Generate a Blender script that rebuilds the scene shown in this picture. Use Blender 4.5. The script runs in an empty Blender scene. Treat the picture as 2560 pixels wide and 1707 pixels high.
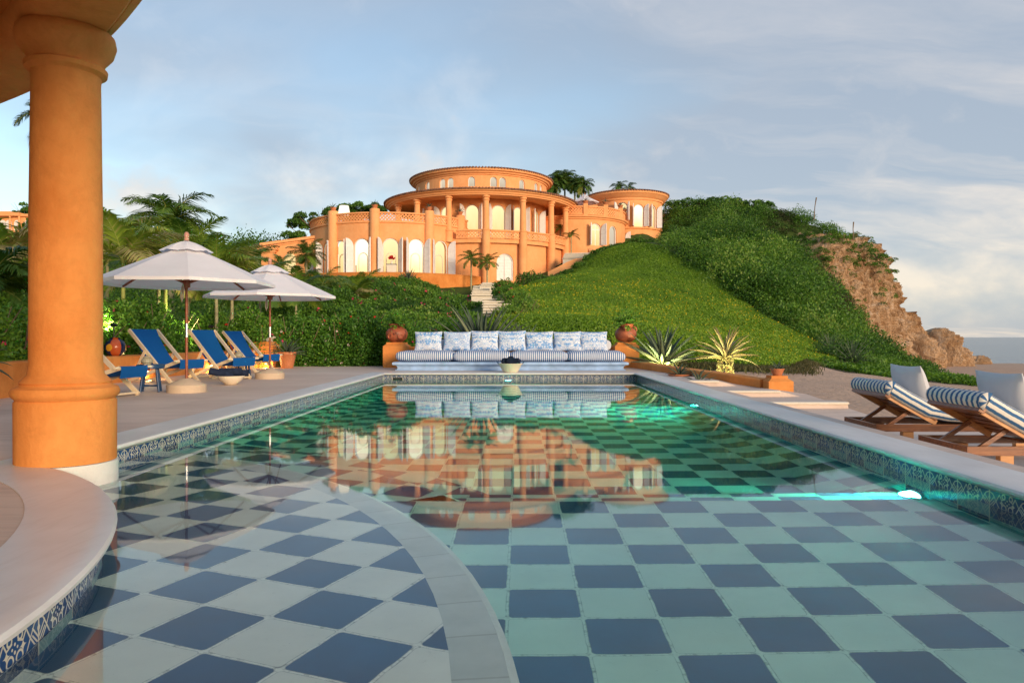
import bpy, bmesh, math, random
import numpy as np
from mathutils import Vector, Matrix, geometry
random.seed(7); RNG = np.random.default_rng(11)
PI = math.pi; R = math.radians
SC = bpy.context.scene
COL = SC.collection
# ------------------------------------------------------------ camera, sky, sun, exposure
CAMZ = 0.8; F = 1830.0; CU = 1296.0; CV = 843.0
cam = bpy.data.cameras.new('camera'); camo = bpy.data.objects.new('camera', cam); COL.objects.link(camo)
camo.location = (0, 0, CAMZ); camo.rotation_euler = (PI/2, 0, 0)
cam.sensor_width = 36; cam.lens = F/2560*36; cam.shift_x = -16/2560; cam.shift_y = -10.5/2560
cam.clip_start = 0.05; cam.clip_end = 60000
SC.camera = camo
SC.view_settings.view_transform = 'Standard'; SC.view_settings.look = 'None'; SC.view_settings.gamma = 1
SC.view_settings.exposure = 0.74
SUN_EL = 11.0; SUN_AZ = 146.0      # azimuth clockwise from +Y
sd = Vector((math.sin(R(SUN_AZ))*math.cos(R(SUN_EL)), math.cos(R(SUN_AZ))*math.cos(R(SUN_EL)), math.sin(R(SUN_EL))))
sl = bpy.data.lights.new('sun', 'SUN'); sl.energy = 2.2; sl.angle = R(18); sl.color = (1.0, 0.76, 0.52)
so = bpy.data.objects.new('sun', sl); COL.objects.link(so); so.rotation_euler = sd.to_track_quat('Z', 'Y').to_euler()
so.location = (20, -20, 30)
cy = SC.cycles
cy.max_bounces = 10; cy.diffuse_bounces = 3; cy.glossy_bounces = 4; cy.transmission_bounces = 6; cy.transparent_max_bounces = 8; cy.volume_bounces = 0
cy.sample_clamp_indirect = 6; cy.use_denoising = True; cy.caustics_refractive = True; cy.caustics_reflective = False

# ------------------------------------------------------------ node helper
class NT:
    def __init__(s, tree):
        s.t = tree; s.n = tree.nodes; s.l = tree.links
    def node(s, typ, **kw):
        n = s.n.new(typ)
        for k, v in kw.items(): setattr(n, k, v)
        return n
    def put(s, sock, v):
        if hasattr(v, 'is_output') or isinstance(v, bpy.types.NodeSocket): s.l.new(v, sock)
        elif isinstance(v, (tuple, list)) and len(v) == 3 and sock.type == 'RGBA': sock.default_value = (*v, 1)
        else: sock.default_value = v
    def m(s, op, a, b=None, c=None, clamp=False):
        n = s.n.new('ShaderNodeMath'); n.operation = op; n.use_clamp = clamp
        s.put(n.inputs[0], a)
        if b is not None: s.put(n.inputs[1], b)
        if c is not None: s.put(n.inputs[2], c)
        return n.outputs[0]
    def add(s, a, b): return s.m('ADD', a, b)
    def sub(s, a, b): return s.m('SUBTRACT', a, b)
    def mul(s, a, b): return s.m('MULTIPLY', a, b)
    def absv(s, a): return s.m('ABSOLUTE', a)
    def vm(s, op, a, b=None):
        n = s.n.new('ShaderNodeVectorMath'); n.operation = op
        s.put(n.inputs[0], a)
        if b is not None: s.put(n.inputs[1], b)
        return n.outputs['Value'] if op in ('LENGTH', 'DISTANCE', 'DOT_PRODUCT') else n.outputs[0]
    def xyz(s, v):
        n = s.n.new('ShaderNodeSeparateXYZ'); s.put(n.inputs[0], v); return n.outputs
    def vec(s, x=0.0, y=0.0, z=0.0):
        n = s.n.new('ShaderNodeCombineXYZ')
        for i, v in enumerate((x, y, z)): s.put(n.inputs[i], v)
        return n.outputs[0]
    def coord(s, k='Object'): return s.n.new('ShaderNodeTexCoord').outputs[k]
    def noise(s, vec, scale=5.0, detail=4.0, rough=0.55, dist=0.0, col=False):
        n = s.n.new('ShaderNodeTexNoise'); s.put(n.inputs['Vector'], vec)
        n.inputs['Scale'].default_value = scale; n.inputs['Detail'].default_value = detail
        n.inputs['Roughness'].default_value = rough; n.inputs['Distortion'].default_value = dist
        return n.outputs['Color' if col else 0]
    def voro(s, vec, scale=5.0, feature='F1', out='Distance'):
        n = s.n.new('ShaderNodeTexVoronoi'); n.feature = feature; s.put(n.inputs['Vector'], vec)
        n.inputs['Scale'].default_value = scale; return n.outputs[out]
    def white(s, vec):
        n = s.n.new('ShaderNodeTexWhiteNoise'); s.put(n.inputs['Vector'], vec); return n.outputs[0]
    def ramp(s, fac, stops, interp='LINEAR'):
        n = s.n.new('ShaderNodeValToRGB'); n.color_ramp.interpolation = interp; s.put(n.inputs[0], fac)
        els = n.color_ramp.elements
        while len(els) < len(stops): els.new(0.5)
        for e, (p, c) in zip(els, stops): e.position = p; e.color = (*c, 1) if len(c) == 3 else c
        return n.outputs[0]
    def mix(s, fac, a, b, mode='MIX'):
        n = s.n.new('ShaderNodeMix'); n.data_type = 'RGBA'; n.blend_type = mode
        s.put(n.inputs[0], fac); s.put(n.inputs[6], a); s.put(n.inputs[7], b); return n.outputs[2]
    def remap(s, v, a, b, c=0.0, d=1.0):
        n = s.n.new('ShaderNodeMapRange'); s.put(n.inputs[0], v)
        for i, x in enumerate((a, b, c, d)): n.inputs[i+1].default_value = x
        return n.outputs[0]
    def bump(s, h, strength=0.3, dist=0.02):
        n = s.n.new('ShaderNodeBump'); s.put(n.inputs['Height'], h)
        n.inputs['Strength'].default_value = strength; n.inputs['Distance'].default_value = dist
        return n.outputs[0]
    def scale(s, v, sc):
        n = s.n.new('ShaderNodeMapping'); s.put(n.inputs[0], v); n.inputs['Scale'].default_value = sc; return n.outputs[0]

MATS = {}
def material(name, fn):
    m = bpy.data.materials.new(name); m.use_nodes = True
    t = NT(m.node_tree); t.n.clear()
    out = t.node('ShaderNodeOutputMaterial'); fn(t, out); MATS[name] = m; return m
def pbsdf(t, color, rough=0.6, normal=None, spec=0.5, metal=0.0, **kw):
    p = t.node('ShaderNodeBsdfPrincipled')
    t.put(p.inputs['Base Color'], color); t.put(p.inputs['Roughness'], rough)
    p.inputs['Specular IOR Level'].default_value = spec; p.inputs['Metallic'].default_value = metal
    if normal is not None: t.l.new(normal, p.inputs['Normal'])
    for k, v in kw.items(): t.put(p.inputs[k.replace('_', ' ')], v)
    return p
def surf(t, out, p): t.l.new(p.outputs[0], out.inputs['Surface'])
def simple(name, color, rough=0.6, var=0.12, nscale=8.0, bump=0.15, bscale=60.0, spec=0.4, metal=0.0, dist=0.004):
    def fn(t, out):
        co = t.coord()
        n = t.noise(co, nscale, 5)
        c = t.mix(t.remap(n, 0.3, 0.7), tuple(x*(1-var) for x in color), tuple(min(1, x*(1+var)) for x in color))
        nb = t.noise(co, bscale, 3)
        surf(t, out, pbsdf(t, c, rough, t.bump(nb, bump, dist), spec, metal))
    return material(name, fn)
def emit(name, color, strength):
    def fn(t, out):
        e = t.node('ShaderNodeEmission'); t.put(e.inputs[0], color); e.inputs[1].default_value = strength; surf(t, out, e)
    return material(name, fn)

# ------------------------------------------------------------ world
wd = bpy.data.worlds.new('World'); SC.world = wd; wd.use_nodes = True
wt = NT(wd.node_tree); wt.n.clear()
sky = wt.node('ShaderNodeTexSky', sky_type='NISHITA', sun_disc=False)
sky.sun_elevation = R(SUN_EL); sky.sun_rotation = R(SUN_AZ); sky.air_density = 1.0; sky.dust_density = 0.6; sky.ozone_density = 1.1
d = wt.coord('Generated'); dx, dy, dz = wt.xyz(d)
den = wt.add(wt.m('MAXIMUM', dz, 0.0), 0.16)
px = wt.m('DIVIDE', dx, den); py = wt.m('DIVIDE', dy, den)
az = wt.m('ARCTAN2', dx, dy); el = wt.m('ARCSINE', dz)
def gauss(a0, e0, sa, se):
    p_ = wt.m('DIVIDE', wt.sub(az, a0), sa); q_ = wt.m('DIVIDE', wt.sub(el, e0), se)
    return wt.m('EXPONENT', wt.mul(wt.add(wt.mul(p_, p_), wt.mul(q_, q_)), -1.0))
# high thin cirrus: two families of long streaks
warp = wt.noise(wt.vec(px, py, 0.0), 1.1, 4, 0.55)
s1 = wt.vec(wt.add(wt.mul(px, 0.34), wt.mul(py, 0.30)), wt.add(wt.sub(wt.mul(py, 1.5), wt.mul(px, 0.25)), wt.mul(warp, 0.9)), 3.3)
c1 = wt.remap(wt.noise(s1, 1.35, 8, 0.6, 0.3), 0.47, 0.68)
s2 = wt.vec(wt.add(wt.mul(px, 0.5), wt.mul(py, -0.55)), wt.add(wt.add(wt.mul(py, 0.9), wt.mul(px, 1.0)), wt.mul(warp, 0.8)), 9.1)
c2 = wt.mul(wt.remap(wt.noise(s2, 1.5, 8, 0.6, 0.3), 0.50, 0.70), wt.remap(dx, 0.15, -0.25))
c1 = wt.mul(c1, wt.remap(dx, -0.55, 0.25, 0.25, 1.0))
cir = wt.m('MAXIMUM', c1, wt.mul(c2, 0.6))
fine = wt.noise(wt.vec(px, py, 4.0), 3.6, 6, 0.6)
cir = wt.mul(cir, wt.remap(fine, 0.28, 0.60, 0.45, 1.0))
veil = wt.mul(wt.remap(wt.add(wt.noise(wt.vec(px, py, 7.0), 0.6, 4, 0.5), wt.mul(dx, 0.40)), 0.34, 0.60), 0.85)
# cumulus puffs
pn = wt.noise(wt.vec(wt.mul(az, 5.0), wt.mul(el, 6.5), 1.7), 1.5, 8, 0.56, 0.25)
g_ = wt.m('MAXIMUM', wt.m('MAXIMUM', wt.mul(gauss(-0.10, 0.21, 0.10, 0.11), 0.75), gauss(-0.46, 0.17, 0.10, 0.055)), wt.m('MAXIMUM', wt.mul(gauss(0.52, 0.08, 0.16, 0.05), 0.9), wt.mul(gauss(-0.28, 0.20, 0.10, 0.035), 0.85)))
band = wt.mul(wt.mul(wt.remap(el, 0.20, 0.05), wt.remap(el, 0.0, 0.03)), 0.35)
puff = wt.remap(wt.add(pn, wt.mul(wt.m('MAXIMUM', g_, band), 0.36)), 0.56, 0.92)
hor = wt.remap(dz, 0.14, 0.0)
mask = wt.m('MAXIMUM', wt.m('MAXIMUM', wt.mul(cir, 0.85), veil), wt.m('MAXIMUM', wt.mul(puff, 0.80), wt.mul(hor, 0.70)))
grey = wt.mix(wt.remap(dz, 0.0, 0.5), (0.275, 0.31, 0.36), (0.24, 0.285, 0.355))
warmc = wt.mix(wt.remap(dz, 0.0, 0.45), (0.60, 0.51, 0.425), (0.43, 0.425, 0.44))
lit = wt.m('MAXIMUM', wt.mul(cir, wt.remap(dz, 0.75, 0.05, 0.2, 1.0)), wt.mul(puff, wt.remap(pn, 0.38, 0.66, 0.2, 1.0)), clamp=True)
ccol = wt.mix(lit, grey, warmc)
bg1 = wt.node('ShaderNodeBackground'); wt.l.new(sky.outputs[0], bg1.inputs[0]); bg1.inputs[1].default_value = 0.135
bg2 = wt.node('ShaderNodeBackground'); wt.l.new(ccol, bg2.inputs[0]); bg2.inputs[1].default_value = 1.0
mx = wt.node('ShaderNodeMixShader'); wt.l.new(mask, mx.inputs[0]); wt.l.new(bg1.outputs[0], mx.inputs[1]); wt.l.new(bg2.outputs[0], mx.inputs[2])
wo = wt.node('ShaderNodeOutputWorld'); wt.l.new(mx.outputs[0], wo.inputs[0])

# ------------------------------------------------------------ geometry helpers
def P(u, v, z=0.0):
    Y = (CAMZ - z)*F/(v - CV); return ((u - CU)*Y/F, Y, z)
def G(u, v, Y): return ((u - CU)*Y/F, Y, CAMZ - (v - CV)*Y/F)

class MB:
    def __init__(s): s.v = []; s.f = []; s.mi = []; s.uv = {}; s.cur = 0
    def add(s, vs, fs, uvs=None):
        b = len(s.v); s.v += [tuple(map(float, p)) for p in vs]
        for i, f in enumerate(fs):
            s.f.append(tuple(b + k for k in f)); s.mi.append(s.cur)
            if uvs is not None: s.uv[len(s.f)-1] = uvs[i]
        return s
    def box(s, x0, x1, y0, y1, z0, z1):
        vs = [(x, y, z) for z in (z0, z1) for y in (y0, y1) for x in (x0, x1)]
        return s.add(vs, [(0,2,3,1),(4,5,7,6),(0,1,5,4),(2,6,7,3),(0,4,6,2),(1,3,7,5)])
    def rbox(s, x0, x1, y0, y1, z0, z1, r=0.01):
        # box with chamfered vertical and horizontal edges
        bm = bmesh.new(); bmesh.ops.create_cube(bm, size=1)
        for v in bm.verts: v.co = Vector(((x0+x1)/2+v.co.x*(x1-x0), (y0+y1)/2+v.co.y*(y1-y0), (z0+z1)/2+v.co.z*(z1-z0)))
        bmesh.ops.bevel(bm, geom=bm.edges[:], offset=r, segments=2, affect='EDGES', profile=0.5)
        return s.bm(bm)
    def bm(s, bm, mat=None):
        bm.verts.index_update()
        vs = [tuple((mat @ v.co) if mat else v.co) for v in bm.verts]
        s.add(vs, [tuple(v.index for v in f.verts) for f in bm.faces]); bm.free(); return s
    def lathe(s, prof, c=(0,0), a0=0.0, a1=2*PI, n=24, cap=False):
        full = abs(a1-a0-2*PI) < 1e-6; m = n if full else n+1; vs = []
        for i in range(m):
            a = a0+(a1-a0)*i/n; ca, sa = math.cos(a), math.sin(a)
            for r, z in prof: vs.append((c[0]+r*ca, c[1]+r*sa, z))
        k = len(prof); fs = []
        for i in range(n):
            j = (i+1) % m
            for q in range(k-1): fs.append((i*k+q, j*k+q, j*k+q+1, i*k+q+1))
        return s.add(vs, fs)
    def tube(s, pts, r, n=8, caps=True, flat=1.0):
        pts = [Vector(p) for p in pts]; rs = r if isinstance(r, (list, tuple)) else [r]*len(pts)
        vs = []; up = None
        for i, p in enumerate(pts):
            t = (pts[min(i+1, len(pts)-1)] - pts[max(i-1, 0)]).normalized()
            if up is None:
                up = Vector((0,0,1)) if abs(t.z) < 0.9 else Vector((1,0,0))
            a = t.cross(up).normalized(); b = a.cross(t).normalized(); up = b
            for k in range(n):
                an = 2*PI*k/n; vs.append(p + a*math.cos(an)*rs[i] + b*math.sin(an)*rs[i]*flat)
        fs = [(i*n+k, i*n+(k+1) % n, (i+1)*n+(k+1) % n, (i+1)*n+k) for i in range(len(pts)-1) for k in range(n)]
        if caps: fs += [tuple(range(n-1, -1, -1)), tuple((len(pts)-1)*n+k for k in range(n))]
        return s.add(vs, fs)
    def beam(s, p0, p1, w, h, up=(0,0,1)):
        p0 = Vector(p0); p1 = Vector(p1); t = (p1-p0).normalized(); u = Vector(up)
        a = t.cross(u).normalized(); b = a.cross(t).normalized()
        vs = [p + a*sx*w/2 + b*sz*h/2 for p in (p0, p1) for sx, sz in ((-1,-1),(1,-1),(1,1),(-1,1))]
        return s.add(vs, [(3,2,1,0),(4,5,6,7),(0,1,5,4),(1,2,6,5),(2,3,7,6),(3,0,4,7)])
    def prism(s, poly, z0, z1):
        # poly: list of 2-D points; top and bottom tessellated
        n = len(poly); vs = [(x, y, z0) for x, y in poly] + [(x, y, z1) for x, y in poly]
        fs = [(i, (i+1) % n, n+(i+1) % n, n+i) for i in range(n)]
        tr = geometry.tessellate_polygon([[Vector((x, y, 0)) for x, y in poly]])
        fs += [tuple(n+k for k in t) for t in tr] + [tuple(reversed(t)) for t in tr]
        return s.add(vs, fs)
    def build(s, name, mat, parent=None, smooth=False, angle=None):
        me = bpy.data.meshes.new(name); me.from_pydata(s.v, [], s.f)
        mats = mat if isinstance(mat, (list, tuple)) else [mat]
        for m_ in mats: me.materials.append(MATS[m_] if isinstance(m_, str) else m_)
        if len(mats) > 1: me.polygons.foreach_set('material_index', s.mi)
        if s.uv:
            ul = me.uv_layers.new(name='UVMap'); 
            for fi, uvs in s.uv.items():
                for li, q in zip(me.polygons[fi].loop_indices, uvs): ul.data[li].uv = q
        bm = bmesh.new(); bm.from_mesh(me)
        if not s.uv: bmesh.ops.recalc_face_normals(bm, faces=bm.faces)
        bm.to_mesh(me); bm.free()
        if smooth or angle:
            me.polygons.foreach_set('use_smooth', [True]*len(me.polygons))
            if angle or smooth is True: me.set_sharp_from_angle(angle=R(angle or 40))
        me.update()
        o = bpy.data.objects.new(name, me); COL.objects.link(o)
        if parent is not None: o.parent = parent
        return o

def tag(o, label=None, cat=None, group=None, kind=None):
    if label: o['label'] = label
    if cat: o['category'] = cat
    if group: o['group'] = group
    if kind: o['kind'] = kind
    return o
def thing(name, label, cat, loc=(0,0,0), rz=0.0, group=None):
    o = bpy.data.objects.new(name, None); COL.objects.link(o); o.location = loc; o.rotation_euler = (0, 0, rz)
    o.empty_display_size = 0.2
    return tag(o, label, cat, group)
def struct(o): o['kind'] = 'structure'; return o
def kids(o): return [c for c in bpy.data.objects if c.parent == o]
def dup(root, loc, rz=0.0, label=None, scale=None):
    def cp(o, par):
        c = o.copy(); COL.objects.link(c)
        if par is not None: c.parent = par
        for k in list(kids(o)): cp(k, c)
        return c
    c = cp(root, None); c.location = loc; c.rotation_euler = (0, 0, rz)
    if label: c['label'] = label
    if scale: c.scale = (scale,)*3
    return c

def np_mesh(name, V, Fq, mat, parent=None, tint=None, smooth=False):
    """V (n,3), Fq (m,4) quads; tint (n,) float attribute"""
    me = bpy.data.meshes.new(name); V = np.asarray(V, np.float32); Fq = np.asarray(Fq, np.int32)
    k = Fq.shape[1]
    me.vertices.add(len(V)); me.vertices.foreach_set('co', V.ravel())
    me.loops.add(Fq.size); me.loops.foreach_set('vertex_index', Fq.ravel())
    me.polygons.add(len(Fq)); me.polygons.foreach_set('loop_start', np.arange(0, Fq.size, k, dtype=np.int32))
    me.polygons.foreach_set('loop_total', np.full(len(Fq), k, np.int32))
    if tint is not None:
        a = me.attributes.new('tint', 'FLOAT', 'POINT'); a.data.foreach_set('value', np.asarray(tint, np.float32))
    for m_ in (mat if isinstance(mat, (list, tuple)) else [mat]): me.materials.append(MATS[m_])
    if smooth: me.polygons.foreach_set('use_smooth', np.ones(len(Fq), bool))
    me.update(calc_edges=True); me.validate()
    o = bpy.data.objects.new(name, me); COL.objects.link(o)
    if parent is not None: o.parent = parent
    return o

def leaves(C, N, L, W, tint, fold=0.25):
    """rhombic leaf quads at centres C, pointing roughly along N"""
    n = len(C); N = N/(np.linalg.norm(N, axis=1, keepdims=True)+1e-9)
    r = RNG.normal(size=(n, 3)); a = np.cross(N, r); a /= (np.linalg.norm(a, axis=1, keepdims=True)+1e-9)
    b = np.cross(a, N)
    L = np.asarray(L).reshape(-1, 1)*np.ones((n, 1)); W = np.asarray(W).reshape(-1, 1)*np.ones((n, 1))
    p0 = C - N*L*0.5; p2 = C + N*L*0.5
    p1 = C + a*W*0.5 + b*W*fold - N*L*0.06; p3 = C - a*W*0.5 + b*W*fold - N*L*0.06
    V = np.stack([p0, p1, p2, p3], 1).reshape(-1, 3)
    return V, np.arange(4*n).reshape(-1, 4), np.repeat(tint, 4)
class Cloud:
    def __init__(s): s.V = []; s.F = []; s.T = []; s.n = 0
    def add(s, V, Fq, T): s.V.append(V); s.F.append(Fq + s.n); s.T.append(T); s.n += len(V)
    def lv(s, *a, **k): s.add(*leaves(*a, **k))
    def build(s, name, mat, parent=None):
        return np_mesh(name, np.concatenate(s.V), np.concatenate(s.F), mat, parent, np.concatenate(s.T))
def unit(n):
    r = RNG.normal(size=(n, 3)); return r/np.linalg.norm(r, axis=1, keepdims=True)
# ------------------------------------------------------------ materials
def stucco(name, c0, c1, rough=0.85):
    def fn(t, out):
        co = t.coord()
        n1 = t.noise(co, 0.9, 6, 0.6); n2 = t.noise(t.scale(co, (1, 1, 0.45)), 3.5, 9, 0.72); n3 = t.noise(co, 38, 6, 0.7)
        f = t.remap(t.add(t.mul(n1, 0.6), t.mul(n2, 0.5)), 0.38, 0.72)
        c = t.mix(f, c0, c1)
        c = t.mix(t.remap(t.noise(co, 7, 8, 0.78, 0.4), 0.48, 0.72, 0, 0.42), c, tuple(x*0.75 for x in c0))
        surf(t, out, pbsdf(t, c, rough, t.bump(t.add(n3, t.mul(n2, 1.8)), 0.6, 0.008), 0.25))
    return material(name, fn)
stucco('orange_stucco', (0.60, 0.19, 0.038), (0.82, 0.34, 0.095))
stucco('villa_stucco', (0.84, 0.345, 0.125), (0.93, 0.45, 0.195))
stucco('white_plaster', (0.70, 0.68, 0.64), (0.80, 0.79, 0.76))
stucco('cream_stone', (0.70, 0.62, 0.50), (0.80, 0.73, 0.61))
stucco('concrete_base', (0.52, 0.40, 0.28), (0.63, 0.50, 0.37))

def deck_fn(t, out):
    co = t.coord(); x, y, z = t.xyz(co)
    n1 = t.noise(co, 0.7, 6, 0.6); n2 = t.noise(t.scale(co, (0.6, 6, 1)), 2.2, 7, 0.6, 0.6); n3 = t.noise(co, 60, 3)
    c = t.mix(t.remap(n1, 0.3, 0.7), (0.67, 0.50, 0.40), (0.78, 0.62, 0.51))
    c = t.mix(t.mul(t.remap(n2, 0.45, 0.75), 0.5), c, (0.36, 0.25, 0.19))
    fx = t.m('FRACT', t.mul(t.add(x, 20.31), 1/1.25)); fy = t.m('FRACT', t.mul(t.add(y, 20.6), 1/1.25))
    ex = t.m('MINIMUM', fx, t.sub(1.0, fx)); ey = t.m('MINIMUM', fy, t.sub(1.0, fy))
    j = t.remap(t.m('MINIMUM', ex, ey), 0.003, 0.006, 1, 0)
    c = t.mix(t.mul(j, 0.45), c, (0.62, 0.54, 0.46))
    v = t.white(t.vec(t.m('FLOOR', t.mul(t.add(x, 20.31), 1/1.25)), t.m('FLOOR', t.mul(t.add(y, 20.6), 1/1.25)), 0.0))
    c = t.mix(0.16, c, t.mix(v, (0.30, 0.24, 0.2), (0.72, 0.62, 0.54)))
    surf(t, out, pbsdf(t, c, 0.62, t.bump(t.add(n3, t.mul(n2, 2.0)), 0.25, 0.004), 0.4))
material('deck_stone', deck_fn)
def coping_fn(t, out):
    co = t.coord(); n = t.noise(co, 1.3, 6, 0.6); n2 = t.noise(t.scale(co, (7, 1, 1)), 3, 6, 0.6, 0.4)
    c = t.mix(t.remap(n, 0.3, 0.7), (0.66, 0.63, 0.60), (0.80, 0.78, 0.76))
    c = t.mix(t.mul(t.remap(n2, 0.5, 0.75), 0.35), c, (0.55, 0.50, 0.45))
    surf(t, out, pbsdf(t, c, 0.38, t.bump(t.noise(co, 80, 3), 0.08, 0.002), 0.5))
material('coping_stone', coping_fn)

BLUE0 = (0.020, 0.078, 0.19); BLUE1 = (0.055, 0.155, 0.31)
def tiles_fn(white=(0.76, 0.77, 0.71), wave=0.02):
    def fn(t, out):
        uv = t.coord('UV')
        wob = t.noise(uv, 2.6, 2, 0.5, col=True)
        uvw = t.vm('ADD', uv, t.vm('MULTIPLY', t.vm('SUBTRACT', wob, (0.5, 0.5, 0.5)), (wave*2.0,)*3))
        x, y, z = t.xyz(uvw)
        fx = t.m('FLOOR', x); fy = t.m('FLOOR', y)
        par = t.m('MODULO', t.absv(t.add(fx, fy)), 2.0)
        rx = t.absv(t.sub(t.m('FRACT', x), 0.5)); ry = t.absv(t.sub(t.m('FRACT', y), 0.5))
        # rounded square distance
        ax = t.m('MAXIMUM', t.sub(rx, 0.42), 0.0); ay = t.m('MAXIMUM', t.sub(ry, 0.42), 0.0)
        dd = t.m('SQRT', t.add(t.mul(ax, ax), t.mul(ay, ay)))
        inside = t.remap(dd, 0.052, 0.062, 1, 0)
        rnd = t.white(t.vec(fx, fy, 1.0))
        n = t.noise(uv, 0.8, 5, 0.6)
        sp = t.m('MAXIMUM', t.remap(t.noise(uv, 34, 3, 0.6), 0.68, 0.74), t.mul(t.remap(t.noise(uv, 5.5, 8, 0.75, 0.6), 0.60, 0.74), 0.6))
        blue = t.mix(rnd, BLUE0, BLUE1); blue = t.mix(t.remap(n, 0.35, 0.7, 0, 0.5), blue, (0.05, 0.075, 0.12))
        wh = t.mix(rnd, white, tuple(min(1, k*1.12) for k in white)); wh = t.mix(t.remap(n, 0.3, 0.7, 0, 0.5), wh, tuple(k*0.8 for k in white))
        c = t.mix(par, wh, blue); c = t.mix(t.mul(sp, 0.35), c, (0.12, 0.10, 0.08))
        grout = t.mix(t.remap(t.noise(uv, 7, 6, 0.75), 0.50, 0.66, 0, 0.8), tuple(k*1.05 for k in white), (0.16, 0.16, 0.15))
        c = t.mix(inside, grout, c)
        line = t.mul(t.remap(t.absv(t.sub(dd, 0.060)), 0.003, 0.008, 1, 0), t.remap(t.noise(uv, 3.3, 6, 0.7), 0.35, 0.6, 0.12, 0.6))
        c = t.mix(line, c, (0.20, 0.22, 0.22))
        surf(t, out, pbsdf(t, c, 0.35, t.bump(inside, 0.3, 0.003), 0.4))
    return fn
material('pool_tile', tiles_fn())
material('step_tile', tiles_fn((0.88, 0.87, 0.80)))
def white_tile_fn(t, out):
    uv = t.coord('UV'); x, y, z = t.xyz(uv)
    ry = t.absv(t.sub(t.m('FRACT', y), 0.5)); j = t.remap(ry, 0.478, 0.49)
    n = t.noise(uv, 1.5, 5, 0.6)
    c = t.mix(t.remap(n, 0.3, 0.7), (0.58, 0.60, 0.56), (0.70, 0.71, 0.67)); c = t.mix(t.mul(j, 0.5), c, (0.35, 0.34, 0.3))
    surf(t, out, pbsdf(t, c, 0.4, None, 0.4))
material('nosing_tile', white_tile_fn)

def wall_fn(t, out):
    uv = t.coord('UV'); x, y, z = t.xyz(uv)      # x along the wall, y down, both in tile widths
    fx = t.m('FRACT', x); m_ = t.absv(t.sub(fx, 0.5))           # 0 centre .. .5 edge
    def ring(cx, cy, r, w=0.009, lo=None):
        dx_ = t.sub(m_, cx); dy_ = t.sub(y, cy)
        d_ = t.m('SQRT', t.add(t.mul(dx_, dx_), t.mul(dy_, dy_)))
        return t.remap(t.absv(t.sub(d_, r)), w, w+0.006, 1, 0)
    def dot(cx, cy, r):
        dx_ = t.sub(m_, cx); dy_ = t.sub(y, cy)
        return t.remap(t.m('SQRT', t.add(t.mul(dx_, dx_), t.mul(dy_, dy_))), r, r+0.006, 1, 0)
    def seg(ax, ay, bx, by, w=0.0075):
        L2 = (bx-ax)**2+(by-ay)**2
        px_ = t.sub(m_, ax); py_ = t.sub(y, ay)
        h = t.m('DIVIDE', t.add(t.mul(px_, bx-ax), t.mul(py_, by-ay)), L2, clamp=True)
        qx = t.sub(px_, t.mul(h, bx-ax)); qy = t.sub(py_, t.mul(h, by-ay))
        return t.remap(t.m('SQRT', t.add(t.mul(qx, qx), t.mul(qy, qy))), w, w+0.006, 1, 0)
    def star(cx, cy, r):
        a_ = t.m('SQRT', t.absv(t.sub(m_, cx))); b_ = t.m('SQRT', t.absv(t.sub(y, cy)))
        return t.remap(t.add(a_, b_), r, r+0.02, 1, 0)
    shapes = [ring(0.10, 0.115, 0.042), seg(0.06, 0.15, 0.155, 0.185), seg(0.155, 0.185, 0.215, 0.10), seg(0.215, 0.10, 0.31, 0.235),
              seg(0.31, 0.235, 0.21, 0.37), ring(0.09, 0.325, 0.062), star(0.155, 0.24, 0.27), dot(0, 0.17, 0.014), dot(0, 0.25, 0.016),
              dot(0.05, 0.21, 0.012), seg(0.31, 0.235, 0.40, 0.12), seg(0.40, 0.12, 0.5, 0.085), seg(0.31, 0.235, 0.43, 0.36), seg(0.36, 0.235, 0.5, 0.36),
              seg(0.36, 0.16, 0.5, 0.30), dot(0.5, 0.2, 0.028), t.remap(t.absv(t.sub(y, 0.048)), 0.006, 0.010, 1, 0)]
    acc = shapes[0]
    for s_ in shapes[1:]: acc = t.m('MAXIMUM', acc, s_)
    top = t.remap(y, 0.398, 0.402, 1, 0)
    acc = t.mul(acc, top)
    grout = t.remap(m_, 0.482, 0.488)
    n = t.noise(uv, 1.2, 4, 0.6)
    navy = t.mix(t.remap(n, 0.35, 0.65), (0.010, 0.035, 0.13), (0.025, 0.09, 0.25))
    # rows below the frieze: alternating tiles
    yy = t.add(y, 0.6); fy = t.m('FLOOR', yy); par = t.m('MODULO', t.absv(t.add(t.m('FLOOR', x), fy)), 2.0)
    low = t.mix(par, (0.26, 0.42, 0.40), (0.012, 0.04, 0.11))
    gy = t.remap(t.absv(t.sub(t.m('FRACT', yy), 0.5)), 0.486, 0.492)
    low = t.mix(gy, low, (0.45, 0.5, 0.47))
    c = t.mix(top, low, navy)
    c = t.mix(t.m('MAXIMUM', acc, grout), c, (0.62, 0.58, 0.47))
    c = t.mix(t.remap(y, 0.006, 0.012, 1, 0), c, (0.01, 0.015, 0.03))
    surf(t, out, pbsdf(t, c, 0.22, None, 0.5))
material('frieze_tile', wall_fn)

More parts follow.
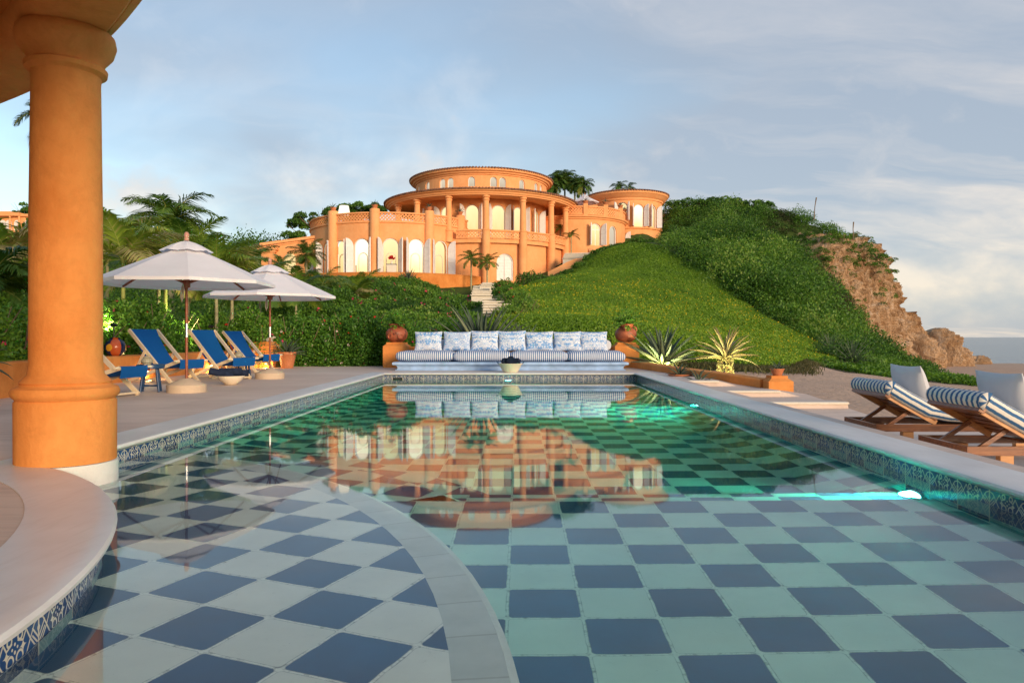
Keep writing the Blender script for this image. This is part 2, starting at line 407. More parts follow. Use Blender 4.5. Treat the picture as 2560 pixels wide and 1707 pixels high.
def water_fn(t, out):
    co = t.coord(); x, y, z = t.xyz(co)
    n = t.noise(t.scale(co, (1.0, 0.45, 1.0)), 2.4, 3, 0.5); n2 = t.noise(co, 0.7, 2, 0.5)
    bp = t.bump(t.add(t.mul(n, 0.5), n2), 0.012, 0.012)
    g = t.node('ShaderNodeBsdfGlass'); g.inputs['IOR'].default_value = 1.333; g.inputs['Roughness'].default_value = 0.028
    g.inputs['Color'].default_value = (1, 1, 1, 1); t.l.new(bp, g.inputs['Normal'])
    t.l.new(g.outputs[0], out.inputs['Surface'])
    va = t.node('ShaderNodeVolumeAbsorption'); va.inputs['Color'].default_value = (0.0, 0.92, 0.76, 1); va.inputs['Density'].default_value = 0.48
    t.l.new(va.outputs[0], out.inputs['Volume'])
material('pool_water', water_fn)
def sea_fn(t, out):
    co = t.coord(); n = t.noise(t.scale(co, (0.35, 1, 1)), 0.35, 8, 0.62); n2 = t.noise(t.scale(co, (0.1, 1, 1)), 0.02, 4, 0.6)
    c = t.mix(t.remap(n2, 0.35, 0.65), (0.06, 0.11, 0.14), (0.11, 0.165, 0.19))
    surf(t, out, pbsdf(t, c, 0.22, t.bump(n, 0.9, 0.5), 0.5))
material('sea_water', sea_fn)
def foam_fn(t, out):
    surf(t, out, pbsdf(t, (0.75, 0.74, 0.72), 0.6))
material('foam', foam_fn)

def ground_fn(t, out):
    g = t.node('ShaderNodeNewGeometry'); co = t.coord()
    n = t.noise(co, 0.5, 7, 0.62); n2 = t.noise(co, 9, 6, 0.65)
    at = t.node('ShaderNodeAttribute', attribute_name='tint').outputs['Fac']
    sand = t.mix(t.remap(n2, 0.35, 0.7), (0.50, 0.335, 0.235), (0.62, 0.44, 0.32)); sand = t.mix(t.remap(t.noise(co, 2.3, 6, 0.7), 0.55, 0.75, 0, 0.55), sand, (0.26, 0.18, 0.125))
    green = t.mix(t.remap(n, 0.35, 0.65), (0.035, 0.075, 0.012), (0.06, 0.105, 0.02)); green = t.mix(t.remap(n2, 0.45, 0.7, 0, 0.6), green, (0.075, 0.06, 0.03))
    edge = t.remap(t.add(at, t.mul(t.sub(n2, 0.5), 0.9)), 0.4, 0.6)
    c = t.mix(edge, sand, green)
    surf(t, out, pbsdf(t, c, 0.9, t.bump(t.add(n2, t.mul(n, 2.0)), 0.8, 0.06), 0.2))
material('ground_mix', ground_fn)
def rock_fn(t, out):
    co = t.coord(); w = t.noise(co, 0.5, 4, 0.6, col=True)
    cw = t.vm('ADD', t.scale(co, (1, 1, 0.45)), t.vm('MULTIPLY', w, (1.6, 1.6, 1.6)))
    n = t.noise(cw, 0.9, 9, 0.68); n2 = t.noise(co, 5, 8, 0.7); v = t.voro(cw, 1.3)
    c = t.ramp(t.add(t.mul(n, 0.7), t.mul(n2, 0.3)), [(0.34, (0.24, 0.13, 0.065)), (0.45, (0.50, 0.30, 0.16)), (0.54, (0.66, 0.44, 0.27)), (0.64, (0.78, 0.62, 0.47))])
    c = t.mix(t.remap(n2, 0.48, 0.72, 0, 0.55), c, (0.20, 0.12, 0.07))
    surf(t, out, pbsdf(t, c, 0.9, t.bump(t.add(t.mul(n, 1.6), t.add(n2, v)), 0.9, 0.35), 0.2))
material('cliff_rock', rock_fn)

def leaf_mat(name, stops, rough=0.5, trans=0.35):
    def fn(t, out):
        at = t.node('ShaderNodeAttribute', attribute_name='tint').outputs['Fac']
        c = t.ramp(at, stops)
        p = pbsdf(t, c, rough, None, 0.35)
        tr = t.node('ShaderNodeBsdfTranslucent'); t.l.new(t.mix(1.0, c, (1.0, 1.0, 0.45), 'MULTIPLY'), tr.inputs[0])
        ms = t.node('ShaderNodeMixShader'); ms.inputs[0].default_value = trans
        t.l.new(p.outputs[0], ms.inputs[1]); t.l.new(tr.outputs[0], ms.inputs[2]); t.l.new(ms.outputs[0], out.inputs['Surface'])
    return material(name, fn)
leaf_mat('scrub_leaf', [(0.0, (0.035, 0.09, 0.015)), (0.45, (0.085, 0.20, 0.025)), (0.8, (0.16, 0.32, 0.035)), (1.0, (0.26, 0.36, 0.07))])
leaf_mat('dry_scrub_leaf', [(0.0, (0.035, 0.045, 0.014)), (0.5, (0.085, 0.085, 0.03)), (1.0, (0.14, 0.12, 0.06))])
leaf_mat('hedge_leaf', [(0.0, (0.03, 0.095, 0.016)), (0.5, (0.09, 0.24, 0.028)), (1.0, (0.24, 0.42, 0.05))], 0.42)
leaf_mat('lawn_leaf', [(0.0, (0.055, 0.13, 0.012)), (0.5, (0.15, 0.29, 0.022)), (0.9, (0.27, 0.42, 0.03)), (1.0, (0.33, 0.38, 0.06))])
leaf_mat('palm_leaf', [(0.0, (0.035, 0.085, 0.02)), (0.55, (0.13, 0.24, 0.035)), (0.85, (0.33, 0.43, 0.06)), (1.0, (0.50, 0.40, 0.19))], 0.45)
leaf_mat('vine_leaf', [(0.0, (0.05, 0.14, 0.012)), (1.0, (0.16, 0.31, 0.03))])
leaf_mat('agave_leaf', [(0.0, (0.055, 0.085, 0.06)), (0.5, (0.11, 0.155, 0.095)), (1.0, (0.38, 0.40, 0.20))], 0.45, 0.08)
leaf_mat('yellow_agave_leaf', [(0.0, (0.16, 0.17, 0.07)), (0.5, (0.48, 0.46, 0.20)), (1.0, (0.28, 0.17, 0.08))], 0.45, 0.08)
def petal(name, c):
    def fn(t, out): surf(t, out, pbsdf(t, c, 0.6, None, 0.2))
    material(name, fn)
petal('red_petal', (0.62, 0.02, 0.02)); petal('pink_petal', (0.72, 0.06, 0.16)); petal('white_petal', (0.75, 0.6, 0.55)); petal('yellow_petal', (0.72, 0.5, 0.01))
simple('bark', (0.20, 0.14, 0.09), 0.9, 0.3, 6, 0.6, 25, dist=0.02)
simple('palm_trunk', (0.34, 0.31, 0.17), 0.8, 0.3, 9, 0.6, 20, dist=0.02)
simple('green_trunk', (0.30, 0.33, 0.08), 0.6, 0.2, 9, 0.2, 20)
simple('soil', (0.07, 0.05, 0.035), 0.95, 0.3, 10, 0.6, 40)

def canvas(name, c, sc=220):
    def fn(t, out):
        co = t.coord(); n = t.noise(co, 3, 4); w = t.noise(co, 1.6, 3)
        cc = t.mix(t.remap(n, 0.3, 0.7), tuple(k*0.93 for k in c), c)
        p = pbsdf(t, cc, 0.85, t.bump(t.add(t.noise(co, sc, 2), t.mul(w, 3.0)), 0.18, 0.01), 0.2)
        tr = t.node('ShaderNodeBsdfTranslucent'); t.l.new(cc, tr.inputs[0])
        ms = t.node('ShaderNodeMixShader'); ms.inputs[0].default_value = 0.22
        t.l.new(p.outputs[0], ms.inputs[1]); t.l.new(tr.outputs[0], ms.inputs[2]); t.l.new(ms.outputs[0], out.inputs['Surface'])
    material(name, fn)
canvas('white_canvas', (0.92, 0.90, 0.93)); canvas('white_fabric', (0.74, 0.75, 0.78))
canvas('blue_sling', (0.006, 0.115, 0.40), 400)
simple('navy_towel', (0.022, 0.032, 0.065), 0.95, 0.3, 14, 1.0, 150, 0.1, dist=0.01)
simple('cream_wood', (0.76, 0.62, 0.42), 0.45, 0.10, 7, 0.15, 60)
simple('navy_paint', (0.012, 0.05, 0.13), 0.3, 0.3, 12, 0.15, 50)
simple('cream_enamel', (0.80, 0.69, 0.53), 0.35, 0.08, 6, 0.1, 40)
simple('steel', (0.62, 0.62, 0.62), 0.3, 0.05, 6, 0.02, 60, 0.5, 0.9)
simple('rope', (0.45, 0.38, 0.30), 0.9, 0.2, 20, 0.4, 100)
def wood_fn(c0, c1, rough):
    def fn(t, out):
        co = t.coord(); n = t.noise(t.scale(co, (1.2, 14, 14)), 2.2, 6, 0.6, 0.5); n2 = t.noise(co, 3, 4)
        c = t.mix(t.remap(n, 0.35, 0.68), c0, c1); c = t.mix(t.remap(n2, 0.4, 0.7, 0, 0.5), c, tuple(k*0.5 for k in c0))
        surf(t, out, pbsdf(t, c, rough, t.bump(n, 0.15, 0.003), 0.5))
    return fn
material('teak', wood_fn((0.14, 0.040, 0.014), (0.36, 0.13, 0.04), 0.32))
material('light_teak', wood_fn((0.52, 0.22, 0.07), (0.70, 0.36, 0.14), 0.4))
material('mast_wood', wood_fn((0.24, 0.055, 0.02), (0.40, 0.11, 0.04), 0.4))
simple('finial_wood', (0.50, 0.24, 0.17), 0.5)
def terracotta(name, c0, c1, dark=0.6):
    def fn(t, out):
        co = t.coord(); n = t.noise(co, 3.2, 4, 0.6, 0.3); n2 = t.noise(co, 30, 4)
        c = t.mix(t.remap(n2, 0.3, 0.7), c0, c1); c = t.mix(t.remap(n, 0.52, 0.66, 0, dark), c, (0.05, 0.02, 0.012))
        surf(t, out, pbsdf(t, c, 0.5, t.bump(n2, 0.2, 0.004), 0.4))
    material(name, fn)
terracotta('burnished_clay', (0.30, 0.075, 0.035), (0.40, 0.115, 0.05), 0.9)
terracotta('terracotta', (0.44, 0.15, 0.06), (0.55, 0.20, 0.085), 0.3)
simple('blue_plaster', (0.34, 0.50, 0.74), 0.6, 0.22, 4, 0.2, 30)
def stripe_fn(blue, white, pitch, src='Object', axis=0, duty=0.45):
    def fn(t, out):
        co = t.coord(src); xs = t.xyz(co); x = xs[axis]
        w = t.mul(t.sub(t.noise(co, 5, 2), 0.5), pitch*0.25)
        f = t.m('FRACT', t.mul(t.add(t.add(x, w), 50.0), 1/pitch))
        b = t.mul(t.remap(f, 0.0, 0.06), t.remap(f, duty, duty+0.06, 1, 0))
        c = t.mix(b, white, blue)
        n = t.noise(co, 6, 4)
        surf(t, out, pbsdf(t, c, 0.85, t.bump(t.add(t.mul(n, 2.0), t.noise(co, 200, 2)), 0.25, 0.012), 0.2))
    return fn
material('seat_stripe', stripe_fn((0.055, 0.16, 0.38), (0.76, 0.77, 0.78), 0.0492, duty=0.5))
material('lounger_stripe', stripe_fn((0.055, 0.15, 0.31), (0.78, 0.74, 0.66), 0.058, 'UV'))
def floral_fn(t, out):
    co = t.coord(); x, y, z = t.xyz(co); ob = t.node('ShaderNodeObjectInfo').outputs['Random']
    v = t.vec(t.absv(x), z, t.mul(ob, 7.0))
    w = t.noise(v, 3.4, 3, 0.5, col=True); vw = t.vm('ADD', v, t.vm('MULTIPLY', w, (0.16, 0.16, 0.0)))
    e = t.voro(vw, 19.0, 'DISTANCE_TO_EDGE'); stems = t.remap(e, 0.035, 0.06, 1, 0)
    wv = t.node('ShaderNodeTexWave', wave_type='RINGS'); t.l.new(vw, wv.inputs[0]); wv.inputs['Scale'].default_value = 22; wv.inputs['Distortion'].default_value = 3.5; wv.inputs['Detail'].default_value = 1
    strk = t.mul(t.remap(wv.outputs[1], 0.72, 0.82), t.remap(t.noise(vw, 12, 2), 0.40, 0.46))
    blot = t.remap(t.noise(v, 13.0, 2), 0.36, 0.44)
    m_ = t.m('MAXIMUM', t.mul(stems, blot), strk)
    c = t.mix(m_, (0.70, 0.74, 0.80), (0.17, 0.36, 0.66))
    surf(t, out, pbsdf(t, c, 0.85, t.bump(t.noise(co, 160, 2), 0.15, 0.004), 0.2))
material('floral_fabric', floral_fn)
def shutter_fn(t, out):
    co = t.coord('UV'); x, y, z = t.xyz(co)
    w = t.m('FRACT', t.mul(y, 9.0)); n = t.noise(t.coord(), 4, 3)
    c = t.mix(t.remap(n, 0.3, 0.7), (0.74, 0.70, 0.68), (0.82, 0.79, 0.77))
    surf(t, out, pbsdf(t, c, 0.5, t.bump(w, 0.5, 0.03), 0.4))
material('shutter_white', shutter_fn)
simple('frame_white', (0.80, 0.77, 0.74), 0.5, 0.04)
def interior_fn(c0, c1, s):
    def fn(t, out):
        co = t.coord('UV'); x, y, z = t.xyz(co)
        n = t.noise(co, 1.7, 2); f = t.remap(t.add(t.mul(y, 0.8), t.mul(n, 0.5)), 0.25, 0.95)
        e = t.node('ShaderNodeEmission'); t.l.new(t.mix(f, c0, c1), e.inputs[0]); e.inputs[1].default_value = s; surf(t, out, e)
    return fn
material('lit_interior', interior_fn((0.80, 0.52, 0.20), (0.95, 0.74, 0.38), 0.82))
material('bright_interior', interior_fn((0.85, 0.60, 0.26), (1.15, 1.0, 0.70), 1.0))
material('dim_interior', interior_fn((0.62, 0.50, 0.36), (0.75, 0.66, 0.50), 0.62))
simple('roof_tile', (0.24, 0.11, 0.065), 0.9, 0.45, 3.5, 0.6, 12, dist=0.05)
simple('vase_blue', (0.015, 0.03, 0.10), 0.25, 0.2)
def vase_fn(t, out):
    co = t.coord(); x, y, z = t.xyz(co); a = t.m('ARCTAN2', y, x)
    n = t.noise(co, 5, 3)
    sec = t.m('SINE', t.add(t.mul(a, 3.0), 0.5))
    c = t.mix(t.remap(sec, -0.05, 0.05), (0.012, 0.022, 0.075), (0.55, 0.10, 0.025))
    r_ = t.m('SQRT', t.add(t.m('POWER', t.sub(t.m('FRACT', t.mul(t.add(a, PI), 3/(2*PI))), 0.36), 2.0), t.m('POWER', t.mul(t.sub(z, 0.15), 2.6), 2.0)))
    c = t.mix(t.remap(t.add(r_, t.mul(t.sub(n, 0.5), 0.12)), 0.14, 0.17, 1, 0), c, (0.75, 0.36, 0.03))
    surf(t, out, pbsdf(t, c, 0.25, None, 0.5))
material('painted_vase', vase_fn)
def jar_fn(t, out):
    co = t.coord(); x, y, z = t.xyz(co)
    w = t.m('FRACT', t.mul(z, 38.0)); c = t.mix(t.remap(w, 0.5, 0.6), (0.56, 0.50, 0.36), (0.16, 0.24, 0.20))
    c = t.mix(t.remap(t.m('SINE', t.mul(t.m('ARCTAN2', y, x), 18.0)), 0.5, 0.7, 0, 0.6), c, (0.30, 0.16, 0.07))
    surf(t, out, pbsdf(t, c, 0.35, None, 0.5))
material('painted_jar', jar_fn)
simple('black_metal', (0.02, 0.02, 0.02), 0.4)
simple('grey_stone', (0.42, 0.36, 0.28), 0.8, 0.2, 12, 0.5, 30)
def cyan_fn(t, out):
    e = t.node('ShaderNodeEmission'); e.inputs[0].default_value = (0.55, 1.0, 1.0, 1); e.inputs[1].default_value = 5; surf(t, out, e)
material('pool_lamp_glass', cyan_fn)
emit('warm_lamp_glass', (1.0, 0.62, 0.22), 14); emit('spot_lamp_glass', (1.0, 0.95, 0.6), 22); emit('shade_glow', (1.0, 0.86, 0.66), 0.95)
# ------------------------------------------------------------ pool, deck, terrace (the setting)
T = 0.30; XL, XR, YF = -3.037, 2.664, 16.44; WZ = -0.143; TOPZ = -0.045
PC = (-5.05, 1.55); PR = 3.63; YN = -3.0
def outline():
    pts = [(XR, YN), (XR, YF), (XL, YF)]
    a0 = math.acos((XL-PC[0])/PR); n = 44
    for i in range(n+1):
        a = a0 - 2*a0*i/n; pts.append((PC[0]+PR*math.cos(a), PC[1]+PR*math.sin(a)))
    pts.append((XL, YN)); return pts
OUT = outline()
def offset(pts, d, closed=True):
    n = len(pts); res = []
    for i, p in enumerate(pts):
        a = Vector(pts[i-1]); b = Vector(p); c = Vector(pts[(i+1) % n])
        t0 = (b-a).normalized(); t1 = (c-b).normalized()
        n0 = Vector((t0.y, -t0.x)); n1 = Vector((t1.y, -t1.x))     # right-hand normal = outside (outline runs counter-clockwise)
        m_ = (n0+n1); k = 1.0/max(0.35, 1+n0.dot(n1)); res.append((b.x+m_.x*k*d, b.y+m_.y*k*d))
    return res
# walls
mb = MB(); s = 0.0
loop = OUT
zb = -2.3
for i in range(len(loop)):
    a = loop[i]; b = loop[(i+1) % len(loop)]; L = math.dist(a, b)
    u0 = s/T; u1 = (s+L)/T
    if i == 0: u0, u1 = -(YF-YN)/T, 0.0
    if i == 1: u0, u1 = 0.0, 19.0
    if i == 2: u0, u1 = 19.0, 19.0+L/T; s = 19.0*T
    if i == 1: s = 0
    v1 = (TOPZ+0.002-zb)/T
    mb.add([(*a, zb), (*b, zb), (*b, TOPZ+0.002), (*a, TOPZ+0.002)], [(0,1,2,3)], [[(u0, v1), (u1, v1), (u1, 0), (u0, 0)]])
    if i >= 2: s += L
struct(mb.build('pool_wall', 'frieze_tile'))
# coping
prof = [(0.012, TOPZ), (-0.035, TOPZ), (-0.052, TOPZ+0.012), (-0.055, TOPZ+0.026), (-0.045, TOPZ+0.040), (-0.02, 0.001), (0.03, 0.004), (0.31, 0.004), (0.31, -0.02)]
offs = [offset(OUT, o) for o, z in prof]
vs = []; fs = []; k = len(prof); n = len(OUT)
for i in range(n):
    for q in range(k): vs.append((*offs[q][i], prof[q][1]))
for i in range(n):
    j = (i+1) % n
    for q in range(k-1): fs.append((i*k+q, j*k+q, j*k+q+1, i*k+q+1))
struct(MB().add(vs, fs).build('pool_coping', 'coping_stone', smooth=True))
# deck
def ramp_z(y): return -0.38*min(1.0, max(0.0, (14.5-y)/4.2))
dk_out = [(3.12, -7), (3.12, 14.6), (4.1, 14.6), (3.6, 17.0), (3.5, 19.9), (-3.0, 19.9), (-4.2, 20.6), (-8.0, 20.6), (-7.6, 16), (-7.4, 12), (-7.0, 8), (-9.8, 5), (-9.8, -7)]
hole = offset(OUT, 0.30)
tess = geometry.tessellate_polygon([[Vector((x, y, 0)) for x, y in dk_out], [Vector((x, y, 0)) for x, y in reversed(hole)]])
allp = dk_out + list(reversed(hole)); mb = MB().add([(x, y, 0) for x, y in allp], [tuple(t_) for t_ in tess])
n = len(dk_out)
for i in range(n):
    a = dk_out[i]; b = dk_out[(i+1) % n]; mb.add([(*a, -0.7), (*b, -0.7), (*b, 0), (*a, 0)], [(0,1,2,3)])
struct(mb.build('pool_deck', 'deck_stone'))
# lower terrace beyond the strip: steps down towards the viewer near the pool, a smooth ramp further out
SL = [(13.5, 0.0, 3.70), (12.35, -0.10, 4.42), (11.3, -0.20, 5.10)]
def terr_z(x, y):
    r_ = ramp_z(y)
    zs = 0.0 if y >= 13.5 else -0.10 if y >= 12.35 else -0.20 if y >= 11.3 else -0.38
    xe = 3.70 if y > 12.9 else 4.42 if y > 11.85 else 5.10
    k_ = min(1, max(0, (x-xe+.02)/.35)); k_ = 0 if y > 10.2 and k_ <= 0 else k_
    if y < 10.2: return -0.38
    if y < 11.3: zs = -0.29-(11.3-y)*.08
    return zs*(1-k_)+r_*k_
xs_of = lambda y: (4.35 if y > 14.4 else 4.45+(14.4-y)*0.12 if y > 12.7 else 4.95+(12.7-y)*0.10 if y > 10.5 else 5.17+(10.5-y)*0.45)
vs = []; fs = []; ys = [14.604, 14.3, 14, 13.75, 13.52, 13.49, 13.2, 12.9, 12.6, 12.37, 12.34, 12, 11.7, 11.32, 11.29, 10.9, 10.5, 10.2, 9.8, 9, 8, 7, 6, 5, 4, 3, 2, 0, -3, -7]; M_ = 24
for y in ys:
    x1 = min(xs_of(y), 8.0)
    for k_ in range(M_+1): x = 3.122+(x1-3.122)*k_/M_; vs.append((x, y, terr_z(x, y)-0.004))
    vs.append((x1, y, ramp_z(y)-0.5))
for i in range(len(ys)-1):
    for q in range(M_+1): fs.append((i*(M_+2)+q, (i+1)*(M_+2)+q, (i+1)*(M_+2)+q+1, i*(M_+2)+q+1))
struct(MB().add(vs, fs).build('lower_terrace', 'deck_stone'))

def planar(name, poly, z, mat, uvf, zf=None, parent=None):
    tr = geometry.tessellate_polygon([[Vector((x, y, 0)) for x, y in poly]])
    zf = zf or (lambda x, y: z); mb = MB()
    mb.add([(x, y, zf(x, y)) for x, y in poly], [tuple(q) for q in tr], [[uvf(*poly[k_]) for k_ in q] for q in tr])
    return struct(mb.build(name, mat))
def arc(r, a0, a1, n=30): return [(PC[0]+r*math.cos(a0+(a1-a0)*i/n), PC[1]+r*math.sin(a0+(a1-a0)*i/n)) for i in range(n+1)]
Z1 = -0.583; Y1 = 4.69; Z2 = -0.783; Y2 = 5.08
uvA = lambda x, y: ((x+0.045)/T+40, (Y1-y)/T+40)
planar('pool_floor', [(XL-.05, YN), (XR+.05, YN), (XR+.05, Y1), (XL-.05, Y1)], Z1, 'pool_tile', uvA)
# shelf with its white nosing, reached by the curved corner steps
dz_ = math.sin; ed = Vector((-0.39, 0.921)).normalized(); r45 = math.radians(45)
ax_a = Vector((ed.x*math.cos(r45)-ed.y*math.sin(r45), ed.x*math.sin(r45)+ed.y*math.cos(r45))); ax_b = Vector((ed.x*math.cos(r45)+ed.y*math.sin(r45), -ed.x*math.sin(r45)+ed.y*math.cos(r45)))
P0 = Vector((-1.439, 2.817))
def uvS(x, y): q = Vector((x, y))-P0; return (q.dot(ax_a)/T+40, q.dot(ax_b)/T+40)
def ringpatch(name, r0, r1, z, mat, uvf, a0, a1, n=60):
    mb = MB(); A = arc(r0, a0, a1, n); B = arc(r1, a0, a1, n)
    for i in range(n):
        q = [A[i], B[i], B[i+1], A[i+1]]
        mb.add([(*p, z) for p in q], [(0,1,2,3)], [[uvf(*p) for p in q]])
    return struct(mb.build(name, mat))
ringpatch('pool_shelf', 3.4, 4.89, -0.273, 'step_tile', uvS, R(-70), R(100))
def uvN(r0, r1, k=1.0): return lambda x, y: (math.hypot(x-PC[0], y-PC[1])/T, math.atan2(y-PC[1], x-PC[0])*5.0/0.3)
ringpatch('pool_shelf', 4.89, 5.06, -0.273, 'nosing_tile', uvN(0, 0), R(-70), R(100))
mb = MB(); mb.lathe([(5.06, -0.273), (5.085, -0.283), (5.09, -0.31), (5.06, -0.33), (5.06, -0.60)], PC, R(-70), R(100), 80)
struct(mb.build('pool_step_riser', 'white_plaster', smooth=True))
a_s = math.asin((Y1-PC[1])/5.64)
ringpatch('pool_step', 5.0, 5.64, Z1-0.002, 'pool_tile', uvS, math.asin((Y1-PC[1])/5.35), R(100))
mb = MB(); mb.lathe([(5.62, Z1), (5.645, Z1-.012), (5.64, Z1-.04), (5.63, Z2-.01)], PC, a_s, R(100), 60)
# straight nosing
mb.add([(x, y, z) for x in (-0.40, XR+.05) for y, z in ((Y1-.02, Z1+.003), (Y1+.004, Z1-.012), (Y1, Z1-.04), (Y1-.01, Z2))], [(0,1,5,4), (1,2,6,5), (2,3,7,6)])
struct(mb.build('pool_step_riser', 'white_plaster', smooth=True))
planar('pool_step', [(-0.6, Y1-.1), (XR+.05, Y1-.1), (XR+.05, Y2), (-0.6, Y2)], Z2, 'pool_tile', uvA)
ringpatch('pool_step', 5.5, 6.0, Z2-.002, 'pool_tile', uvS, math.asin((Y2-.15-PC[1])/6.0), R(100))
# deep floor with coved sides
def deepz(y): return WZ - (0.75+0.1*(max(y, 4.6)-5.08))
uvD = lambda x, y: ((x+0.045)/T+40, (8.485-y)/T+41)
mb = MB(); yy = [Y2-.02+i*0.5 for i in range(24)]; yy[-1] = YF+.05
cols = [(XL-.02, 0.42), (-2.46, 0.0), (2.18, 0.0), (XR+.02, 0.42)]
for i in range(len(yy)-1):
    for c0, c1 in zip(cols[:-1], cols[1:]):
        q = [(c0[0], yy[i], deepz(yy[i])+c0[1]), (c1[0], yy[i], deepz(yy[i])+c1[1]), (c1[0], yy[i+1], deepz(yy[i+1])+c1[1]), (c0[0], yy[i+1], deepz(yy[i+1])+c0[1])]
        mb.add(q, [(0,1,2,3)], [[uvD(p[0], p[1]) for p in q]])
struct(mb.build('pool_floor', 'pool_tile'))
# water body
wo_ = offset(OUT, 0.03)
bmw = MB(); bmw.prism(wo_, -2.4, WZ)
struct(bmw.build('pool_water', 'pool_water'))
# underwater lamps
def pool_lamp(label, loc, nrm, power):
    t_ = thing('pool_light', label, 'pool light', loc)
    t_.rotation_euler = Vector(nrm).to_track_quat('Z', 'Y').to_euler()
    MB().lathe([(0.0, 0.012), (0.07, 0.010), (0.085, 0.0)], n=20).build('lens', 'pool_lamp_glass', t_, smooth=True)
    MB().lathe([(0.085, 0.0), (0.088, 0.016), (0.10, 0.016), (0.104, 0.0)], n=20).build('rim', 'steel', t_, smooth=True)
    l = bpy.data.lights.new('pool_light_beam', 'SPOT'); l.energy = power; l.color = (0.02, 1.0, 0.72); l.shadow_soft_size = 0.06; l.spot_size = R(165); l.spot_blend = 0.6
    lo = bpy.data.objects.new('pool_light_beam', l); COL.objects.link(lo); lo.parent = t_; lo.location = (0, 0, 0.05); lo.rotation_euler = (PI, 0, 0)
pool_lamp('glowing pool light on the right wall just past the shallow step, the nearest one', (XR-.002, 4.90, -0.66), (-1, 0, 0), 110)
pool_lamp('glowing pool light further along the right wall of the deep end', (XR-.002, 10.86, -0.80), (-1, 0, 0), 220)
pool_lamp('glowing pool light in the middle of the far wall below the towel bowl', ((1271-CU)*YF/F, YF-.002, -0.42), (0, -1, 0), 25)
# skimmer opening in the far frieze; a black plate carries the slot's shade
sk = thing('pool_skimmer', 'dark skimmer slot in the far tile band near its left end', 'skimmer', ((994-CU)*YF/F, YF-.004, -0.135))
MB().box(-.112, .112, 0, .006, -.05, .028).build('slot_shade', 'black_metal', sk)
MB().rbox(-.122, -.1125, -.003, .006, -.055, .033, .002).build('slot_frame', 'cream_stone', sk); MB().rbox(.1125, .122, -.003, .006, -.055, .033, .002).build('slot_frame', 'cream_stone', sk)
# ------------------------------------------------------------ terrain: thin-plate surface through surveyed points
ctl = []
def cp(u, v, Y): ctl.append(G(u, v, Y))
def cz(x, y, z): ctl.append((x, y, z))
# right beach and dune
for q in [(4.6,15.5,-.25),(5.2,12.5,-.3),(5.6,10.5,-.42),(7.5,8,-.62),(10,5,-.8),(9,2,-.85),(8,-5,-.9),(20,0,-1.6),(14,12,-.75),(11,17,-.5),(22,14,-1.5),(35,25,-2.2),(30,5,-2.1),
          (3.8,20.2,.05),(5.2,16.6,-.1),(4.0,17.6,0.0),(25,33,-1.7),(33,45,-2.0),(40,60,-2.25),(45,72,-2.2),(52,86,-2.6),(60,50,-2.3),(50,25,-2.3),(70,90,-3.4),(60,110,-3.6),(45,100,-3.0),(90,20,-3.4)]: cz(*q)
cp(2045,914,25); cp(1971,932,19.5); cp(2120,922,26); cp(2250,930,30); cp(2350,952,24); cp(2480,968,22); cp(2560,980,20)
# lawn slope
for q in [(1240,800,24),(1400,800,27),(1300,722,42),(1500,700,44),(1600,632,54),(1540,622,56),(1480,664,54.5),(1430,690,53),(1700,665,51),(1620,700,45),(1750,768,38),(1900,810,37),(1600,800,30),(1800,862,25),(1930,880,28),(2000,885,31),(2060,893,33),(2150,918,33),(1500,850,22),(1700,880,21.5),(1850,925,18.6),
          (1760,700,47),(1830,760,43),(1950,845,36)]: cp(*q)
# scrub hill
for q in [(1690,530,74),(1600,560,72),(1780,520,72),(1870,530,70),(1960,538,69),(2050,562,68),(2120,600,66),(2180,632,65),(1700,600,62),(1790,620,57),(1850,660,54),(1930,720,50),(1980,770,47),(2050,830,44),(1900,600,63),(2000,650,60),(2080,720,57),(2120,780,54),(2160,850,50),(2220,905,46),(2290,905,56)]: cp(*q)
for q in [(26,52,.2),(27.5,56,.4),(24,50,.9),(25,58,4.2),(27,60,3.0),(29,62,1.4),(27.5,58,1.2),(22,47,.6),(29,66,4.5),(30,58,-.5)]: cz(*q)
for q in [(12,95,12),(30,90,9),(20,110,10),(-5,90,11),(0,110,12)]: cz(*q)
# villa plateaus
for q in [(-22,60,5.6),(-17,58,5.6),(-11,57,5.4),(-6,58.8,5.2),(-3,60.3,5.1),(1,60.5,5.4),(-11,66,5.7),(-3,68,6),(4,63.5,7.2),(6,65,8.0),(9,66.5,8.6),(10,70,9.9),(14,72,10.2),(13,68,9.8),(14,78,12),(5,76,11),(-6,80,9),(-18,75,7.5),(-27,70,6.5)]: cz(*q)
# slope below the villa
for q in [(950,712,53.5),(1060,730,50),(1180,748,46),(1110,735,54),(1150,745,55),(1195,745,55),(1225,745,53),(1230,745,45),(1290,735,44),(820,710,52),(700,730,50),(1000,775,38),(1100,790,34),(1195,795,31),(1180,830,25),(950,830,26),(820,800,34),(720,810,30),(1350,705,46),(1400,698,52)]: cp(*q)
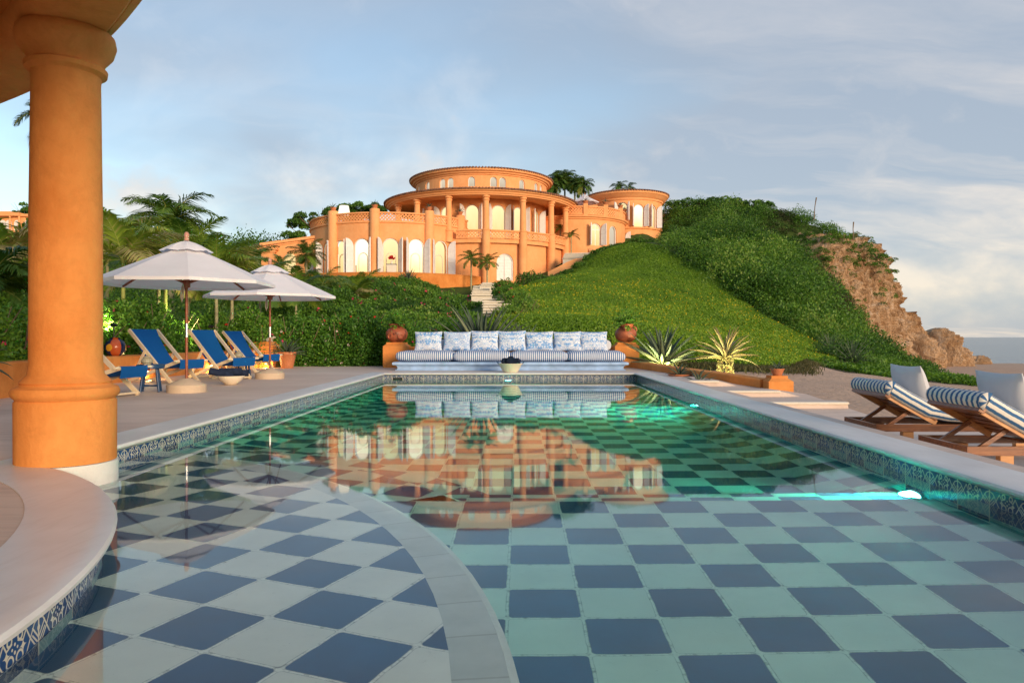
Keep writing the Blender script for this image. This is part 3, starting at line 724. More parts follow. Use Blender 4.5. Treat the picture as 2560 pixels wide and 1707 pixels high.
# left garden and far ridges
for q in [(-9,20.5,.1),(-6,22,.2),(-3,21.5,.15),(0,21.5,.15),(2.5,21.5,.15),(-10,16,.2),(-10,9,.2),(-12,2,.1),(-16,14,.6),(-20,22,1.4),(-14,30,1.6),(-30,30,3),(-28,45,5.5),(-40,20,3.5),(-45,45,8)]: cz(*q)
for q in [(240,622,100),(350,630,98),(450,635,96),(560,665,92),(640,692,84),(60,630,112),(-150,600,118),(-300,600,110),(300,680,70),(480,700,64),(100,690,75)]: cp(*q)
for q in [(-60,130,15),(-30,120,12),(-90,90,16),(-80,40,10),(-60,10,5),(-90,-10,6),(-20,-20,0),(0,-25,-.6),(10,-25,-1.2),(30,-25,-2.2)]: cz(*q)
CT = np.array(ctl)
def _phi(r2): return 0.5*r2*np.log(r2+1e-9)
def _solve():
    n = len(CT); A = np.zeros((n+3, n+3)); d2 = ((CT[:, None, :2]-CT[None, :, :2])**2).sum(-1)
    A[:n, :n] = _phi(d2) + np.eye(n)*0.6; A[:n, n] = 1; A[:n, n+1:] = CT[:, :2]; A[n, :n] = 1; A[n+1:, :n] = CT[:, :2].T
    b = np.zeros(n+3); b[:n] = CT[:, 2]; return np.linalg.solve(A, b)
TW = _solve()
def tz(x, y):
    x = np.atleast_1d(np.asarray(x, float)); y = np.atleast_1d(np.asarray(y, float)); out = np.empty(len(x))
    for i in range(0, len(x), 4000):
        X = x[i:i+4000]; Y = y[i:i+4000]
        d2 = (X[:, None]-CT[None, :, 0])**2+(Y[:, None]-CT[None, :, 1])**2
        z_ = _phi(d2) @ TW[:-3] + TW[-3] + TW[-2]*X + TW[-1]*Y
        Ys = np.maximum(Y, 1); u_ = CU+F*X/Ys       # keep the ridge line of the headland where it was surveyed
        cap = CAMZ+(CV-np.interp(u_, [1640, 1690, 1780, 1900, 1960, 2050, 2110, 2180, 2230, 2300, 2400], [568, 540, 527, 532, 543, 570, 602, 640, 700, 900, 960]))*Ys/F
        out[i:i+4000] = np.where((u_ > 1640) & (Y > 40) & (Y < 85), np.minimum(z_, cap), z_)
    return out
def tz1(x, y): return float(tz([x], [y])[0])
def in_villa(x, y): return False
def hit(u, v, y0=19.0, y1=120.0):
    Y = np.arange(y0, y1, .2); X = (u-CU)*Y/F; rz_ = CAMZ-(v-CV)*Y/F; d_ = tz(X, Y)-rz_; k_ = np.argmax(d_ >= 0)
    if d_[k_] < 0: k_ = len(Y)-1
    return (float(X[k_]), float(Y[k_]), float(tz([X[k_]], [Y[k_]])[0]))
# classification: right-of-line functions in plan
FOOT = [(3.6,19.5),(4.6,18.3),(6.0,18.4),(7.6,20.0),(10.0,25.5),(13.0,27.5),(17.5,30),(24,37),(31,46),(36,56)]      # foot of the green slope
def sand_mask(x, y):
    """1 on sand, 0 on green"""
    fx = np.array([p[0] for p in FOOT]); fy = np.array([p[1] for p in FOOT])
    yl = np.interp(x, fx, fy); m_ = (x > 3.4) & (y < yl)
    return m_ | (x > 31.5) & (y > 48) | (x > 36)
gx = np.concatenate([np.arange(-140, -30, 2.5), np.arange(-30, 48, 0.6), np.arange(48, 110, 2.5)])
gy = np.concatenate([np.arange(-30, 6, 2), np.arange(6, 80, 0.6), np.arange(80, 150, 2.5)])
XX, YY = np.meshgrid(gx, gy); xf, yf = XX.ravel(), YY.ravel(); zf_ = tz(xf, yf)
inp = (xf > -3.9) & (xf < 3.4) & (yf > -5) & (yf < 17.6); zf_ = np.where(inp, -3.0, zf_)
und = (xf > -7.3) & (xf < 5.2) & (yf < 19.4) & (yf > -9) & (xf < np.where(yf > 14, 3.9, 4.5)); zf_ = np.where(und & ~inp, np.minimum(zf_, -0.75), zf_)
cyl = np.array([40, 48, 52, 55, 58, 61, 64, 68, 72, 85, 110]); cxl = np.array([60, 37, 33.0, 31.4, 30.2, 29.4, 28.6, 28.2, 28.8, 24, 22])
kk = np.clip((xf-np.interp(yf, cyl, cxl))/1.6, 0, 1); kk = np.where(yf < 41, 0, kk); kk = kk*kk*(3-2*kk); zf_ = zf_*(1-kk)+(-2.22-0.02*np.clip(xf-62, 0, 100)-.035*np.clip(yf-84, 0, 50))*kk
sm = sand_mask(xf, yf)
rough_ = np.where(sm, 0.05, 0.12)
hn = np.sin(xf*1.7+np.sin(yf*1.3))*np.cos(yf*1.9+np.sin(xf*0.9)); zf_ = zf_ + hn*rough_*np.where(yf > 9, 1, 0)*(~inp)
green = np.where(sm, 0.0, 1.0)
W_ = len(gx); idx = np.arange(W_*len(gy)).reshape(len(gy), W_)
Fq = np.stack([idx[:-1, :-1], idx[:-1, 1:], idx[1:, 1:], idx[1:, :-1]], -1).reshape(-1, 4)
struct(np_mesh('terrain', np.stack([xf, yf, zf_], 1), Fq, 'ground_mix', None, green, True))
# sea
SEAZ = -2.45
mb = MB(); q = [(-4000, 60), (60, 70), (40, -400), (9000, -400), (14000, 30000), (-14000, 30000)]
struct(MB().add([(8, -300, SEAZ), (12000, -300, SEAZ), (12000, 30000, SEAZ), (-12000, 30000, SEAZ), (-12000, 160, SEAZ), (8, 60, SEAZ)], [(0,1,2,3,4,5)]).build('sea', 'sea_water'))
# ------------------------------------------------------------ villa on the hill
def attach(o, parent, pose=None):
    o.parent = parent; o.matrix_parent_inverse = Matrix.Translation(-Vector(pose or parent['base'])); return o
VILLA = thing('villa', 'large orange round villa with columned loggia and tiled roofs on the hill', 'villa', (-3.0, 68.0, 5.4)); VB = Vector((-3.0, 68.0, 5.4))
def vp(mb, name, mat='villa_stucco', parent=None, smooth=False, label=None):
    o = mb.build(name, mat, None, smooth)
    if parent is None: o.parent = VILLA; o.matrix_parent_inverse = Matrix.Translation(-VB)
    else: o.parent = parent; o.matrix_parent_inverse = Matrix.Identity(4)
    if label: o['label'] = label
    return o
def ang(c, r, u):
    best = None
    for k in range(-1790, 0):
        a = R(k/10); x = c[0]+r*math.cos(a); y = c[1]+r*math.sin(a)
        if x*math.cos(a)+y*math.sin(a) > 0: continue
        e = abs(CU+F*x/y-u)
        if best is None or e < best[0]: best = (e, a)
    return best[1]
def hole_outline(w, zs, zp, n=10):
    h = w/2; pts = [(-h, zs), (-h, zp)]
    for i in range(1, n): t_ = PI-PI*i/n; pts.append((h*math.cos(t_), zp+h*math.sin(t_)))
    return pts+[(h, zp), (h, zs)]
def on(c, r, a, s, z, dr=0.0): b = a+s/r; return (c[0]+(r+dr)*math.cos(b), c[1]+(r+dr)*math.sin(b), z)
def cwall(c, r, a0, a1, z0, z1, ops, name='wall', depth=0.32, step=R(4), mat='villa_stucco'):
    mb = MB(); br = {a0, a1}; n = max(2, int((a1-a0)/step))
    for i in range(n+1): br.add(a0+(a1-a0)*i/n)
    for ac, w, zs, zp in ops:
        for i in range(11): br.add(ac+(w/2)*math.cos(PI*i/10)/r)
    br = sorted(b for b in br if a0-1e-9 <= b <= a1+1e-9)
    for b0, b1 in zip(br[:-1], br[1:]):
        if b1-b0 < 1e-7: continue
        m_ = (b0+b1)/2; op = None
        for o_ in ops:
            if abs(m_-o_[0])*r < o_[1]/2: op = o_
        pt = lambda b, z: (c[0]+r*math.cos(b), c[1]+r*math.sin(b), z)
        if op is None: mb.add([pt(b0, z0), pt(b1, z0), pt(b1, z1), pt(b0, z1)], [(0,1,2,3)])
        else:
            ac, w, zs, zp = op
            hz = lambda b: zp+math.sqrt(max(0, (w/2)**2-((b-ac)*r)**2))
            if zs > z0+0.01: mb.add([pt(b0, z0), pt(b1, z0), pt(b1, zs), pt(b0, zs)], [(0,1,2,3)])
            mb.add([pt(b0, hz(b0)), pt(b1, hz(b1)), pt(b1, z1), pt(b0, z1)], [(0,1,2,3)])
    for ac, w, zs, zp in ops:
        o_ = hole_outline(w, zs, zp); o_.append(o_[0])
        for (s0, y0), (s1, y1) in zip(o_[:-1], o_[1:]):
            mb.add([on(c, r, ac, s0, y0), on(c, r, ac, s1, y1), on(c, r, ac, s1, y1, -depth), on(c, r, ac, s0, y0, -depth)], [(0,1,2,3)])
    return vp(mb, name, mat)
def window(c, r, ac, w, zs, zp, pane='lit_interior', shutters=(), depth=0.32, name='window', frame=0.07, thr=1.8, mull=False):
    o_ = hole_outline(w, zs, zp); top = zp+w/2
    mb = MB(); inner = [(s*(1-2*frame/w), zs if i in (0, len(o_)-1) else zp+(z-zp)*(1-2*frame/w)) for i, (s, z) in enumerate(o_)]
    for i in range(len(o_)-1):
        a_, b_, d_, e_ = o_[i], o_[i+1], inner[i+1], inner[i]
        mb.add([on(c, r, ac, *a_, -.10), on(c, r, ac, *b_, -.10), on(c, r, ac, *d_, -.10), on(c, r, ac, *e_, -.10)], [(0,1,2,3)])
        mb.add([on(c, r, ac, *e_, -.10), on(c, r, ac, *d_, -.10), on(c, r, ac, *d_, -.2), on(c, r, ac, *e_, -.2)], [(0,1,2,3)])
    if mull:
        for s0, s1, za, zb in ((-.035, .035, zs, top-.03), (-w/2, w/2, zp-.04, zp+.04)):
            mb.add([on(c, r, ac, s0, za, -.13), on(c, r, ac, s1, za, -.13), on(c, r, ac, s1, zb, -.13), on(c, r, ac, s0, zb, -.13)], [(0,1,2,3)])
    f = vp(mb, name, 'frame_white')
    mb = MB(); vs = [on(c, r, ac, s, z, -depth+.01) for s, z in o_]; cen = on(c, r, ac, 0, (zs+top)/2, -depth+.01)
    uv = [(s/w+.5, (z-zs)/(top-zs)) for s, z in o_]; n = len(o_)
    mb.add(vs+[cen], [(i, (i+1) % n, n) for i in range(n)], [[uv[i], uv[(i+1) % n], (.5, .5)] for i in range(n)])
    vp(mb, 'pane', pane, f)
    if depth > .4:
        mb = MB(); k_ = .30*w; q = [(k_*math.cos(PI*i/10), zs+1.25+k_*math.sin(PI*i/10)) for i in range(11)]; q = [(k_, zs)]+q+[(-k_, zs)]
        mb.tube([on(c, r, ac, s, z, -depth+.05) for s, z in q], .035, 5); vp(mb, 'inner_arch', 'cream_stone', f)
    for side, th in shutters:
        hw = w/2; h_ = on(c, r, ac, side*hw, 0, .03); b = ac+side*hw/r
        n_ = Vector((math.cos(b), math.sin(b), 0)); t_ = Vector((-math.sin(b), math.cos(b), 0))
        d_ = t_*(-side)*math.cos(R(th)) + n_*math.sin(R(th)); nn = d_.cross(Vector((0, 0, 1)))
        mb = MB(); pts = [(0, zs+.03)]+[(hw*(1-math.cos(PI/2*i/8)), zp+hw*math.sin(PI/2*i/8)) for i in range(9)]+[(hw*.985, zs+.03)]
        m_ = len(pts); H = Vector((h_[0], h_[1], 0))
        for off in (-.025, .025): 
            for x, z in pts: mb.v.append(tuple(H+d_*x+Vector((0, 0, z))+nn*off))
        for base in (0, m_):
            q = tuple(base+i for i in range(m_)); mb.f.append(q); mb.mi.append(0); mb.uv[len(mb.f)-1] = [(x/hw, z) for x, z in pts]
        for i in range(m_):
            j = (i+1) % m_; mb.f.append((i, j, m_+j, m_+i)); mb.mi.append(0); mb.uv[len(mb.f)-1] = [(0, 0)]*4
        # stiles and rails, proud of the louvres
        for x0, x1, za, zb in ((0.0, .06, zs+.03, zp), (hw-.07, hw-.012, zs+.03, zp+hw*.9), (.05, hw-.06, zs+.03, zs+.16), (.05, hw-.06, zs+1.0, zs+1.1), (.05, hw-.06, zp-.06, zp+.04)):
            P4 = [tuple(H+d_*x+Vector((0, 0, z))+nn*o2) for o2 in (-.04, .04) for x, z in ((x0, za), (x1, za), (x1, zb), (x0, zb))]
            mb.add(P4, [(0,1,2,3), (4,5,6,7), (0,1,5,4), (1,2,6,5), (2,3,7,6), (3,0,4,7)], [[(0, 0)]*4]*6)
        for k_ in range(1, 6):
            an = PI/2*k_/6; p0 = H+d_*(hw*.97-hw*.25*math.cos(an))+Vector((0, 0, zp+.03+hw*.25*math.sin(an))); p1 = H+d_*(hw*.97-hw*.9*math.cos(an))+Vector((0, 0, zp+.03+hw*.88*math.sin(an)))
            b0 = len(mb.v); mb.beam(p0, p1, .03, .075)
        for i_ in range(len(mb.f)):
            if i_ not in mb.uv: mb.uv[i_] = [(0, 0)]*len(mb.f[i_])
        vp(mb, 'shutter', 'shutter_white', f)
    return f
def lattice(c, r, a0, a1, z0, z1, name='balustrade', pitch=.27, parent_mat='villa_stucco', rail=True):
    mb = MB(); L = (a1-a0)*r; h = z1-z0
    def bar(s0, za, s1, zb):
        n = 3; p = [on(c, r, a0, s0+(s1-s0)*i/n, za+(zb-za)*i/n) for i in range(n+1)]
        for a_, b_ in zip(p[:-1], p[1:]): mb.beam(a_, b_, .09, .055, (math.cos(a0), math.sin(a0), 0))
    s = -h
    while s < L:
        for sg in (1, -1):
            A = (s, z0); B = (s+h, z1)
            s0, za, s1, zb = s, z0, s+h, z1
            if s0 < 0: za += -s0; s0 = 0
            if s1 > L: zb -= (s1-L); s1 = L
            if s1-s0 > .05:
                if sg > 0: bar(s0, za, s1, zb)
                else: bar(L-s0, za, L-s1, zb)
        s += pitch
    o = vp(mb, name)
    if rail:
        mb = MB(); mb.lathe([(r-.11, z1-.02), (r+.11, z1-.02), (r+.13, z1+.05), (r+.09, z1+.11), (r-.09, z1+.11), (r-.13, z1+.05), (r-.11, z1-.02)], c, a0, a1, 14)
        vp(mb, 'handrail', 'villa_stucco', o)
        vp(MB().lathe([(r-.1, z0-.02), (r+.1, z0-.02), (r+.1, z0+.04), (r-.1, z0+.04)], c, a0, a1, 14), 'bottom_rail', 'villa_stucco', o)
    return o
def pier(c, r, a, rad, z0, z1, name='pilaster'):
    x, y = c[0]+r*math.cos(a), c[1]+r*math.sin(a)
    return vp(MB().lathe([(rad, z0), (rad, z1-.1), (rad*.9, z1-.03), (rad*.5, z1), (0, z1+.01)], (x, y), n=20), name, smooth=True)
def tile_edge(mb, c, r, z, a0=0, a1=2*PI, pitch=.27):
    n = int((a1-a0)*r/pitch)
    for i in range(n):
        a = a0+(a1-a0)*(i+.5)/n; ca, sa = math.cos(a), math.sin(a)
        p0 = (c[0]+(r+.10)*ca, c[1]+(r+.10)*sa, z+.02); p1 = (c[0]+(r-.7)*ca, c[1]+(r-.7)*sa, z+.16)
        mb.tube([p0, p1], .085, 6)
def roof(c, r, z, rise, name='roof'):
    mb = MB().lathe([(r-.02, z-.06), (r+.06, z), (r-.05, z+.05), (r*.5, z+rise*.55), (0, z+rise)], c, n=72)
    tile_edge(mb, c, r, z); return vp(mb, name, 'roof_tile')

# left wing: round drum with arched doors below a lattice terrace
CL = (-10.97, 65.3); RL = 7.3; ZB = 5.88
lw_us = [(849, 1.15), (902.8, 1.3), (976.7, 1.3), (1041.8, 1.3), (1104, 1.3)]
ops = [(ang(CL, RL, u), w, ZB+.02, 8.02) for u, w in lw_us]; a_first = ops[0][0]
ops = [(ang(CL, RL, 824)-.05, 1.1, ZB+.02, 8.02)] + ops + [(ang(CL, RL, 1147)+.06, 1.2, ZB+.02, 8.02)]
cwall(CL, RL, R(-176), R(-8), ZB-.8, 9.94, ops)
for i, (a, w, zs, zp) in enumerate(ops):
    big = i in (2, 4); window(CL, RL, a, w, zs, zp, 'bright_interior' if big else 'lit_interior', ((-1, 112), (1, 112)) if i not in (1, 2, 5) else ((-1, 128), (1, 118)), depth=.45)
ap = [ang(CL, RL, u) for u in (833, 937, 1073, 1150)]
for a in ap: pier(CL, RL+.02, a, .40, ZB-.6, 11.0)
vp(MB().lathe([(RL+.0, 9.86), (RL+.10, 9.90), (RL+.10, 9.97), (RL-.4, 9.98), (0.1, 9.96)], CL, R(-180), R(0), 40), 'terrace_floor', smooth=False)
for a, b in zip([R(-176)]+ap, ap+[R(-22)]): lattice(CL, RL-.02, a+(.05 if a != R(-176) else 0), b-.05, 9.98, 10.62)
# sloping far-left wing wall
def panel(pts, y0, y1, name, mat='villa_stucco'):
    mb = MB(); n = len(pts); vs = [(x, y, z) for y, dd in ((y0, 0), (y1, 0)) for x, z in pts]
    return vs
LW0 = Vector((-21.2, 61.0, 0)); LW1 = Vector((-16.2, 61.5, 0))
mb = MB(); t_ = (LW1-LW0).normalized(); n_ = Vector((t_.y, -t_.x, 0))
def lw(s, z, o=0.0): p = LW0+(LW1-LW0)*s+n_*o; return (p.x, p.y, z)
def flatwall(ops_, z0, zt0, zt1, name, thick=.35):
    mb = MB(); L = (LW1-LW0).length; br = {0.0, 1.0}
    for sc, w, zs, zp in ops_:
        for i in range(11): br.add(sc+(w/2)*math.cos(PI*i/10)/L)
    br = sorted(br); zt = lambda s: zt0+(zt1-zt0)*s
    for b0, b1 in zip(br[:-1], br[1:]):
        m_ = (b0+b1)/2; op = next((o for o in ops_ if abs(m_-o[0])*L < o[1]/2), None)
        if op is None: mb.add([lw(b0, z0), lw(b1, z0), lw(b1, zt(b1)), lw(b0, zt(b0))], [(0,1,2,3)])
        else:
            sc, w, zs, zp = op; hz = lambda s: zp+math.sqrt(max(0, (w/2)**2-((s-sc)*L)**2))
            mb.add([lw(b0, z0), lw(b1, z0), lw(b1, zs), lw(b0, zs)], [(0,1,2,3)]); mb.add([lw(b0, hz(b0)), lw(b1, hz(b1)), lw(b1, zt(b1)), lw(b0, zt(b0))], [(0,1,2,3)])
    mb.add([lw(0, zt0+.002), lw(1, zt1+.002), lw(1, zt1+.002, -2.5), lw(0, zt0+.002, -2.5)], [(0,1,2,3)])
    mb.add([lw(0, z0), lw(0, zt0), lw(0, zt0, -2.5), lw(0, z0, -2.5)], [(0,1,2,3)])
    vp(mb, name)
    for (sc, w, zs, zp), pm in zip(ops_, ('lit_interior', 'shutter_white')):
        o_ = hole_outline(w, zs, zp); q = [lw(sc+s/L, z, -.18) for s, z in o_]; cen = lw(sc, (zs+zp)/2, -.18); k = len(o_)
        m2 = MB()
        for i in range(k): m2.add([q[i], q[(i+1) % k], lw(sc+o_[(i+1) % k][0]/L, o_[(i+1) % k][1]), lw(sc+o_[i][0]/L, o_[i][1])], [(0,1,2,3)])
        f = vp(m2, 'window', 'frame_white'); m2 = MB()
        m2.add(q+[cen], [(i, (i+1) % k, k) for i in range(k)], [[(.2, .3), (.7, .3), (.5, .6)]]*k); vp(m2, 'pane', pm, f)
flatwall([(.42, .95, 6.1, 7.35), (.78, .9, 6.05, 6.65)], 5.0, 8.4, 9.25, 'side_wall')
mb = MB()
mb.beam(lw(-.06, 8.50, .06), lw(1.0, 9.32, .06), .3, .22); mb.beam(lw(-.06, 8.28, .03), lw(1.0, 9.1, .03), .14, .10)
vp(mb, 'coping')
mb = MB(); mb.box(LW0.x-.15, LW0.x+.95, LW0.y-.25, LW0.y+.3, 5.2, 7.85); mb.box(LW0.x-.28, LW0.x+1.08, LW0.y-.38, LW0.y+.4, 7.85, 8.02); mb.box(LW0.x-.42, LW0.x+1.22, LW0.y-.5, LW0.y+.5, 8.02, 8.22)
vp(mb, 'corner_pillar')

# rotunda: lower wall, loggia, upper drum, two tiled roofs
CR = (-3.42, 68.0); RI = 6.04; RO = 8.1
ops = [(ang(CR, RO-.35, 1263), 1.45, 5.5, 7.0)]
cwall(CR, RO-.35, R(-178), R(0), 4.2, 8.62, ops)
a, w, zs, zp = ops[0]; window(CR, RO-.35, a, w, zs, zp, 'shutter_white', (), depth=.2, name='door', mull=True)
vp(MB().lathe([(RO-.05, 8.55), (RO-.05, 8.88), (RI-.2, 8.88)], CR, R(-180), R(2), 60), 'balcony_floor')
acol = [ang(CR, RO, u) for u in (996, 1043, 1122, 1215.3, 1307.4, 1377.8)]+[ang(CR, RO, 1414)]
acol[-1] = max(acol[-1], acol[-2]+R(20))
for i, a in enumerate(acol):
    x, y = CR[0]+RO*math.cos(a), CR[1]+RO*math.sin(a)
    lowz = 4.6 if i > 2 else 8.6
    c_ = vp(MB().lathe([(.29, 9.60), (.27, 9.7), (.235, 11.9), (.24, 12.0), (.30, 12.03), (.30, 12.1), (.25, 12.12), (.25, 12.2), (.34, 12.26), (.34, 12.42), (0, 12.42)], (x, y), n=18), 'column', smooth=True)
    vp(MB().lathe([(.35, lowz), (.345, 9.5), (.38, 9.53), (.38, 9.62), (.29, 9.66)], (x, y), n=18), 'column_base', 'villa_stucco', c_, smooth=True)
seg = [a for a in acol]
for a, b in zip([acol[2]+R(2)]+acol[3:-1], acol[3:]+[]):
    lattice(CR, RO, a+.045, b-.045, 8.92, 9.50)
lattice(CR, RO, acol[-1]+.045, acol[-1]+R(24), 8.92, 9.50)
ow = [(ang(CR, RI, u), w) for u, w in ((1058, 1.1), (1113, 1.1), (1179.5, 1.2), (1246.8, 1.2), (1297, 1.1), (1340, 1.1))]
ow = [(a, w, 8.9, 11.45) for a, w in ow]
cl = [(ang(CR, RI, u), .60, 13.56, 14.1) for u in (1045.6, 1068.6, 1105.6, 1125.5, 1178.7, 1234, 1256.8, 1305, 1341, 1353)]
cwall(CR, RI, R(-180), R(0), 8.7, 13.2, ow)
cwall(CR, RI+.002, R(-180), R(0), 13.2, 15.0, cl, name='drum_wall', depth=.22)
vp(MB().lathe([(RI, 8.7), (RI, 15.0)], CR, R(0), R(180), 40), 'wall')
for i, (a, w, zs, zp) in enumerate(ow):
    window(CR, RI, a, w, zs, zp, 'lit_interior', ((-1, 118), (1, 118)), depth=.3)
for a, w, zs, zp in cl: window(CR, RI+.002, a, w, zs, zp, 'dim_interior', (), depth=.2, frame=.05)
ent = [(RO-.45, 12.40), (RO+.38, 12.40), (RO+.42, 12.50), (RO+.50, 12.52), (RO+.56, 12.66), (RO+.70, 12.70), (RO+.76, 12.82)]
vp(MB().lathe([(RI-.05, 12.55), (RO-.45, 12.55)]+ent, CR, n=96), 'cornice', smooth=True)
mb = MB().lathe([(RO+.84, 12.80), (RO+.80, 12.88), (RI, 13.35)], CR, n=90); tile_edge(mb, CR, RO+.76, 12.84); vp(mb, 'roof', 'roof_tile')
vp(MB().lathe([(RI, 14.55), (RI+.10, 14.57), (RI+.12, 14.66), (RI+.26, 14.70), (RI+.32, 14.82), (RI+.50, 14.86), (RI+.55, 15.02)], CR, n=90), 'cornice', smooth=True)
roof(CR, RI+.52, 15.04, .55)

# right wing: low drum with terrace
C3 = (5.3, 71.0); R3 = 5.0
ops = [(ang(C3, R3, 1489.5), 1.1, 9.1, 10.55), (ang(C3, R3, 1533), 1.05, 8.7, 10.5), (ang(C3, R3, 1566)+.12, 1.0, 8.8, 10.45)]
cwall(C3, R3, R(-180), R(-8), 6.0, 11.7, ops)
window(C3, R3, *ops[0], 'lit_interior', ((-1, 100), (1, 118)), depth=.3, mull=True); window(C3, R3, *ops[1], 'dim_interior', (), depth=.3); window(C3, R3, *ops[2], 'lit_interior', ((-1, 100), (1, 120)), depth=.3)
vp(MB().lathe([(R3, 11.45), (R3+.12, 11.5), (R3+.12, 11.58), (R3+.28, 11.66), (R3+.30, 11.78), (R3, 11.82), (0, 11.82)], C3, R(-190), R(10), 50), 'cornice', smooth=True)
ap3 = [ang(C3, R3-.05, u) for u in (1464, 1514, 1551)]; ap3.append(ap3[-1]+R(28))
for a in ap3:
    x, y = C3[0]+(R3-.05)*math.cos(a), C3[1]+(R3-.05)*math.sin(a)
    vp(MB().box(x-.2, x+.2, y-.2, y+.2, 11.8, 12.85), 'pilaster')
for a, b in zip([ap3[0]-R(26)]+ap3[:-1], ap3): lattice(C3, R3-.05, a+.045, b-.045, 11.88, 12.55)
# link block behind the terrace
vp(MB().box(1.5, 8.0, 72.5, 76.0, 8, 14.2), 'link_wall')
# tower
C4 = (11.0, 74.0); R4 = 3.45
ops = [(ang(C4, R4, 1556), .95, 12.0, 13.35), (ang(C4, R4, 1597.5), 1.05, 11.45, 13.1), (ang(C4, R4, 1633), 1.05, 11.45, 13.1)]
cwall(C4, R4, R(-180), R(0), 9.0, 14.6, ops, step=R(6))
vp(MB().lathe([(R4, 9.0), (R4, 14.6)], C4, R(0), R(180), 24), 'wall')
window(C4, R4, *ops[0], 'lit_interior', ((-1, 110), (1, 110))); window(C4, R4, *ops[1], 'bright_interior', ((-1, 105), (1, 120))); window(C4, R4, *ops[2], 'lit_interior', ((-1, 100), (1, 125)))
vp(MB().lathe([(R4, 11.25), (R4+.14, 11.28), (R4+.16, 11.40), (R4, 11.42)], C4, R(-180), R(0), 40), 'sill', smooth=True)
vp(MB().lathe([(R4, 14.05), (R4+.10, 14.08), (R4+.14, 14.25), (R4+.32, 14.34), (R4+.45, 14.55), (R4+.62, 14.66), (R4+.66, 14.84)], C4, n=70), 'cornice', smooth=True)
roof(C4, R4+.64, 14.86, .75)
# far right annex
annex = thing('annex', 'small orange annex with sloping roof half hidden behind the tower', 'building', (16.2, 80.0, 10.5))
MB().lathe([(1.4, 0.0), (1.4, 3.1), (1.75, 3.2), (1.8, 3.4), (0, 3.5)], (-.6, 0), n=24).build('turret', 'villa_stucco', annex, smooth=True)
mb = MB(); mb.lathe([(1.85, 3.42), (1.8, 3.5), (0, 3.95)], (-.6, 0), n=24); mb.build('roof', 'roof_tile', annex)
MB().add([(.2, -1.2, 0), (3.6, -1.2, 0), (3.6, -1.2, 1.35), (.2, -1.2, 2.4), (.2, 1.2, 0), (3.6, 1.2, 0), (3.6, 1.2, 1.35), (.2, 1.2, 2.4)], [(0,1,2,3), (4,5,6,7), (1,5,6,2), (3,2,6,7), (0,4,7,3)]).build('wall', 'villa_stucco', annex)
MB().add([(.0, -1.5, 2.4), (4.0, -1.5, 1.2), (4.0, 1.5, 1.2), (0, 1.5, 2.4), (.0, -1.5, 2.62), (4.0, -1.5, 1.42), (4.0, 1.5, 1.42), (0, 1.5, 2.62)], [(0,1,2,3), (4,5,6,7), (0,1,5,4), (1,2,6,5)]).build('eave', 'villa_stucco', annex)
MB().box(.9, 1.5, -1.26, -1.2, .7, 1.7).build('shutter', 'frame_white', annex)

# terrace retaining wall in front
tw = thing('retaining_wall', 'curved orange retaining wall in front of the villa, lit yellow near the steps', 'wall', (-10.97, 55.6, 3.5))
mb = MB(); prof = [(9.55, 1.6), (9.55, 5.62), (9.60, 5.70), (9.50, 5.78), (9.25, 5.78), (9.20, 5.70), (9.20, 5.4)]
mb.lathe(prof, CL, R(-150), R(-30), 60); o = mb.build('curved_wall', 'orange_stucco', tw, smooth=True); o.matrix_parent_inverse = Matrix.Translation((10.97, -55.6, -3.5))
mb = MB().lathe([(9.2, 5.45), (7.0, 5.5)], CL, R(-165), R(-15), 60); o = mb.build('paving', 'cream_stone', tw); o.matrix_parent_inverse = Matrix.Translation((10.97, -55.6, -3.5))
# curved stair parapet between rotunda and right wing
sp = thing('stair_parapet', 'orange parapet wall sweeping down beside the villa steps', 'wall', (3.5, 60.0, 5.4))
path = [(u, v, Y, vb) for u, v, Y, vb in ((1371, 680, 58.6, 700), (1395, 668, 58.4, 700), (1420, 655, 58.2, 698), (1440, 647, 58.0, 693), (1462, 646, 58.0, 685), (1478, 652, 58.6, 672), (1484, 650, 60.0, 668), (1483, 636, 61.5, 660), (1475, 620, 62.8, 655))]
mb = MB(); top = [Vector(G(u, v, Y)) for u, v, Y, vb in path]; bot = [Vector(G(u, vb+12, Y)) for u, v, Y, vb in path]
vs = []; 
for i in range(len(top)):
    t_ = (top[min(i+1, len(top)-1)]-top[max(i-1, 0)]); n_ = Vector((t_.y, -t_.x, 0)).normalized()*.2
    vs += [tuple(bot[i]+n_), tuple(top[i]+n_), tuple(top[i]-n_), tuple(bot[i]-n_)]
mb.add(vs, [(i*4+k, (i+1)*4+k, (i+1)*4+k+1, i*4+k+1) for i in range(len(top)-1) for k in range(3)]+[(0,1,2,3)]); o = mb.build('parapet', 'villa_stucco', sp); o.matrix_parent_inverse = Matrix.Translation((-3.5, -60, -5.4))
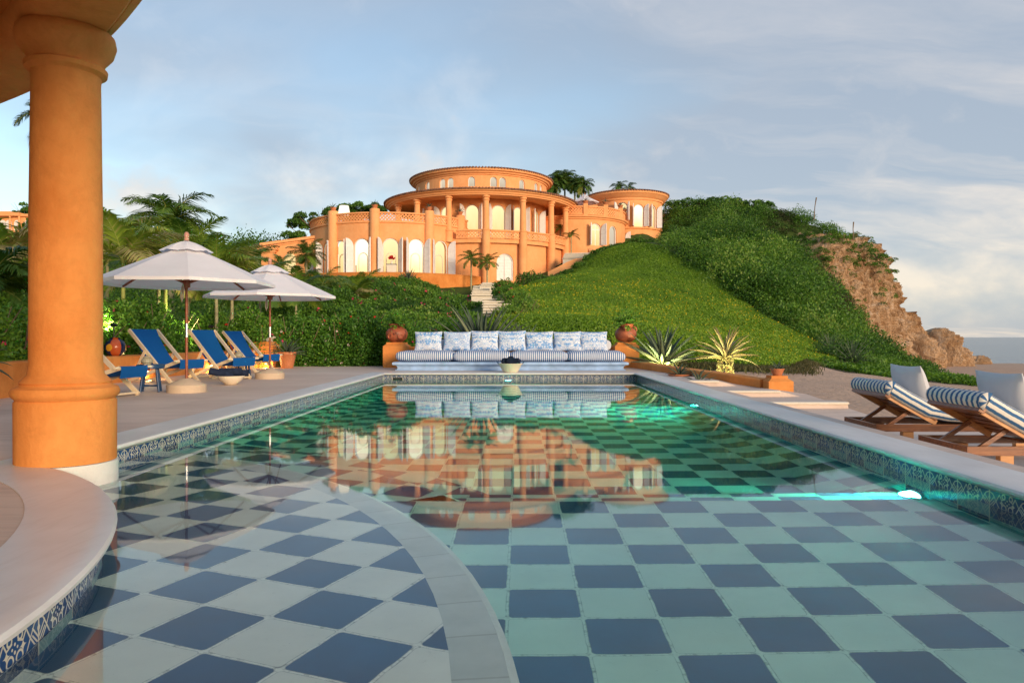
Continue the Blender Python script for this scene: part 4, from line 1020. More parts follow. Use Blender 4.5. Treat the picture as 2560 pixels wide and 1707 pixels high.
def flight(label, pts, w, n, name='stone_steps'):
    a, b = Vector(pts[0]), Vector(pts[1]); st = thing(name, label, 'steps', tuple(a)); d_ = (b-a); h = d_.copy(); h.z = 0; L = h.length; h.normalize(); s_ = Vector((h.y, -h.x, 0))
    mb = MB()
    for i in range(n):
        z = d_.z*(i+1)/n; p = h*(L*i/n); q = h*(L*(i+1)/n+.02)
        V4 = [p-s_*w/2, p+s_*w/2, q+s_*w/2, q-s_*w/2]
        vs = [(v.x, v.y, z-.6) for v in V4]+[(v.x, v.y, z-.05) for v in V4]
        mb.add(vs, [(0,1,5,4), (1,2,6,5), (2,3,7,6), (3,0,4,7), (4,5,6,7)])
        p2 = p-h*.11; V4 = [p2-s_*(w/2+.04), p2+s_*(w/2+.04), q+s_*(w/2+.04), q-s_*(w/2+.04)]
        vs = [(v.x, v.y, z-.05) for v in V4]+[(v.x, v.y, z) for v in V4]
        mb.add(vs, [(0,1,5,4), (1,2,6,5), (2,3,7,6), (3,0,4,7), (4,5,6,7), (3,2,1,0)])
    o = mb.build('treads', 'cream_stone', st); return st
def up(p, k): return (p[0], p[1], p[2]+k)
flight('pale stone steps rising between the rotunda and the orange parapet', (G(1440, 650, 60.5), G(1446, 634, 62.5)), 2.2, 5)
h0 = hit(1245, 793); h1 = hit(1243, 768); flight('lower wide flight of cream steps behind the big agave', (up(h0, .05), up(h1, .35)), 1.3, 6)
h2 = hit(1204, 766); h3 = hit(1202, 738); flight('upper flight of cream steps below the yellow-lit retaining wall', (up(h2, .25), up(h3, .45)), 1.0, 6)
h4 = hit(1218, 738); h5 = hit(1226, 728); flight('short top run of cream steps turning towards the rotunda door', (up(h4, .3), up(h5, .4)), 1.0, 3)
# distant villa on the far-left ridge
fv = thing('distant_house', 'distant orange house with white arches on the ridge left of the column', 'house', G(30, 558, 112))
mb = MB(); mb.box(-6, 4.2, 0, 6, -3, 1.0); mb.box(-6.4, 1.6, -.8, 6, 1.0, 1.5).box(1.6, 4.5, -.4, 6, 1.0, 1.35).box(-6, -1, 1, 6, 1.5, 2.0); mb.build('wall', 'villa_stucco', fv)
for i, x in enumerate((-4.6, -2.2, 0.1, 1.5)): MB().lathe([(.16, -1.6), (.14, 1.0)], (x, -.6), n=10).build('column', 'villa_stucco', fv)
for x in (-3.4, -1.4, -.5, .8, 2.4, 3.4):
    o_ = hole_outline(.95, -1.2, .0); MB().add([(x+s, -.03, z) for s, z in o_], [tuple(range(len(o_)))]).build('window', 'frame_white', fv)
MB().box(-6.2, 4.4, -1.1, -.9, -1.9, -1.25).build('balustrade', 'villa_stucco', fv)
# ------------------------------------------------------------ pavilion in the left foreground
PAV = thing('pavilion', 'orange pavilion corner with thick round column and curved eave in the left foreground', 'pavilion', (-2.945, 4.77, 0))
PV = Matrix.Translation((2.945, -4.77, 0))
col = MB().lathe([(0.2093, .62), (0.2076, 1.6), (0.1972, 2.46), (0.2007, 2.50), (0.2336, 2.52), (0.2379, 2.55), (0.2162, 2.565), (0.2249, 2.60), (0.2725, 2.66), (0.2898, 2.72), (0.2811, 2.77), (0.2595, 2.79)], n=56).build('column', 'orange_stucco', PAV, smooth=True)
MB().lathe([(0.2898, 0.0), (0.2915, .385), (0.2811, .40), (0.2855, .405), (0.3045, .425), (0.3097, .45), (0.2984, .475), (0.2595, .492), (0.2552, .50), (0.2638, .512), (0.2422, .535), (0.218, .56), (0.2093, .63)], n=56).build('column_base', 'orange_stucco', col, smooth=True)
MB().lathe([(0.2984, -1.1), (0.2984, -.004), (0.2855, -.002)], n=48).build('plinth', 'white_plaster', col, smooth=True)
c0 = (-9.69+2.945, -1.78-4.77)
MB().lathe([(9.12, 3.9), (9.12, 3.02), (9.16, 2.97), (9.12, 2.93), (9.12, 2.86), (9.16, 2.80), (9.22, 2.775), (9.58, 2.775), (9.60, 2.80), (9.60, 2.83)], c0, R(-60), R(190), 220).build('beam', 'orange_stucco', PAV, smooth=True)
MB().lathe([(9.60, 2.83), (9.62, 2.82), (9.67, 2.84), (9.70, 2.89), (9.71, 3.0), (9.71, 3.2), (9.5, 3.5)], c0, R(-60), R(190), 220).build('eave', 'orange_stucco', PAV, smooth=True)
MB().lathe([(0, 3.88), (9.3, 3.88)], c0, n=90).build('ceiling', 'orange_stucco', PAV)
MB().lathe([(9.78, 3.2), (9.6, 3.4), (0, 5.6)], c0, n=90).build('roof', 'roof_tile', PAV)
for an in (69, 94, 119, 144, 169):
    x, y = c0[0]+9.40*math.cos(R(an)), c0[1]+9.40*math.sin(R(an))
    c_ = col.copy(); COL.objects.link(c_); c_.location = (x, y, 0)
    for ch in list(kids(col)): q = ch.copy(); COL.objects.link(q); q.parent = c_

# ------------------------------------------------------------ low walls, pedestals
def sweepwall(name, label, pts, w, mat='orange_stucco'):
    """pts: (x, y, z0, z1)"""
    t_ = thing(name, label, 'wall', (pts[0][0], pts[0][1], pts[0][2])); mb = MB(); vs = []; n = len(pts)
    for i in range(n):
        a = Vector(pts[max(i-1, 0)][:2]); b = Vector(pts[min(i+1, n-1)][:2]); d_ = (b-a).normalized(); m_ = Vector((d_.y, -d_.x))*w/2
        x, y, z0, z1 = pts[i]; x -= pts[0][0]; y -= pts[0][1]; z0 -= pts[0][2]; z1 -= pts[0][2]
        c_ = .02; k_ = 1-2*c_/w
        vs += [(x+m_.x, y+m_.y, z0-.3), (x+m_.x, y+m_.y, z1-c_), (x+m_.x*k_, y+m_.y*k_, z1), (x-m_.x*k_, y-m_.y*k_, z1), (x-m_.x, y-m_.y, z1-c_), (x-m_.x, y-m_.y, z0-.3)]
    mb.add(vs, [(i*6+k, (i+1)*6+k, (i+1)*6+k+1, i*6+k+1) for i in range(n-1) for k in range(5)]+[tuple(range(6)), tuple((n-1)*6+k for k in range(5, -1, -1))])
    mb.build('wall_body', mat, t_); return t_
sweepwall('low_wall', 'long low orange wall behind the blue deck chairs', [(-6.75, 2, 0, .47), (-6.8, 6, 0, .47), (-6.9, 9.3, 0, .47), (-7.15, 12, 0, .47), (-7.3, 14.5, 0, .47), (-7.2, 17, 0, .47), (-6.95, 19.3, 0, .47)], .34)
sweepwall('low_wall', 'low orange wall curving from the right sofa pedestal down to the small pot pedestal', [(3.12, 19.3, 0, .17), (3.42, 16.8, 0, .145), (3.84, 14.5, 0, .12), (4.12, 13.9, -.05, .09), (4.5, 13.35, -.12, .04)], .3)
sweepwall('low_wall', 'orange wall across the back of the sofa between the two pedestals', [(-3.0, 19.75, 0, .55), (2.6, 19.75, 0, .55)], .3)
def pedestal(name, label, x, y, w, z0, z1, cap=.04, cat='pedestal'):
    t_ = thing(name, label, cat, (x, y, z0)); h = z1-z0; a = w/2
    mb = MB(); prof = [(a, -.05), (a, h-.10), (a-.005, h-.095), (a-.07, h-.045), (a-.075, h-.04), (a-.075, h)]
    vs = [(sx*r_, sy*r_, z) for r_, z in prof for sx, sy in ((-1,-1),(1,-1),(1,1),(-1,1))]; k = len(prof)
    mb.add(vs, [(i*4+q, i*4+(q+1) % 4, (i+1)*4+(q+1) % 4, (i+1)*4+q) for i in range(k-1) for q in range(4)]+[tuple((k-1)*4+q for q in range(4))])
    mb.build('pedestal_block', 'orange_stucco', t_); return t_
pedestal('pedestal', 'square orange pedestal at the left end of the sofa, under the clay pot', -3.24, 19.55, .64, 0, .665)
pedestal('pedestal', 'square orange pedestal at the right end of the sofa, under the clay pot', 2.86, 19.55, .64, 0, .665)
pedestal('pedestal', 'small square orange pedestal at the beach end of the low right wall', 4.65, 13.17, .44, -.125, .113)
pedestal('pedestal', 'stepped orange pedestal ending the low wall behind the second parasol', -6.75, 19.5, .62, 0, .68)

# ------------------------------------------------------------ sofa
SF = thing('sofa_bench', 'long pale blue plaster bench base under striped seat cushions', 'bench', (-.19, 17.5, 0)); sx = 2.83
mb = MB(); prof = [(0.06, 0.0), (0.06, .012), (0.10, .03), (0.115, .06), (0.10, .10), (0.075, .118), (0.07, .128), (0.015, .135), (0.0, .15), (0.0, .185), (.015, .20), (.04, .206)]
vs = []
for o_, z in prof:
    for px_, py_ in ((-sx+o_, o_), (sx-o_, o_), (sx-o_, 1.9), (-sx+o_, 1.9)): vs.append((px_, py_, z))
k = len(prof); mb.add(vs, [(i*4+q, i*4+(q+1) % 4, (i+1)*4+(q+1) % 4, (i+1)*4+q) for i in range(k-1) for q in range(4)]+[tuple((k-1)*4+q for q in range(4))])
mb.build('bench_base', 'blue_plaster', SF)
def puffbox(mb, w, d, h, e=.34, n=18, m=26, sag=.0, seed=0):
    rr = random.Random(seed); ph = [rr.uniform(0, 6) for _ in range(4)]
    sg = lambda v, p: math.copysign(abs(v)**p, v)
    vs = []
    for i in range(n+1):
        a = -PI/2+PI*i/n
        for j in range(m):
            b = 2*PI*j/m; x = sg(math.cos(a), e)*sg(math.cos(b), e*.55)*w/2; y = sg(math.cos(a), e)*sg(math.sin(b), e*.7)*d/2; z = sg(math.sin(a), .75)*h/2
            z += .012*math.sin(x*5+ph[0])*math.cos(y*7+ph[1]); vs.append((x, y, z+h/2))
    fs = [(i*m+j, i*m+(j+1) % m, (i+1)*m+(j+1) % m, (i+1)*m+j) for i in range(n) for j in range(m)]
    return mb.add(vs, fs)
names = ['first striped seat cushion from the left on the blue bench', 'second striped seat cushion from the left on the blue bench', 'third striped seat cushion from the left, behind the towel bowl', 'rightmost striped seat cushion on the blue bench']
for i in range(4):
    x = -.19+(-1.5+i)*1.385; t_ = thing('seat_cushion', names[i], 'cushion', (x, 18.22, .205), group='striped seat cushions on the bench')
    mb = MB(); puffbox(mb, 1.42, 1.32, .265, .30, 22, 90, seed=i); mb.build('cover', 'seat_stripe', t_, smooth=True)
def pillow(mb, w, h, th, n=16):
    """standing pillow in xz plane, front towards -y, base at z=0"""
    vs = []; 
    for sgn in (-1, 1):
        for i in range(n+1):
            for j in range(n+1):
                x = -1+2*i/n; z = -1+2*j/n
                t_ = max(0, (1-abs(x)**2.6)*(1-abs(z)**2.6))**.55
                px_ = x*w/2*(1-.07*(1-z*z)); pz_ = z*h/2*(1-.06*(1-x*x))
                vs.append((px_, sgn*(th/2*t_+.004)+.01*math.sin(7*x+3*z)*t_, pz_+h/2))
    N = (n+1)**2; fs = []
    for s_ in range(2):
        for i in range(n):
            for j in range(n):
                q = [s_*N+i*(n+1)+j, s_*N+(i+1)*(n+1)+j, s_*N+(i+1)*(n+1)+j+1, s_*N+i*(n+1)+j+1]; fs.append(tuple(q))
    ring = [i*(n+1) for i in range(n+1)]+[n*(n+1)+j for j in range(1, n+1)]+[i*(n+1)+n for i in range(n-1, -1, -1)]+[j for j in range(n-1, 0, -1)]
    for a, b in zip(ring, ring[1:]+ring[:1]): fs.append((a, b, N+b, N+a))
    return mb.add(vs, fs)
plab = ['leftmost', 'second from the left', 'third from the left', 'middle one of seven', 'third from the right', 'second from the right', 'rightmost']
pim = None
for i, u in enumerate((1070, 1141.3, 1211.5, 1281, 1349.7, 1419.2, 1485.7)):
    t_ = thing('floral_pillow', 'square blue and white leaf-patterned pillow on the bench, '+plab[i], 'pillow', ((u-CU)*18.35/F, 18.38, .455), group='patterned pillows along the bench'); t_.rotation_euler = (R(-13), R(random.uniform(-1.5, 1.5)), R(random.uniform(-4, 4)))
    if pim is None: pim = pillow(MB(), .70, .50, .20).build('cover', 'floral_fabric', t_, smooth=True)
    else: q = pim.copy(); COL.objects.link(q); q.parent = t_
    if i in (2, 3): t_.scale = (1, 1, 1.04)
for i in range(4):
    t_ = thing('back_cushion', ['leftmost plain white back cushion behind the patterned pillows', 'second plain white back cushion behind the patterned pillows', 'third plain white back cushion behind the patterned pillows', 'rightmost plain white back cushion, its end showing past the last pillow'][i], 'cushion', (-.11+(-1.5+i)*1.24, 18.78, .43), group='white back cushions'); t_.rotation_euler = (R(-8), 0, 0)
    mb = MB(); puffbox(mb, 1.25, .20, .31, .3, 12, 40, seed=i+9); mb.build('cover', 'white_fabric', t_, smooth=True)

# ------------------------------------------------------------ pots
def clay_pot(label, x, y, z, lugs):
    t_ = thing('clay_pot', label, 'plant pot', (x, y, z)); k = .98
    prof = [(0, .0), (.15, 0), (.165, .03), (.19, .035), (.27, .11), (.295, .20), (.29, .28), (.24, .355), (.185, .385), (.175, .40), (.205, .45), (.225, .485), (.215, .495), (.19, .47), (.16, .40), (0, .39)]
    b = MB().lathe([(r*k, zz) for r, zz in prof], n=36).build('pot_body', 'burnished_clay', t_, smooth=True)
    if lugs:
        for a in (-118, -62):
            ca, sa = math.cos(R(a)), math.sin(R(a)); MB().lathe([(.075, 0), (.072, .03), (.055, .035), (.04, .02), (0, .018)], n=18).build('round_boss', 'burnished_clay', t_, smooth=True)
            o = COL.objects[-1] if False else [c for c in kids(t_)][-1]
            o.location = (.275*ca, .275*sa, .17); o.rotation_euler = Vector((ca, sa, -.1)).to_track_quat('Z', 'Y').to_euler()
        MB().tube([(-.03, -.30, .25), (0, -.325, .22), (.03, -.30, .25)], .016, 8).build('lug_handle', 'burnished_clay', t_, smooth=True)
    else:
        MB().tube([(-.06, -.19, .43), (-.075, -.255, .41), (-.06, -.285, .36), (-.055, -.28, .31)], .022, 8).build('lug_handle', 'burnished_clay', t_, smooth=True)
        MB().tube([(.20, -.0, .43), (.255, -.0, .41), (.285, 0, .36), (.285, 0, .31)], .02, 8).build('lug_handle', 'burnished_clay', t_, smooth=True)
    # leafy fern-like planting
    cl = Cloud(); n = 60
    for i in range(n):
        a = RNG.uniform(0, 2*PI); el = RNG.uniform(.1, 1.3); L = RNG.uniform(.30, .58)
        d_ = np.array([math.cos(a)*math.cos(el), math.sin(a)*math.cos(el), math.sin(el)]); m_ = 12; ts = np.linspace(.15, 1, m_)
        C = np.array([0, 0, .44])+d_*L*ts[:, None]; C[:, 2] -= .35*L*ts**2*math.cos(el)
        side = np.cross(d_, [0, 0, 1]); side /= np.linalg.norm(side)
        for sg in (-1, 1):
            N = d_*.55+side*sg*.8+RNG.normal(scale=.15, size=(m_, 3)); cl.lv(C+N*.03, N, .075, .03, np.clip(RNG.normal(.62, .22, m_), 0, 1))
    cl.build('foliage', 'hedge_leaf', t_); return t_
clay_pot('squat burnished clay pot with round bosses and ferny plant on the left pedestal', -3.24, 19.5, .66, True)
clay_pot('burnished clay jar with handles and leafy plant on the right pedestal', 2.86, 19.5, .66, False)

def blade(V, Fq, T_, base, az, el, L, w, droop, tint0, tint1, seg=7, th=.18, curl=0.0):
    """agave blade: tapering channelled strip with thickness"""
    b0 = len(V); d = np.array([math.cos(az), math.sin(az), 0]); sd_ = np.array([-math.sin(az), math.cos(az), 0])
    for i in range(seg+1):
        t_ = i/seg; e = el-droop*t_**1.6; 
        if i == 0: p = np.array(base, float)
        else: p = p+(d*math.cos(e)+np.array([0, 0, 1])*math.sin(e))*L/seg
        nrm = -d*math.sin(e)+np.array([0, 0, 1])*math.cos(e)
        ww = w*(.62+.38*math.sin(min(1, t_/.35)*PI/2))*(1-t_**1.7)**.9+.003
        q = p+sd_*curl*t_*t_*L
        V += [q+sd_*ww/2+nrm*ww*th*1.5, q-nrm*ww*.05, q-sd_*ww/2+nrm*ww*th*1.5, q-nrm*ww*th*1.3]
        T_ += [tint0+(tint1-tint0)*t_]*4
    for i in range(seg):
        for k in range(4): Fq.append((b0+i*4+k, b0+i*4+(k+1) % 4, b0+(i+1)*4+(k+1) % 4, b0+(i+1)*4+k))
def agave(name, label, loc, n, L, w, mat='agave_leaf', el=(.15, 1.45), droop=.35, t0=.5, t1=.3, trunk=None, seed=1, cat='agave', parent=None, r0=.06, up=1.0):
    rr = np.random.default_rng(seed); V = []; Fq = []; T_ = []
    for i in range(n):
        f = (i+.5)/n; e = el[1]-(el[1]-el[0])*f**up+rr.normal(scale=.05); a = i*2.399963+rr.normal(scale=.12)
        l = L*rr.uniform(.82, 1.08)*(1 if f > .12 else .9)
        tt = float(np.clip(rr.normal(t0, .13), 0, 1))
        h0 = 0 if not trunk else trunk
        blade(V, Fq, T_, (math.cos(a)*r0*f, math.sin(a)*r0*f, h0+.02*(1-f)), a, e, l, w*rr.uniform(.85, 1.1), droop*rr.uniform(.4, 1.5), tt, float(np.clip(tt+(t1-t0), 0, 1)), curl=rr.normal(scale=.06))
    t_ = parent or thing(name, label, cat, loc)
    o = np_mesh('leaves' if parent is None else 'foliage', np.array(V), np.array(Fq), mat, t_, np.array(T_), True); 
    return t_
agave('agave', 'large spiky grey-green agave behind the middle of the sofa', (-1.05, 20.9, .15), 64, 1.75, .20, t0=.48, t1=.28, el=(.22, 1.5), droop=.25, seed=3, r0=.12)
agave('agave', 'smaller grey agave behind the sofa, right of the large one', (.15, 21.4, .15), 34, 1.15, .13, t0=.25, t1=.25, el=(.35, 1.5), droop=.2, seed=5)
agave('agave', 'pale agave tips showing behind the rightmost pillows', (2.15, 21.3, .1), 22, .95, .09, t0=.3, t1=.3, el=(.3, 1.4), seed=6)
agave('agave', 'broad-leaved agave beside the right sofa pedestal, its leaf bases lit', (3.75, 19.0, .08), 38, 1.16, .16, t0=.95, t1=.30, el=(.10, 1.5), droop=.3, seed=8, r0=.1)
ag = agave('agave', 'old yellowish agave on a scaly trunk above the low right wall', (4.72, 16.7, -.02), 40, .82, .095, mat='yellow_agave_leaf', t0=.45, t1=.95, el=(.05, 1.45), droop=.5, seed=10, trunk=.34, r0=.10)
cl = Cloud()
for k_ in range(260):
    a = RNG.uniform(0, 2*PI); z = RNG.uniform(-.05, .36); r_ = .17-.06*z; cl.lv(np.array([[math.cos(a)*r_, math.sin(a)*r_, z]]), np.array([[math.cos(a), math.sin(a), .9]]), .10, .055, np.array([RNG.uniform(.25, 1)]), .4)
cl.build('trunk', 'yellow_agave_leaf', ag)
agave('agave', 'grey agave standing on the villa terrace above the hedge', (-8.3, 55.2, 4.85), 28, 1.15, .16, t0=.2, t1=.2, el=(.3, 1.5), droop=.2, seed=12)
for i, (u, v, Y, L, lab) in enumerate(((2130, 885, 31.5, 1.2, 'grey rosette plant at the foot of the hill near the dune'), (2075, 870, 36, 1.1, 'grey rosette plant tucked below the scrub, left of the other'), (2150, 840, 42, 1.3, 'rosette plant among the scrub above the dune'))):
    x, y, z = G(u, v, Y); agave('yucca', lab, (x, y, tz1(x, y)+.1), 60, L, .045, t0=.3, t1=.55, el=(.05, 1.5), droop=.35, seed=20+i, cat='plant')
def bowlpot(label, x, y, z, r, h, n, L, w, seed, name='potted_aloe', mat='terracotta'):
    t_ = thing(name, label, 'potted plant', (x, y, z))
    MB().lathe([(0, 0), (r*.62, 0), (r*.72, h*.3), (r*.92, h*.8), (r*1.0, h*.84), (r*1.02, h), (r*.9, h), (r*.86, h*.85), (0, h*.8)], n=32).build('pot', mat, t_, smooth=True)
    g = agave(None, None, None, n, L, w, t0=.2, t1=.3, el=(.15, 1.45), droop=.7, seed=seed, parent=t_, trunk=h*.8); return t_
bowlpot('low wide terracotta bowl with an aloe beside the raised pool edge', 3.33, 15.15, -.12, .23, .16, 22, .30, .045, 31)
agave('aloe', 'bare green aloe with drooping leaves next to the bowl, by the pool edge', (3.45, 14.0, -.10), 24, .36, .05, t0=.25, t1=.35, el=(-.05, 1.45), droop=.9, seed=33, cat='aloe')
bowlpot('small terracotta pot with a tiny aloe on the beach-end pedestal', 4.65, 13.15, .113, .125, .125, 14, .19, .028, 35)
bowlpot('tall terracotta pot with a spiky agave at the end of the low left wall', -6.0, 19.0, 0, .24, .42, 40, .55, .06, 37, 'potted_agave')
pl = [('left end of the villa terrace lattice', CL, RL, ap[0], 11.02), ('second pier of the villa terrace lattice', CL, RL, ap[1], 11.02), ('third pier of the villa terrace lattice', CL, RL, ap[2], 11.02), ('last pier where the terrace lattice meets the rotunda', CL, RL, ap[3], 11.02),
      ('leftmost pillar of the small right-hand terrace', C3, R3-.05, ap3[0], 12.86), ('middle pillar of the small right-hand terrace', C3, R3-.05, ap3[1], 12.86), ('third pillar of the small right-hand terrace', C3, R3-.05, ap3[2], 12.86), ('last pillar of the small right-hand terrace by the tower', C3, R3-.05, ap3[3], 12.86)]
for i, (w_, c_, r_, a_, z_) in enumerate(pl):
    t_ = bowlpot('small potted aloe on the '+w_, c_[0]+r_*math.cos(a_), c_[1]+r_*math.sin(a_), z_-.02, .26, .28, 16, .5, .07, 40+i)
    t_['group'] = 'potted aloes along the villa terraces'

# ------------------------------------------------------------ towels in bowls
def towel_roll(label, loc, rz, L=.34, r=.062, tilt=0.0):
    t_ = thing('rolled_towel', label, 'towel', loc); t_.rotation_euler = (tilt, 0, rz)
    mb = MB(); n = 60; vs = []; turns = 3.2
    for j in range(2):
        y = (-L/2, L/2)[j]
        for i in range(n+1):
            f = i/n; a = f*turns*2*PI; rr = r*(.12+.88*f); vs.append((rr*math.cos(a), y, rr*math.sin(a)+r))
    fs = [(i, i+1, n+1+i+1, n+1+i) for i in range(n)]; mb.add(vs, fs)
    mb.lathe([(r*.985, -L/2+.006), (r*.6, -L/2+.012), (0, -L/2+.014)], n=28); k = len(vs)
    mb.v[k:] = [(x, z, y+r) for x, y, z in mb.v[k:]]
    mb.lathe([(r*.985, L/2-.006), (r*.6, L/2-.012), (0, L/2-.014)], n=28); k2 = k+28*3
    mb.v[k2:] = [(x, z, y+r) for x, y, z in mb.v[k2:]]
    mb.build('towel', 'navy_towel', t_, smooth=True); return t_
b1 = thing('towel_bowl', 'cream enamel tub with blue handles at the far pool edge, holding rolled towels', 'bowl', (-.18, 16.62, .004))
MB().lathe([(0, 0), (.15, 0), (.175, .02), (.255, .175), (.285, .195), (.285, .205), (.25, .20), (.165, .03), (0, .02)], n=40).build('bowl_body', 'cream_enamel', b1, smooth=True)
for s_ in (-1, 1): MB().tube([(s_*.265, -.05, .19), (s_*.30, -.04, .235), (s_*.315, 0, .245), (s_*.30, .04, .235), (s_*.265, .05, .19)], .011, 8).build('handle', 'navy_paint', b1, smooth=True)
towel_roll('left rolled navy towel in the tub at the far pool edge', (-.295, 16.62, .165), R(8), .34, .082); towel_roll('middle rolled navy towel in the tub at the far pool edge', (-.175, 16.55, .205), R(-2), .34, .085); towel_roll('right rolled navy towel in the tub at the far pool edge', (-.05, 16.62, .165), R(-8), .34, .082)
b2 = thing('towel_bowl', 'shallow cream bowl on the deck between the two parasol bases', 'bowl', (-4.85, 12.35, .002))
MB().lathe([(0, 0), (.08, 0), (.10, .01), (.17, .07), (.215, .13), (.222, .15), (.21, .15), (.16, .08), (0, .03)], n=40).build('bowl_body', 'cream_enamel', b2, smooth=True)
towel_roll('folded navy towel hanging over the left rim of the deck bowl', (-5.0, 12.27, .13), R(-62), .38, .065, R(-14)); towel_roll('rolled navy towel lying along the middle of the deck bowl', (-4.86, 12.36, .145), R(-70), .36, .07); towel_roll('rolled navy towel on the right side of the deck bowl', (-4.74, 12.42, .13), R(-80), .30, .062)

# ------------------------------------------------------------ parasols
def parasol(label, x, y, rz=0.0):
    t_ = thing('parasol', label, 'parasol', (x, y, 0), rz, 'white parasols on the pool deck')
    MB().lathe([(0, 0), (.27, 0), (.272, .108), (.262, .116), (.15, .165), (.06, .20), (.045, .205)], n=48).build('base', 'concrete_base', t_, smooth=True)
    MB().lathe([(.019, .19), (.019, 2.2)], n=14).build('pole', 'mast_wood', t_, smooth=True)
    MB().lathe([(.0225, .80), (.0225, 1.0)], n=14).build('joint_sleeve', 'steel', t_, smooth=True)
    MB().lathe([(.032, 2.21), (.036, 2.235), (.028, 2.25), (.036, 2.27), (.034, 2.31), (.018, 2.335), (0, 2.34)], n=16).build('finial', 'finial_wood', t_, smooth=True)
    n = 8; Rr = 1.24; ze = 1.60; zt = 2.15
    mb = MB(); m = 8; sub = 6; prof = lambda f: zt-(zt-ze)*(f**1.06)
    ring = []
    for k in range(m+1):
        f = .16+.84*k/m
        for i in range(n*sub):
            a = 2*PI*i/(n*sub)+PI/8; q = (i % sub)/sub
            sag = 4*q*(1-q)
            # straight edge between ribs
            edge = math.cos(PI/8)/math.cos(((i % sub)/sub-.5)*PI/4)
            r_ = Rr*f*edge; z = prof(f)-.035*f*sag*(1-f*.4)+.018*sag*f**4
            ring.append((r_*math.cos(a), r_*math.sin(a), z))
    N = n*sub; fs = [(k*N+i, k*N+(i+1) % N, (k+1)*N+(i+1) % N, (k+1)*N+i) for k in range(m) for i in range(N)]
    mb.add(ring, fs); b = m*N
    lo = [(x_*1.002, y_*1.002, z_-.045) for x_, y_, z_ in ring[b:]]; mb.add(ring[b:]+lo, [(i, (i+1) % N, N+(i+1) % N, N+i) for i in range(N)])
    can = mb.build('canopy', 'white_canvas', t_); can.data.polygons.foreach_set('use_smooth', [True]*len(can.data.polygons)); can.data.set_sharp_from_angle(angle=R(9))
    mb = MB(); ring = []
    for k in range(5):
        f = .025+.27*k/4
        for i in range(N):
            a = 2*PI*i/N+PI/8; q = (i % sub)/sub; edge = math.cos(PI/8)/math.cos((q-.5)*PI/4); sag = 4*q*(1-q)
            ring.append((Rr*f*edge*math.cos(a), Rr*f*edge*math.sin(a), 2.205-(f-.02)*.34-.32*max(0, f-.12)-.02*sag*f*3+.003*math.sin(i*2.3+k)))
    mb.add(ring, [(k*N+i, k*N+(i+1) % N, (k+1)*N+(i+1) % N, (k+1)*N+i) for k in range(4) for i in range(N)]); mb.build('vent_cap', 'white_canvas', can, smooth=True)
    for i in range(n):
        a = 2*PI*i/n+PI/8; ca, sa = math.cos(a), math.sin(a)
        rb = MB().beam((.05*ca, .05*sa, 2.10), (Rr*.985*ca, Rr*.985*sa, ze-.03), .018, .028).build('rib', 'mast_wood', t_)
        MB().beam((.05*ca, .05*sa, 1.60), (.62*ca, .62*sa, 1.845), .016, .026).build('strut', 'mast_wood', rb)
    MB().lathe([(.02, 1.52), (.05, 1.53), (.055, 1.62), (.03, 1.66), (.02, 1.70)], n=16).build('hub', 'mast_wood', t_, smooth=True)
    MB().tube([(-.025, -.03, 1.60), (-.055, -.05, 1.48), (-.06, -.05, 1.38), (-.045, -.05, 1.32), (-.03, -.05, 1.38), (-.03, -.045, 1.50), (-.02, -.03, 1.58)], .012, 6).build('pull_cord', 'rope', t_, smooth=True)
    return t_
pA = parasol('nearer white parasol, right behind the orange column', -4.85, 10.7, R(3))
pB = dup(pA, (-4.82, 14.2, 0), R(-14), 'second white parasol, further along the row of deck chairs')
pC = dup(pA, (6.42, 70.8, 11.82), R(10), 'small white parasol on the villa terrace beside the tower'); pC.scale = (1.12, 1.12, 1.25)
if 'group' in pC: del pC['group']

